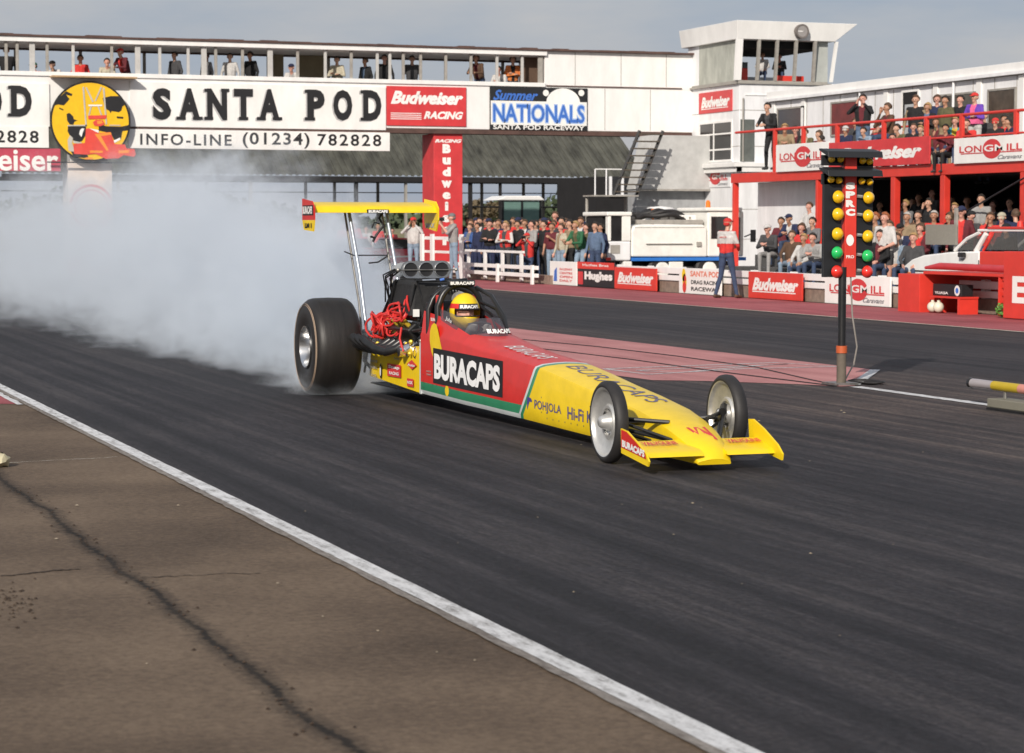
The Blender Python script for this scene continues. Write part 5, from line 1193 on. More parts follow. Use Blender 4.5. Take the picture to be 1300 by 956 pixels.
# firewall, seat, cage
mb=M(); mb.box((1.86,-.22,.2),(1.9,.22,.98)); D(mb,'firewall',BLKM,bevel=.01)
mb=M(); mb.prism([(1.95,.2),(2.15,.2),(2.2,.75),(2.08,1.0),(1.98,1.0)],1,-.18,.18); D(mb,'seat_back',BLACKB,bevel=.02)
def hoop(x,hw_,z0,z1,rt=.022,lean=0,n=14):
    pts=[(x,-hw_,z0)]
    for k in range(n+1):
        a=math.pi*k/n; pts.append((x+lean*math.sin(a)*.0,-hw_*math.cos(a)*(.93 if 0<k<n else 1),z1-.2+.2*math.sin(a)))
    pts.append((x,hw_,z0)); mb=M(); mb.tube(pts,rt,10); return mb
D(hoop(2.0,.24,.6,1.12,.026),'roll_hoop',BLKM,True); D(hoop(2.2,.215,.6,1.15,.03),'roll_hoop',BLKM,True)
mb=M()
for s in (-1,1):
    if s>0: mb.tube([(2.2,s*.16,1.12),(2.5,s*.2,1.05),(2.78,s*.215,.88),(2.9,s*.215,.72)],.02,8); mb.tube([(2.2,s*.2,.95),(2.45,s*.22,.88),(2.6,s*.22,.72)],.016,8)
    mb.tube([(2.0,s*.2,1.05),(1.7,s*.22,.75)],.018,8)
mb.tube([(2.2,.19,1.0),(2.55,.235,.93),(2.85,.235,.74)],.018,8); D(mb,'cage_bars',BLKM,True)
mb=M(); mb.box((2.2,-.13,1.135),(2.26,.13,1.19)); pd=D(mb,'cage_pad',BLACKB,bevel=.015)
mb=M(); put_text(mb,'BURACAPS',lambda a,b:(2.264,-.115+.23*a,1.148+.03*b),.06); D(mb,'lettering',WHITE2,recalc=False,par=pd)
# head surround
mb=M(); mb.box((2.05,-.19,.72),(2.2,-.16,1.05)); mb.box((2.05,.16,.72),(2.2,.19,1.05)); D(mb,'head_rest',RED,bevel=.01)
# windscreen
SCR=mat('smoked_screen',(.09,.085,.1),.12,alpha=.52,var=.1)
mb=M(); lo=[];hi=[]
cs=[(2.35,-.235,.83,.10),(2.7,-.225,.765,.13),(3.0,-.19,.715,.15),(3.2,-.11,.71,.16),(3.26,0,.71,.17),(3.2,.11,.71,.16),(3.0,.19,.715,.15),(2.7,.225,.765,.13),(2.35,.235,.83,.10)]
for x,y,z,h in cs: lo.append((x,y,z)); hi.append((x-.16,y*.84,z+h))
n=len(cs); mb.add(lo+hi,[(i,i+1,n+i+1,n+i) for i in range(n-1)]); ws=D(mb,'windscreen',SCR,True,recalc=False)
mb=M(); put_text(mb,'BURACAPS',lambda a,b:(3.275-.04*b-.03-((a-.45)**2*.16),-.09+.22*a,.745+.038*b),.05); D(mb,'lettering',WHITE2,recalc=False,par=ws)
mb=M(); put_text(mb,'Juha',lambda a,b:(2.48+.18*a,-.24,.83-.03*a+.05*b),.01,.4); D(mb,'driver_name',WHITE2,recalc=False,par=ws)
mb=M(); put_text(mb,'BURA',lambda a,b:(2.12+.13*a,-.258+.0*a,.815+.03*b),.03); D(mb,'small_label',WHITE2,recalc=False)
mb=M(); mb.tube([(2.72,-.1,.80),(2.76,0,.82),(2.74,.1,.80)],.016,8); D(mb,'steering_wheel',BLKM,True)
# rear wing
WX=-.30; WZ=1.865
mb=M(); mb.prism(airfoil(WX,WZ-.045,.5,.13,rad(13)),1,-.70,.60); rwn=D(mb,'rear_wing',YEL,True)
mb=M(); mb.box((WX-.015,-.145,WZ-.052),(WX+.012,.08,WZ-.012)); D(mb,'name_strip',BLACKL,par=rwn)
mb=M(); put_text(mb,'BURACAPS',lambda a,b:(WX+.016,-.135+.205*a,WZ-.047+.03*b),.07); D(mb,'lettering',WHITE2,recalc=False,par=rwn)
for s,y in ((-1,-.715),(1,.60)):
    mb=M(); up_=[(WX+.04,WZ-.12),(WX+.04,WZ+.0),(WX-.05,WZ+.07),(WX-.42,WZ+.10),(WX-.42,WZ-.12)]; lw=[(WX+.04,WZ-.121),(WX-.42,WZ-.121),(WX-.36,WZ-.22),(WX+.0,WZ-.235)]
    if s<0:
        mb.prism(up_,1,y,y+.014); e_=D(mb,'wing_endplate',REDB); mb=M(); mb.prism(lw,1,y,y+.014); D(mb,'yellow_lower_plate',YEL,par=e_)
        mb=M(); mb.box((WX-.38,y-.006,WZ-.07),(WX+.01,y-.001,WZ+.03)); D(mb,'name_panel',BLACKL,par=e_)
        mb=M(); put_text(mb,'BURACAPS',lambda a,b:(WX-.37+.37*a,y-.009,WZ-.06+.08*b),.05); D(mb,'lettering',WHITE2,recalc=False,par=e_)
        mb=M(); put_text(mb,'LM 1',lambda a,b:(WX-.30+.26*a,y-.006,WZ-.20+.05*b),.05); D(mb,'number',BLACKL,recalc=False,par=e_)
    else:
        mb.prism(up_,1,y,y+.014); e_=D(mb,'wing_endplate',YEL); mb=M(); mb.prism([(WX+.04,WZ-.121),(WX-.42,WZ-.121),(WX-.38,WZ-.2),(WX-.03,WZ-.235)],1,y,y+.014); D(mb,'lower_plate',YEL,par=e_)
        mb=M(); put_text(mb,'MAX',lambda a,b:(WX-.35+.3*a,y-.006,WZ-.2+.05*b),.04); D(mb,'lettering',GREYL,recalc=False,par=e_)
STR=mat('blue_grey_polished_strut',(.45,.5,.56),.35,metal=.6)
for y0,y1 in ((-.28,-.22),(.12,.17)):
    mb=M(); mb.tube([(WX-.22,y0,WZ-.0),(-.22,(y0+y1)/2,1.2),(-.05,y1,.55)],.018,12); D(mb,'wing_strut',STR,True)
    mb=M(); mb.tube([(WX-.38,y0-.0,WZ-.0),(-.35,y1,.9),(-.25,y1,.55)],.012,8); D(mb,'rear_stay',STEEL,True)
mb=M(); mb.tube([(WX-.15,.08,WZ-.02),(WX-.16,.03,WZ-.10),(WX-.14,.07,WZ-.18),(WX-.16,-.0,WZ-.27),(WX-.15,-.04,WZ-.34)],.014,6); mb.tube([(WX-.15,.03,WZ-.16),(WX-.13,-.03,WZ-.14),(WX-.15,-.05,WZ-.2)],.008,6); mb.tube([(WX-.15,.05,WZ-.2),(WX-.15,-.02,WZ-.3),(WX-.13,-.07,WZ-.29)],.012,6)
mb.tube([(WX-.1,-.36,WZ-.44),(WX-.1,-.26,WZ-.48),(WX-.1,.1,WZ-.48),(WX-.1,.11,WZ-.45)],.007,6); mb.tube([(WX-.1,-.1,WZ-.56),(WX-.1,.0,WZ-.55),(WX-.1,.1,WZ-.49)],.009,6)
D(mb,'loose_straps',BLACKL,True)
# ------------------------------------------------------------------ people
def sph_rings(p0,r0,p1,r1,n=10):
    p0=Vector(p0); p1=Vector(p1); d=p1-p0; L_=d.length
    if L_<1e-6: d=Vector((0,0,1)); 
    d=d.normalized(); pts=[];rr=[]
    for k in range(4): a=-math.pi/2+ (k+.15)*math.pi/8; pts.append(p0+d*(r0*math.sin(a))); rr.append(r0*math.cos(a))
    for k in range(4): a=(k+.85-.0)*math.pi/8; pts.append(p1+d*(r1*math.sin(min(a,1.52)))); rr.append(max(r1*math.cos(min(a,1.52)),.002))
    return pts,rr
SKINI,TOPI,BOTI,SHOI,EYEI,SLVI,INNI=0,1,2,3,4,5,6
def skeleton(P,C,Hd,el,wr,kn,an,fd=(1,0,0),hd=None,shirt_len=.0,bare_arm=False,bare_leg=False,toe=(1,0,0)):
    P,C,Hd=Vector(P),Vector(C),Vector(Hd); fd=Vector(fd).normalized(); lf=Vector((0,0,1)).cross(fd).normalized(); caps=[]
    def c(a,r0,b,r1,l): caps.append((Vector(a),r0,Vector(b),r1,l))
    ax=(C-P)
    for s in (-1,1):
        o=Vector((0,s,0))
        c(P+o*.085+Vector((0,0,-.0)),.105,P+o*.075+ax*.12,.105,BOTI)
        c(P+o*.07+ax*.18,.112,P+o*.095+ax*.75,.122,TOPI)
        c(P+o*.03+ax*.3+Vector((.03,0,0)),.11,P+o*.05+ax*.8+Vector((.025,0,0)),.105,TOPI)
        S=C+o*.175
        c(C+o*.04-Vector((0,0,.02)),.085,S,.062,TOPI)
        e=Vector(el[s>0]); w=Vector(wr[s>0])
        c(S,.058,e,.047,SLVI); c(e,.044,e.lerp(w,.5),.040,SKINI if bare_arm else SLVI); c(e.lerp(w,.45),.036 if bare_arm else .042,w,.027,SKINI if bare_arm else SLVI)
        hdv=Vector(hd[s>0]).normalized() if hd else (w-e).normalized()
        pr=hdv.cross(Vector((0,1,0))); 
        if pr.length<.2: pr=Vector((1,0,0))
        pr.normalize(); pe=w+hdv*.075
        c(w,.027,pe,.036,SKINI)
        for k in range(4):
            b=pe+pr*(.027*(k-1.5))+hdv*.01; l_=(.038,.044,.042,.032)[k]; inw=Vector((0,-s,0))*.012
            m_=b+hdv*l_; c(b,.0105,m_,.0095,SKINI); c(m_,.0095,m_+hdv*l_*.7+inw,.008,SKINI)
        tb=w+hdv*.03+pr*.03; c(tb,.013,tb+pr*.025+hdv*.04,.0105,SKINI)
        hp=P+o*.09; k_=Vector(kn[s>0]); a_=Vector(an[s>0])
        lm=SKINI if bare_leg else BOTI
        c(hp,.098,hp.lerp(k_,.5),.082,BOTI); c(hp.lerp(k_,.5),.08,k_,.060,BOTI if not bare_leg else SKINI)
        c(k_,.058,k_.lerp(a_,.4),.058,lm); c(k_.lerp(a_,.4),.056 if not bare_leg else .054,a_,.044 if not bare_leg else .036,lm)
        t=Vector(toe).normalized(); c(a_+Vector((-.03,0,-.05)),.042,a_+t*.07+Vector((0,0,-.055)),.04,SHOI); c(a_+t*.07+Vector((0,0,-.055)),.042,a_+t*.16+Vector((0,0,-.065)),.032,SHOI)
    c(C-Vector((0,0,.03)),.065,Hd-Vector((0,0,.09)),.052,SKINI)
    c(Hd+fd*-.012+Vector((0,0,.03)),.086,Hd+fd*.018+Vector((0,0,.005)),.082,SKINI); c(Hd+fd*.03+Vector((0,0,-.03)),.062,Hd+fd*.045+Vector((0,0,-.085)),.036,SKINI)
    c(Hd+fd*.098+Vector((0,0,.01)),.010,Hd+fd*.115+Vector((0,0,-.022)),.015,SKINI)
    for s in (-1,1): c(Hd+lf*s*.086+Vector((0,0,.015)),.014,Hd+lf*s*.09+Vector((0,0,-.02)),.011,SKINI)
    return caps,Hd,fd,lf
def body_mesh(name,caps,Hd,fd,lf,vox=.0135):
    mb=M()
    for a,r0,b,r1,l in caps:
        p,r=sph_rings(a,r0,b,r1); mb.tube(p,r,10)
    me=bpy.data.meshes.new('raw_body'); me.from_pydata([tuple(v) for v in mb.v],[],mb.f)
    ob=bpy.data.objects.new('raw_body',me); col.objects.link(ob)
    rm=ob.modifiers.new('r','REMESH'); rm.mode='VOXEL'; rm.voxel_size=vox
    sm=ob.modifiers.new('s','SMOOTH'); sm.factor=.5; sm.iterations=2
    dg=bpy.context.evaluated_depsgraph_get(); out=bpy.data.meshes.new_from_object(ob.evaluated_get(dg)); out.name=name
    bpy.data.objects.remove(ob); bpy.data.meshes.remove(me)
    n=len(out.polygons); ctr=np.empty(n*3); out.polygons.foreach_get('center',ctr); ctr=ctr.reshape(-1,3)
    best=np.full(n,1e9); lab=np.zeros(n,int)
    for a,r0,b,r1,l in caps:
        a_=np.array(a); d=np.array(b)-a_; L2=max(d@d,1e-9); t=np.clip(((ctr-a_)@d)/L2,0,1); ds=np.linalg.norm(ctr-(a_+t[:,None]*d),axis=1)-(r0+(r1-r0)*t)
        k=ds<best; best[k]=ds[k]; lab[k]=l
    H_=np.array(Hd); f_=np.array(fd); l_=np.array(lf)
    for s in (-1,1):
        e=H_+f_*.09+l_*s*.033+np.array([0,0,.012]); lab[np.linalg.norm(ctr-e,axis=1)<.0125]=EYEI
    mo=H_+f_*.088+np.array([0,0,-.058]); q=ctr-mo; pass
    nr=np.empty(n*3); out.polygons.foreach_get('normal',nr); nr=nr.reshape(-1,3)
    lab[(lab==TOPI)&(np.abs(ctr[:,1])<.05-.03*np.clip((Hd.z-.25-ctr[:,2])/.4,0,1)+.02)&(nr@f_>.45)]=INNI
    out.materials.clear()
    for i in range(7): out.materials.append(None)
    out.polygons.foreach_set('material_index',lab.astype('int32')); out.polygons.foreach_set('use_smooth',[True]*n); out.update()
    return out
POSES={}
def defpose(nm,*a,**k):
    vox=k.pop('vox',.0135); caps,Hd,fd,lf=skeleton(*a,**k); POSES[nm]=(body_mesh('body_'+nm,caps,Hd,fd,lf,vox),Hd,fd)
ST_K=((.02,-.1,.5),(.0,.1,.5)); ST_A=((.0,-.11,.1),(-.03,.12,.1))
defpose('stand',(0,0,.93),(0,0,1.42),(.02,0,1.63),((-.02,-.27,1.14),(-.02,.27,1.14)),((.06,-.28,.9),(.06,.28,.9)),ST_K,ST_A)
defpose('arms_folded',(0,0,.93),(0,0,1.42),(.02,0,1.63),((.08,-.27,1.14),(.08,.27,1.14)),((.24,.02,1.16),(.22,-.03,1.2)),ST_K,ST_A,hd=((0,1,.1),(0,-1,.1)))
defpose('hands_up',(0,0,.93),(0,0,1.42),(.03,0,1.63),((.2,-.3,1.3),(.2,.3,1.3)),((.2,-.1,1.52),(.2,.1,1.52)),ST_K,ST_A,hd=((-.1,.5,1),(-.1,-.5,1)))
defpose('leaning',(-.1,0,.93),(.08,0,1.38),(.14,0,1.58),((.2,-.26,1.13),(.2,.26,1.13)),((.42,-.12,1.12),(.42,.12,1.12)),ST_K,ST_A)
defpose('shorts',(0,0,.93),(0,0,1.42),(.02,0,1.63),((-.02,-.26,1.14),(.05,.26,1.14)),((.12,-.22,.92),(.2,.12,1.05)),ST_K,ST_A,bare_arm=True,bare_leg=True)
defpose('tee',(0,0,.93),(0,0,1.42),(.02,0,1.63),((-.02,-.26,1.14),(.05,.26,1.14)),((.12,-.22,.92),(.25,.1,1.3)),ST_K,ST_A,bare_arm=True)
SK=((.42,-.12,.50),(.42,.12,.50)); SA=((.40,-.13,.1),(.46,.13,.1))
defpose('sit',(0,0,.5),(-.02,0,.98),(.02,0,1.19),((.1,-.26,.74),(.1,.26,.74)),((.33,-.14,.62),(.33,.14,.62)),SK,SA)
defpose('sit_forward',(0,0,.5),(.16,0,.93),(.25,0,1.12),((.3,-.24,.68),(.3,.24,.68)),((.42,-.06,.72),(.42,.06,.72)),SK,SA,hd=((.2,.6,.3),(.2,-.6,.3)))
defpose('sit_hand_up',(0,0,.5),(.02,0,.97),(.05,0,1.18),((.25,-.22,.76),(.2,.24,.74)),((.2,-.07,1.05),(.35,.1,.62)),SK,SA,hd=((-.1,.2,1),(1,0,0)))
defpose('kneel',(0,0,.36),(.05,0,.84),(.1,0,1.04),((.25,-.27,.78),(.25,.27,.78)),((.26,-.08,.96),(.26,.08,.96)),((.38,-.16,.42),(.18,.16,.1)),((.36,-.16,.1),(-.25,.16,.1)),hd=((0,.4,1),(0,-.4,1)))
defpose('marshal',(0,0,.95),(.0,0,1.43),(.04,0,1.64),((.05,-.27,1.16),(.08,.27,1.16)),((.25,-.14,1.06),(.26,.12,1.1)),((.05,-.15,.52),(-.02,.13,.52)),((.06,-.24,.1),(-.12,.2,.1)),hd=((.6,.5,.3),(.6,-.5,.2)),vox=.011)
defpose('cameraman',(0,0,.94),(.02,0,1.43),(.05,0,1.63),((.22,-.24,1.26),(.22,.22,1.24)),((.30,-.06,1.5),(.36,.06,1.47)),((.03,-.1,.52),(-.02,.1,.52)),((.05,-.12,.1),(-.08,.13,.1)),hd=((.5,.3,.6),(.7,-.2,.5)),bare_arm=True,vox=.011)
# hair and headgear, built round the head centre, face towards +X
def hair_mesh(kind):
    mb=M(); rr=random.Random(len(kind))
    if kind in ('cap','cap_back'):
        n=16
        for i in range(6):
            t=math.pi/2*i/5
        b=[]
        for i in range(7):
            t=math.pi/2*i/6.0
            ring=[]
            for k in range(n):
                a=2*math.pi*k/n; ring.append((.103*math.sin(t)*math.cos(a)-.004,.098*math.sin(t)*math.sin(a),.045+.085*math.cos(t)))
            b.append(ring)
        for i in range(6):
            for k in range(n): mb.add([b[i][k],b[i][(k+1)%n],b[i+1][(k+1)%n],b[i+1][k]],[(0,1,2,3)])
        s=1 if kind=='cap' else -1
        br_=[(s*.085,-.07,.05),(s*.15,-.055,.038),(s*.18,0,.034),(s*.15,.055,.038),(s*.085,.07,.05)]
        mb.add(br_+[(x,y,z+.01) for x,y,z in br_],[(0,1,2,3,4),(9,8,7,6,5),(0,5,6,1),(1,6,7,2),(2,7,8,3),(3,8,9,4)])
        for q in ((-.09,.0,.0),): mb.ball((-.045*s,0,.0),.078,10,(.8,1.02,.7))
    else:
        long_=kind=='long_hair'; n=18; rows=10; g=[]
        for i in range(rows+1):
            t=math.pi*(.62 if not long_ else .72)*i/rows; ring=[]
            for k in range(n):
                a=2*math.pi*k/n; fx=math.cos(a); tt=t
                if fx>.25: tt=min(t,math.pi*(.30+.14*(1-fx)))
                r=.104+rr.uniform(-.005,.008)+(.012 if long_ and fx<.3 else 0)
                z=.028+r*math.cos(tt)*(1.0 if not long_ else 1.0+.25*(tt>1.6))
                ring.append((-.012+r*math.sin(tt)*math.cos(a),r*.93*math.sin(tt)*math.sin(a),z))
            g.append(ring)
        for i in range(rows):
            for k in range(n): mb.add([g[i][k],g[i][(k+1)%n],g[i+1][(k+1)%n],g[i+1][k]],[(0,1,2,3)])
    me=bpy.data.meshes.new(kind); me.from_pydata([tuple(v) for v in mb.v],[],mb.f); me.materials.append(None)
    me.polygons.foreach_set('use_smooth',[True]*len(me.polygons)); return me
HAIR={k:hair_mesh(k) for k in ('short_hair','long_hair','cap','cap_back')}
def cl(name,rgb,r=.85): return mat('cloth_'+name,tuple(v*(.95 if name in ('red','orange','pink','purple') else .72) for v in rgb),r,var=.3,scale=7,bump=.4)
SK_=[mat('skin_fair',(.52,.30,.21),.5,var=.1),mat('skin_tan',(.42,.22,.14),.5,var=.1),mat('skin_pink',(.56,.29,.22),.5,var=.1)]
EYE_=mat('dark_eye',(.05,.025,.02),.5)
C={'black':cl('black',(.015,.015,.017)),'navy':cl('navy',(.02,.03,.09)),'blue':cl('blue',(.05,.12,.35)),'denim':cl('denim',(.13,.2,.32)),'jeans':cl('jeans',(.05,.08,.16)),'pale denim':cl('pale_denim',(.3,.4,.52)),
 'white':cl('white',(.72,.7,.68)),'cream':cl('cream',(.6,.55,.42)),'grey':cl('grey',(.22,.22,.23)),'pale grey':cl('pale_grey',(.42,.41,.4)),'dark grey':cl('dark_grey',(.07,.07,.075)),'red':cl('red',(.6,.035,.03)),'maroon':cl('maroon',(.16,.02,.03)),
 'brown':cl('brown',(.13,.07,.04)),'olive':cl('olive',(.14,.13,.06)),'green':cl('green',(.03,.16,.07)),'tan':cl('tan',(.38,.28,.17)),'orange':cl('orange',(.7,.22,.06)),'purple':cl('purple',(.13,.05,.4)),'pink':cl('pink',(.75,.12,.28)),
 'teal':cl('teal',(.05,.35,.42)),'yellow':cl('yellow',(.75,.55,.05))}
HC={'dark':mat('hair_dark',(.025,.018,.014),.7,var=.4,scale=40),'brown':mat('hair_brown',(.09,.05,.028),.7,var=.4,scale=40),'fair':mat('hair_fair',(.38,.24,.1),.7,var=.3,scale=40),'ginger':mat('hair_ginger',(.3,.09,.03),.7,var=.3,scale=40),'grey':mat('hair_grey',(.45,.43,.4),.7,var=.3,scale=40)}
FACE_N=[0]
def person(pose,X,Y,Z,head,scale,top,bot,hair,label,group=None,shoe='dark grey',sleeve=None,inner=None):
    me,Hd,fd=POSES[pose]; FACE_N[0]+=1
    if 'white sleeves' in label: sleeve='white'
    if 'vest' in label: sleeve='tan'
    if inner is None and FACE_N[0]%5 in (1,3) and pose not in ('marshal','cameraman','tee','shorts') and 'T shirt' not in label and 'shirt' not in label:
        inner={'black':('dark grey','denim','maroon')[FACE_N[0]%3],'navy':'white','blue':'grey','red':'dark grey','maroon':'red','brown':'maroon','olive':'cream','dark grey':'white','grey':'white','pale denim':'white','denim':'white','tan':'brown','teal':'yellow','purple':'pink','green':'olive','white':'pale grey','cream':'tan','pale grey':'white','orange':'black'}.get(top)
    o=bpy.data.objects.new('person',me); col.objects.link(o); o.location=(X,Y,Z); o.rotation_euler=(0,0,head); o.scale=(scale,)*3
    for i,m in enumerate((SK_[FACE_N[0]%3],C[top],C[bot],C[shoe],EYE_,C[sleeve or top],C[inner or top])):
        o.material_slots[i].link='OBJECT'; o.material_slots[i].material=m
    tag(o,label,'person',group); ORG[o.name]=Vector((X,Y,Z))
    kind,colr_=hair
    if kind:
        h=bpy.data.objects.new(kind if 'hair' in kind else 'cap',HAIR[kind]); col.objects.link(h); h.parent=o; h.location=Hd; h.rotation_euler=(0,0,math.atan2(fd.y,fd.x))
        h.material_slots[0].link='OBJECT'; h.material_slots[0].material=HC[colr_] if 'hair' in kind else C[colr_]
    return o
TOP={'stand':1.745,'arms_folded':1.745,'hands_up':1.745,'leaning':1.695,'shorts':1.745,'tee':1.745,'sit':1.305,'sit_forward':1.235,'sit_hand_up':1.295,'kneel':1.155}
def H_(deg): return rad(deg)
LOOK=-35  # most people look down the strip, towards the car
sh,lh,cp=('short_hair','dark'),('long_hair','brown'),'cap'
# -- people on the bridge
GBR='spectators at the open windows of the timing bridge'
for px_,py_,pose,top,bot,hair,lab in (
 (8,60,'stand','black','jeans',sh,'person in a black shirt at the leftmost open bridge window'),
 (52,80,'sit_forward','red','jeans',('cap','green'),'small figure in red top and green cap seated low at the left of the bridge'),
 (73,78,'sit_forward','white','jeans',('cap','black'),'low figure in pale top and black cap behind the timber ledge on the bridge'),
 (102,70,'sit','red','jeans',sh,'person in a bright red shirt above the left rim of the round emblem'),
 (136,75,'sit_forward','cream','jeans',sh,'person in a cream top with dark hair above the round emblem'),
 (157,62,'leaning','maroon','jeans',('cap','red'),'person leaning in a maroon top and red cap above the right of the emblem'),
 (222,66,'stand','dark grey','jeans',sh,'grey silhouetted person above the letter S of the venue sign'),
 (262,68,'stand','grey','jeans',('short_hair','brown'),'person half behind a bridge post above the gap between letters A and N'),
 (292,68,'stand','white','jeans',sh,'person in a white shirt on the bridge above the first letters N and T'),
 (318,66,'stand','black','jeans',sh,'person in an open dark jacket on the bridge above the letter T'),
 (373,82,'sit_forward','white','jeans',('cap','navy'),'seated person in white top and navy cap on the bridge, above the gap before POD'),
 (428,72,'arms_folded','cream','olive',sh,'person with arms folded in a cream shirt on the bridge above the letter O'),
 (464,74,'stand','black','black',('short_hair','brown'),'stocky person in black with bare looking head above the final D'),
 (488,70,'stand','black','jeans',sh,'person in black just right of the final D on the bridge'),
 (523,71,'stand','dark grey','jeans',sh,'grey clothed person above the left half of the red racing sign'),
 (607,70,'leaning','brown','jeans',('long_hair','brown'),'person with long brown hair above the gap right of the red racing sign'),
 (636,85,'sit_forward','white','jeans',sh,'low seated person in white above the left end of the NATIONALS banner'),
 (651,72,'arms_folded','orange','dark grey',('long_hair','dark'),'person with folded arms in an orange top near the right end of the bridge windows')):
    Xp=BX-.75+R.uniform(-.2,.2); p=on_x(px_,py_,Xp); h=p.z-5.45; t=TOP[pose]; s=min(1.08,max(.9,h/t)); zf=max(5.45,p.z-t*s)
    person(pose,Xp,p.y,zf,H_(LOOK+R.uniform(-30,30)),s,top,bot,hair,lab,GBR)
person('sit',TX-1.0,on_x(968,85,TX-1).y,6.4,H_(-30),.85,'white','jeans',('short_hair','brown'),'person in a white shirt seated behind the glass of the control tower')
person('sit_forward',TX-1.6,on_x(990,85,TX-1.6).y,6.4,H_(-30),.9,'dark grey','jeans',sh,'dark clothed person behind the middle mullion of the control tower cabin')
# -- people on the terrace
GT='spectators on the upper terrace behind the red railing'
for px_,py_,Y_,pose,top,bot,hair,hd_,lab in (
 (978,131,28.9,'leaning','black','black',sh,-60,'person in a black jacket standing at the left corner of the terrace'),
 (997,158,29.2,'sit_forward','tan','cream',('short_hair','fair'),-40,'fair haired person seated behind the left corner of the terrace rail'),
 (1029,164,29.0,'sit_forward','olive','cream',('short_hair','brown'),-60,'brown haired person in olive seated above the left Longmill banner'),
 (1053,172,29.0,'sit_forward','black','black',sh,-130,'person in black bent forward above the right end of the left Longmill banner'),
 (1074,160,28.8,'sit','navy','jeans',('cap_back','white'),-70,'person in navy with a white cap behind the starting lights on the terrace'),
 (1096,120,29.6,'hands_up','black','denim',sh,-60,'tall person in a black leather jacket looking through raised hands on the terrace'),
 (1103,162,28.8,'sit_forward','pale denim','jeans',sh,-60,'dark haired person in a pale denim jacket seated below the man with raised hands'),
 (1129,131,29.4,'sit_hand_up','brown','jeans',('short_hair','brown'),-80,'person in a brown leather jacket raised above the others left of the doorway'),
 (1133,170,28.7,'sit','brown','pale denim',sh,-30,'person in pale jeans seated left of the dark doorway'),
 (1163,121,30.0,'stand','black','jeans',('short_hair','brown'),-60,'person in a black vest standing in the terrace doorway'),
 (1178,131,29.7,'arms_folded','black','cream',('long_hair','fair'),-60,'fair haired person in black standing right of the doorway'),
 (1160,157,28.8,'sit','black','black',('short_hair','brown'),-50,'person in dark glasses and black jacket seated below the doorway'),
 (1172,160,28.9,'sit_forward','black','black',('short_hair','fair'),-50,'fair haired person in black beside the one in dark glasses'),
 (1201,122,29.6,'stand','olive','tan',sh,-60,'person in an olive coat standing before the grey green window'),
 (1220,121,29.9,'stand','black','jeans',sh,-60,'person in a black jacket standing right of the olive coat'),
 (1238,118,29.3,'arms_folded','purple','white',('cap','red'),-60,'person in a purple and pink jacket, white trousers and red cap on the terrace'),
 (1201,158,28.3,'sit','maroon','black',sh,-50,'young person in a maroon jacket sitting between two banners with legs down'),
 (1213,149,28.6,'sit','teal','jeans',('short_hair','fair'),-50,'person in a teal and yellow jacket seated below the olive coat'),
 (1264,150,28.9,'sit','black','cream',('cap_back','red'),-60,'person with a red headscarf and black jacket above the right banner'),
 (1291,150,29.0,'sit_forward','navy','cream',sh,-90,'person in navy bending at the right picture edge on the terrace')):
    p=on_y(px_,py_,Y_); t=TOP[pose]; base=3.1; h=p.z-base
    s=min(1.1,max(.88,h/t)); zf=max(base,p.z-t*s) if pose not in ('sit','sit_forward','sit_hand_up') else p.z-t*s
    person(pose,p.x,Y_,zf,H_(hd_+R.uniform(-12,12)),s,top,bot,hair,lab,GT)
    if top=='purple':
        mb=M(); mb.tube([(p.x,Y_,zf+1.0*s),(p.x,Y_,zf+1.2*s)],[.2,.205],16,cap=False); 
        o_=mb.build('pink_band',C['pink'],bpy.data.objects[[o.name for o in col.objects if o.get('label')==lab][0]],local=False)
        o_.parent=None; o_.parent=[o for o in col.objects if o.get('label')==lab][0]
        bpy.context.view_layer.update(); o_.matrix_parent_inverse=o_.parent.matrix_world.inverted(); o_.location=(p.x,Y_,zf)
# bench the terrace people sit on
bt=thing('terrace_bench','long low bench along the terrace under the seated spectators','bench',(-50,29,3.1))
mb=M(); mb.box((-56,28.65,3.42),(-41,29.25,3.47)); mb.build('seat',GREYP,bt)
for i in range(8):
    mb=M(); mb.box((-55.8+i*2.1,28.8,3.1),(-55.7+i*2.1,29.1,3.417)); mb.build('leg',GREYP,bt)
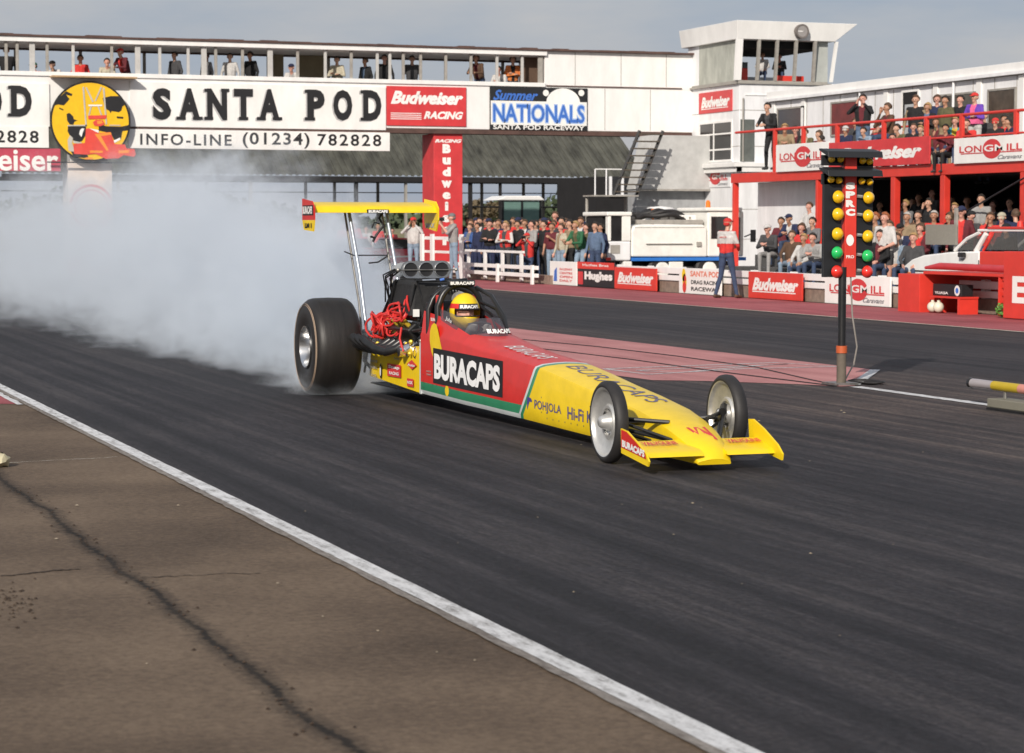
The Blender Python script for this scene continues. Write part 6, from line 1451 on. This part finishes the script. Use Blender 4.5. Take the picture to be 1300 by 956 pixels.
# -- people in the lower stand
GL='spectators in the lower stand behind the barrier'
for px_,py_,Y_,pose,top,bot,hair,hd_,lab in (
 (980,285,25.3,'sit_forward','dark grey','pale grey',('cap','white'),-60,'person in white cap, dark grey sweatshirt and grey trousers above the red board'),
 (1006,293,25.6,'sit','brown','pale denim',('short_hair','brown'),-60,'person in a brown jacket seated just right of the white capped one'),
 (1008,272,27.0,'sit_forward','navy','jeans',('cap','navy'),-60,'person in navy cap behind the brown jacket in the lower stand'),
 (1028,257,28.0,'sit','white','jeans',('short_hair','brown'),-60,'person in a white top highest in the lower stand left of the lights'),
 (1032,276,26.6,'sit','grey','jeans',sh,-60,'person in grey directly below the highest white top in the lower stand'),
 (1021,297,25.4,'sit','white','jeans',('short_hair','fair'),-60,'fair haired child in white and blue sitting near the barrier'),
 (1037,296,25.3,'sit_forward','pale grey','jeans',sh,-60,'person in pale grey seated beside the light tree panel'),
 (1091,262,27.6,'sit','navy','jeans',sh,-60,'person in navy seen between the lamp columns of the light tree'),
 (1112,270,26.2,'stand','tan','black',('short_hair','ginger'),-60,'ginger haired person in a tan top right of the light tree'),
 (1124,270,25.1,'shorts','white','dark grey',('short_hair','ginger'),-60,'ginger haired person with bare legs in a white T shirt and dark shorts'),
 (1139,296,25.4,'sit','pale denim','jeans',('short_hair','brown'),-60,'person in pale denim sitting low right of the bare legs'),
 (1152,270,26.6,'sit','tan','brown',('short_hair','grey'),-60,'white haired person in a tan jacket under the left red column'),
 (1169,284,25.7,'sit','maroon','black',('long_hair','brown'),-60,'long haired person in maroon left of the grey notice board'),
 (1181,252,28.1,'sit_hand_up','black','black',sh,-70,'person in black with a hand at the mouth between the two red columns'),
 (1186,268,26.9,'sit','red','jeans',('short_hair','grey'),-50,'grey haired person in red just above the grey notice board'),
 (1221,262,26.6,'stand','maroon','navy',('cap','navy'),-40,'person in a maroon and navy jacket with dark cap right of the notice board'),
 (1246,247,28.2,'sit','pale grey','jeans',sh,-50,'person in a pale T shirt in the shadow above the car windscreen'),
 (1258,270,26.9,'sit_hand_up','red','jeans',('short_hair','brown'),-50,'person in red with raised hand above the white car'),
 (1272,270,26.9,'sit','red','jeans',('cap_back','cream'),-50,'second person in red, pale headgear, above the white car roof'),
 (1290,266,27.1,'sit','navy','jeans',('short_hair','brown'),-200,'person in a navy jumper in profile at the right picture edge')):
    p=on_y(px_,py_,Y_); t=TOP[pose]; s=1.0; zf=p.z-t
    if pose in ('stand','shorts'): s=min(1.1,max(.85,p.z/t)) if p.z<2.1 else 1.05; zf=p.z-t*s
    person(pose,p.x,Y_,zf,H_(hd_+R.uniform(-12,12)),s,top,bot,hair,lab,GL)
for i,(px_,py_) in enumerate(((1118,256),(1143,262),(1158,252),(1167,246),(1185,240),(1208,250),(1228,250),(1262,255),(1283,252),(1098,284))):
    p=on_y(px_,py_,29.4); person('sit',p.x,29.4,p.z-1.3,H_(-60+R.uniform(-30,30)),1,('black','dark grey','navy')[i%3],'black',sh,'dark clothed spectator in the shade at the back of the lower stand','dark figures at the back of the lower stand')
EX_=((1118,292,25.0,'sit','black','jeans','person in a black jacket seated just left of the bare legs'),(1132,281,26.0,'sit_forward','maroon','jeans','person in maroon between the bare legged spectator and the tan jacket'),
 (1143,284,25.6,'sit','navy','black','person in navy bending below the white haired spectator'),(1160,296,25.1,'sit','dark grey','jeans','person in dark grey low in front of the left red column'),
 (1166,268,27.6,'sit','brown','black','person in brown directly right of the left red column'),(1206,270,27.8,'sit','black','black','person in black right of the right red column, above the notice board'),
 (1234,268,26.9,'sit','dark grey','black','person in dark grey between the maroon jacket and the reds above the car'),(1212,258,28.5,'stand','olive','black','person in olive standing in shade behind the notice board post'),
 (992,276,27.2,'sit','maroon','jeans','person in maroon above the white capped seated spectator'),(1018,284,26.3,'sit','red','jeans','person in red between the brown and the pale grey spectators'),
 (1278,284,25.9,'sit','black','black','person in black low behind the car roof'),(1150,254,28.6,'sit','grey','black','person in grey in the shade above the white haired spectator'))
for i,(px_,py_,Y_,pose,top,bot,lab) in enumerate(EX_):
    p=on_y(px_,py_,Y_); person(pose,p.x,Y_,p.z-TOP[pose],H_(-60+R.uniform(-25,25)),1,top,bot,(('short_hair','dark'),('long_hair','brown'),('cap','black'),('short_hair','fair'))[i%4],lab,GL)
EX2=((1010,160,29.4,'sit','black','jeans','person in black seated between the tan and olive spectators on the terrace'),(1040,166,29.6,'sit','maroon','jeans','person in maroon seated right of the olive spectator on the terrace'),
 (1087,150,29.9,'sit','dark grey','jeans','person in dark grey seated behind the white cap on the terrace'),(1115,152,29.8,'sit','maroon','jeans','person in maroon seated between the tall man and the brown leather jacket'),
 (1148,158,29.3,'sit_forward','olive','jeans','person in olive bending left of the dark glasses on the terrace'),(1189,150,29.5,'sit','brown','jeans','person in brown seated below the fair haired spectator right of the doorway'),
 (1228,152,28.7,'sit_forward','red','jeans','person in red bending between the teal jacket and the purple jacket'),(1250,142,29.9,'stand','dark grey','jeans','person in dark grey standing behind the purple jacket'),
 (1276,146,29.6,'sit','maroon','jeans','person in maroon near the right picture edge above the right banner'),(1190,121,30.3,'stand','navy','jeans','person in navy standing left of the olive coat'))
for i,(px_,py_,Y_,pose,top,bot,lab) in enumerate(EX2):
    p=on_y(px_,py_,Y_); s_=1.0; zf=p.z-TOP[pose]; person(pose,p.x,Y_,zf,H_(-60+R.uniform(-25,25)),1,top,bot,(('short_hair','dark'),('long_hair','brown'),('short_hair','brown'),('cap','navy'))[i%4],lab,GT)
# -- crowd behind the white railing
GC='crowd standing behind the white railing'
for px_,py_,Y_,pose,top,bot,hair,lab in (
 (597,284,24.0,'arms_folded','blue','navy',('short_hair','brown'),'person in a blue jacket first right of the red column'),
 (607,283,23.9,'stand','navy','navy',sh,'dark haired person in navy second right of the red column'),
 (622,280,24.0,'arms_folded','black','navy',sh,'person in a black jacket with a pale yellow chest band behind the railing'),
 (642,281,23.8,'arms_folded','red','dark grey',('short_hair','fair'),'person in a red jacket with white sleeves behind the railing'),
 (658,280,24.2,'stand','black','black',sh,'person in black between the red jacket and the grey sweatshirt'),
 (676,280,24.0,'arms_folded','pale grey','black',sh,'person in a pale grey sweatshirt with arms folded above the kneeling photographer'),
 (691,280,24.3,'stand','black','black',sh,'person in black right of the pale grey sweatshirt'),
 (701,283,23.9,'tee','maroon','pale denim',('short_hair','brown'),'person in a maroon shirt and pale jeans above the first white board'),
 (713,284,23.8,'stand','cream','pale denim',('short_hair','brown'),'person in a cream jacket and pale jeans above the first white board'),
 (724,279,24.0,'arms_folded','tan','black',sh,'dark haired person in a tan striped top'),
 (735,281,23.9,'leaning','green','pale denim',('short_hair','fair'),'person in a green top bending forward in pale jeans'),
 (745,284,24.2,'stand','olive','jeans',sh,'person in an olive plaid shirt next to the denim jacket'),
 (756,282,23.8,'stand','denim','jeans',sh,'person in a denim jacket and dark jeans nearest the truck cab'),
 (763,284,24.4,'stand','navy','jeans',sh,'person in navy half hidden by the denim jacket'),
 (705,269,25.3,'stand','red','jeans',('short_hair','brown'),'brown haired person whose head stands highest above the crowd')):
    p=on_y(px_,py_,Y_); t=TOP[pose]; s=min(1.12,max(.88,p.z/t)); zf=max(0,p.z-t*s)
    person(pose,p.x,Y_,zf,H_(-60+R.uniform(-25,25)),s,top,bot,hair,lab,GC)
for i in range(30):
    px_=594+i*5.7+R.uniform(-2,2); Yr=24.9 if i%2 else 25.5; p=on_y(px_,277+R.uniform(-2,4),Yr)
    s=max(.9,min(1.1,p.z/1.745)); person(('stand','arms_folded')[i%2],p.x,Yr,0,H_(-60+R.uniform(-25,25)),s,('black','navy','maroon','dark grey','brown','red')[i%6],'jeans',(('short_hair','dark'),('short_hair','brown'),('cap','navy'))[i%3],'darkly clothed spectator in the back rows of the crowd, mostly hidden','back rows of the crowd')
p=on_y(671,309,23.65); person('kneel',p.x,23.65,.35,H_(-50),.95,'red','jeans',('cap','red'),'kneeling photographer in a red jacket behind the end of the tall railing')
hc=thing('camera','small dark camera held up by the kneeling photographer in red','camera',(p.x+.22,23.65-.26,1.3))
def cam_obj(root,o,fwd,k=1.0):
    f=Vector(fwd).normalized(); l=Vector((0,0,1)).cross(f); m3=Matrix((f,l,Vector((0,0,1)))).transposed()
    mb=M(); mb.obox(o,(.07*k,.14*k,.09*k),m3); mb.build('camera_body',BLKM,root,bevel=.008)
    mb=M(); mb.tube([Vector(o)+f*.03*k,Vector(o)+f*.16*k,Vector(o)+f*.2*k],[.036*k,.04*k,.048*k],14); mb.build('lens',BLACKB,root)
cam_obj(hc,(p.x+.2,23.65-.24,1.33),(math.cos(rad(-50)),math.sin(rad(-50)),0))
# behind the smoke, near the red cars
for i,(px_,py_,top,hair,lab) in enumerate(((436,284,'red',('short_hair','dark'),'person in red beyond the smoke, first right of the red wing endplate'),(450,281,'red',('cap','white'),'person in red with white cap beyond the smoke between the wing struts'),(465,288,'white',('short_hair','brown'),'person in white beyond the smoke between the wing struts'),
  (480,285,'red',('short_hair','fair'),'fair haired person in red left of the second wing strut'),(498,290,'maroon',('short_hair','dark'),'person in maroon just right of the second wing strut'),(410,284,'grey',('short_hair','dark'),'grey figure fading into the smoke right of the endplate'))):
    p=on_x(px_,py_,-88); s=min(1.05,max(.85,p.z/1.745)); person('stand',-88,p.y,0,H_(-20),s,top,'jeans',hair,lab,'people near the red cars beyond the smoke')
p=on_y(525,276,22.4); person('hands_up',p.x,22.4,0,H_(-30),p.z/1.745,'white','pale denim',('cap','red'),'person in a white top and red cap below the right wing endplate')
# cameraman and marshal
p=on_y(576,271,21.9); s=p.z/1.745; Yc=21.9
cmn=person('cameraman',p.x,Yc,0,H_(-95),s*1.0,'pale grey','pale denim',('cap','grey'),'photographer in grey T shirt and pale jeans aiming a large camera beside the red column')
vc_=thing('camera','large black camera with long lens held by the photographer in grey','camera',(p.x,Yc-.35,1.5))
f=Vector((math.cos(rad(-95)),math.sin(rad(-95)),0)); o_=Vector((p.x,Yc,0))+f*.30*s+Vector((0,0,1.60*s)); cam_obj(vc_,o_,f,1.25)
gm=on_g(924,378); Ym=gm.y-.2
Xm=on_y(922,378,Ym).x; ztop=on_y(922,277,Ym).z
mr_=person('marshal',Xm,Ym,.0,H_(160-42),ztop/1.76,'red','jeans',('cap','red'),'track marshal seen from behind in a red and white jacket','' or None,'brown')
# white yoke of the jacket: taken from the body's own upper back
src=POSES['marshal'][0]; vs=[v.co.copy() for v in src.vertices]; nn=[v.normal.copy() for v in src.vertices]; mb=M(); used={}
for pl_ in src.polygons:
    c=pl_.center
    if pl_.material_index in (TOPI,SLVI,INNI) and 1.2<c.z<1.47 and abs(c.y)<.32:
        mb.add([vs[i]+nn[i]*.006 for i in pl_.vertices],[tuple(range(len(pl_.vertices)))])
yk=bpy.data.meshes.new('jacket_yoke'); yk.from_pydata([tuple(v) for v in mb.v],[],mb.f); yk.materials.append(C['white']); yk.polygons.foreach_set('use_smooth',[True]*len(yk.polygons))
yo=bpy.data.objects.new('jacket_yoke',yk); col.objects.link(yo); yo.parent=mr_
tmp=M(); put_text(tmp,'SANTA POD',lambda a,b:(-.137,.09-.18*a,1.33+.03*b),.04)
tm=bpy.data.meshes.new('jacket_lettering'); tm.from_pydata([tuple(v) for v in tmp.v],[],tmp.f); tm.materials.append(C['red']); to=bpy.data.objects.new('jacket_lettering',tm); col.objects.link(to); to.parent=mr_
# dragster driver
DX=2.33
def driver():
    o0=DO+Vector((DX,0,0))
    caps=[]
    def c(a,r0,b,r1,l): caps.append((Vector(a),r0,Vector(b),r1,l))
    c((-.12,-.05,.28),.12,(-.08,-.06,.60),.12,1); c((-.12,.05,.28),.12,(-.08,.06,.60),.12,1); c((-.08,-.13,.62),.055,(-.08,.13,.62),.055,1)
    c((-.06,0,.62),.06,(-.02,0,.78),.055,1); c((-.01,0,.92),.098,(.015,0,.86),.088,0); c((.1,0,.9),.014,(.108,0,.875),.016,0)
    for s in (-1,1):
        c((-.08,s*.15,.61),.05,(.12,s*.17,.53),.045,1); c((.12,s*.17,.53),.042,(.36,s*.10,.72),.032,1)
        c((.36,s*.10,.72),.032,(.41,s*.09,.77),.034,3)
        for k in range(4): b=Vector((.40+.008*k,s*.075,.745+.02*k)); c(b,.012,b+Vector((.03,-s*.02,.0)),.011,3); c(b+Vector((.03,-s*.02,0)),.011,b+Vector((.02,-s*.045,-.005)),.010,3)
        c((.38,s*.07,.76),.013,(.40,s*.03,.78),.012,3)
        c((-.1,s*.1,.28),.09,(.4,s*.1,.36),.07,1); c((.4,s*.1,.36),.065,(.85,s*.09,.27),.045,1); c((.85,s*.09,.25),.04,(.93,s*.09,.33),.035,2)
    me=body_mesh('driver_body',caps,Vector((.012,0,.905)),Vector((1,0,0)),Vector((0,1,0)),.012)
    o=bpy.data.objects.new('person',me); col.objects.link(o); o.location=o0; ORG[o.name]=o0
    for i,m in enumerate((SK_[2],C['maroon'],BLACKB,C['pale grey'],EYE_,C['maroon'],C['black'])): me.materials[i]=m
    tag(o,'driver in a yellow full face helmet seated in the dragster cockpit','person')
    # helmet: rings with the eye port left open
    mb=M(); n=40; rows=22; g=[]
    for i in range(rows+1):
        t=math.pi*.97*i/rows; ring=[]
        for k in range(n):
            a=2*math.pi*k/n; r=.142; x=r*1.08*math.sin(t)*math.cos(a); y=r*.98*math.sin(t)*math.sin(a); z=.17*math.cos(t)
            if z<-.04 and x>0: x*=1+.28*min(1,(-.04-z)/.06)*max(0,math.cos(a))**2
            if z<-.12: x*=.92
            ring.append(Vector((x,y,z+.905)))
        g.append(ring)
    for i in range(rows):
        for k in range(n):
            q=[g[i][k],g[i][(k+1)%n],g[i+1][(k+1)%n],g[i+1][k]]; c_=sum(q,Vector())/4
            an=math.atan2(c_.y,c_.x)
            if abs(an)<rad(56) and .872<c_.z<.925: continue
            mb.k=1 if (c_.z>.93 and c_.z<.975 and abs(an)<rad(46)) else (2 if (c_.z>.93 and c_.z<.975 and an<0 and abs(an)<rad(110)) else 0)
            mb.add(q,[(0,1,2,3)])
    hm=mb.build('helmet',[YEL,BLACKL,REDB],o,local=True,smooth=True)
    mb=M()
    for zz in (.868,.929):
        pts=[]
        for k in range(15):
            a=rad(-58+116*k/14); q=math.sqrt(max(0,1-((zz-.905)/.17)**2)); pts.append((.154*q*math.cos(a)+.002,.139*q*math.sin(a),zz))
        mb.tube(pts,.006,6)
    mb.build('eye_port_trim',BLACKL,hm,local=True,smooth=True)
    mb=M(); put_text(mb,'BURACAPS',lambda a,b:(.158*math.cos(rad(-40+80*a))*math.sqrt(1-((.05-.01+.03*b)/.17)**2)+.003,.143*math.sin(rad(-40+80*a))*math.sqrt(1-((.04+.03*b)/.17)**2),.938+.032*b),.05)
    mb.build('lettering',WHITE2,hm,local=True,recalc=False)
driver()
# ------------------------------------------------------------------ tyre smoke: a real volume trailing the rear wheels
SL=62.0
def prof(t):  # t metres behind the axle: centre y, half width, height
    return (.09*t if t<40 else 3.6, .95+.13*min(t,40), 3.2*(1-math.exp(-(t+1.6)/5.5)))
mb=M(); secs=26; n=16; g=[]
for i in range(secs+1):
    t=-.9+(SL+.9)*(i/secs)**1.5; cy,hw,hh=prof(max(t,0)); k=1.25
    if t<0: hw=1.25; hh=.6
    g.append([(-t,cy+hw*k*math.cos(math.pi*j/(n-1)),max(.012,(hh*1.25)*math.sin(math.pi*j/(n-1))**.8)) for j in range(n)])
for i in range(secs):
    for j in range(n):
        jj=(j+1)%n; mb.add([g[i][j],g[i][jj],g[i+1][jj],g[i+1][j]],[(0,1,2,3)])
mb.add(g[0],[tuple(range(n))]); mb.add(g[-1],[tuple(range(n))])
vm=bpy.data.materials.new('tyre_smoke'); vm.use_nodes=True; nt=vm.node_tree; N=nt.nodes; L=nt.links; N.clear()
out=N.new('ShaderNodeOutputMaterial'); pv=N.new('ShaderNodeVolumePrincipled'); L.new(pv.outputs[0],out.inputs['Volume'])
pv.inputs['Color'].default_value=(.85,.915,.985,1); pv.inputs['Anisotropy'].default_value=.0
tc=N.new('ShaderNodeTexCoord'); sx=N.new('ShaderNodeSeparateXYZ'); L.new(tc.outputs['Object'],sx.inputs[0])
def mth(op,a=None,b=None,c=None,clamp=False):
    m=N.new('ShaderNodeMath'); m.operation=op; m.use_clamp=clamp
    for i,v in enumerate((a,b,c)):
        if v is None: continue
        if isinstance(v,(int,float)): m.inputs[i].default_value=v
        else: L.new(v,m.inputs[i])
    return m.outputs[0]
T=mth('MULTIPLY',sx.outputs[0],-1.0); Tc=mth('MAXIMUM',T,0.01)
T40=mth('MINIMUM',Tc,40.0); hw=mth('MULTIPLY_ADD',T40,.13,.95); hh=mth('MULTIPLY',mth('SUBTRACT',1.0,mth('EXPONENT',mth('DIVIDE',mth('ADD',Tc,1.6),-5.5))),3.2)
mpn=N.new('ShaderNodeMapping'); mpn.inputs['Scale'].default_value=(.55,.9,.9); L.new(tc.outputs['Object'],mpn.inputs[0])
nz=N.new('ShaderNodeTexNoise'); nz.inputs['Scale'].default_value=1.0; nz.inputs['Detail'].default_value=5; nz.inputs['Roughness'].default_value=.6; nz.inputs['Distortion'].default_value=.9; L.new(mpn.outputs[0],nz.inputs['Vector'])
ry2=mth('POWER',mth('ABSOLUTE',mth('DIVIDE',mth('SUBTRACT',sx.outputs[1],mth('MULTIPLY',T40,.09)),hw)),2.0)
rz2=mth('POWER',mth('DIVIDE',sx.outputs[2],hh),2.0)
edge=mth('SUBTRACT',1.0,mth('ADD',ry2,rz2)); 
nzc=mth('MULTIPLY_ADD',nz.outputs['Fac'],2.9,-1.5)
f0=mth('ADD',edge,nzc)
mr=N.new('ShaderNodeMapRange'); mr.interpolation_type='SMOOTHSTEP'; mr.inputs[1].default_value=0.0; mr.inputs[2].default_value=.7; L.new(f0,mr.inputs[0])
# thick close to the wheels, thinning with distance; fades in at the front
k1=mth('ADD',mth('DIVIDE',6.5,mth('POWER',mth('ADD',mth('MULTIPLY',Tc,.9),1.0),1.3)),.035)
fr=N.new('ShaderNodeMapRange'); fr.interpolation_type='SMOOTHSTEP'; fr.inputs[1].default_value=-.45; fr.inputs[2].default_value=.35; L.new(T,fr.inputs[0])
dens=mth('MULTIPLY',mth('MULTIPLY',mr.outputs[0],k1),fr.outputs[0]); mp2=N.new('ShaderNodeMapping'); mp2.inputs['Scale'].default_value=(1.1,1.5,1.6); L.new(tc.outputs['Object'],mp2.inputs[0])
n2=N.new('ShaderNodeTexNoise'); n2.inputs['Scale'].default_value=1.25; n2.inputs['Detail'].default_value=5; n2.inputs['Roughness'].default_value=.62; n2.inputs['Distortion'].default_value=1.3; L.new(mp2.outputs[0],n2.inputs['Vector'])
bl=N.new('ShaderNodeMapRange'); bl.interpolation_type='SMOOTHSTEP'; bl.inputs[1].default_value=.38; bl.inputs[2].default_value=.62; bl.inputs[3].default_value=.05; bl.inputs[4].default_value=2.6; L.new(n2.outputs['Fac'],bl.inputs[0])
dens=mth('MULTIPLY',dens,bl.outputs[0]); dens=mth('MULTIPLY',dens,.9)
L.new(dens,pv.inputs['Density'])
sm_=M(); 
so=mb.build('tyre_smoke',vm,None,local=True); so.location=DO
tag(so,'thick pale blue grey tyre smoke trailing behind the dragster','smoke',kind='stuff')
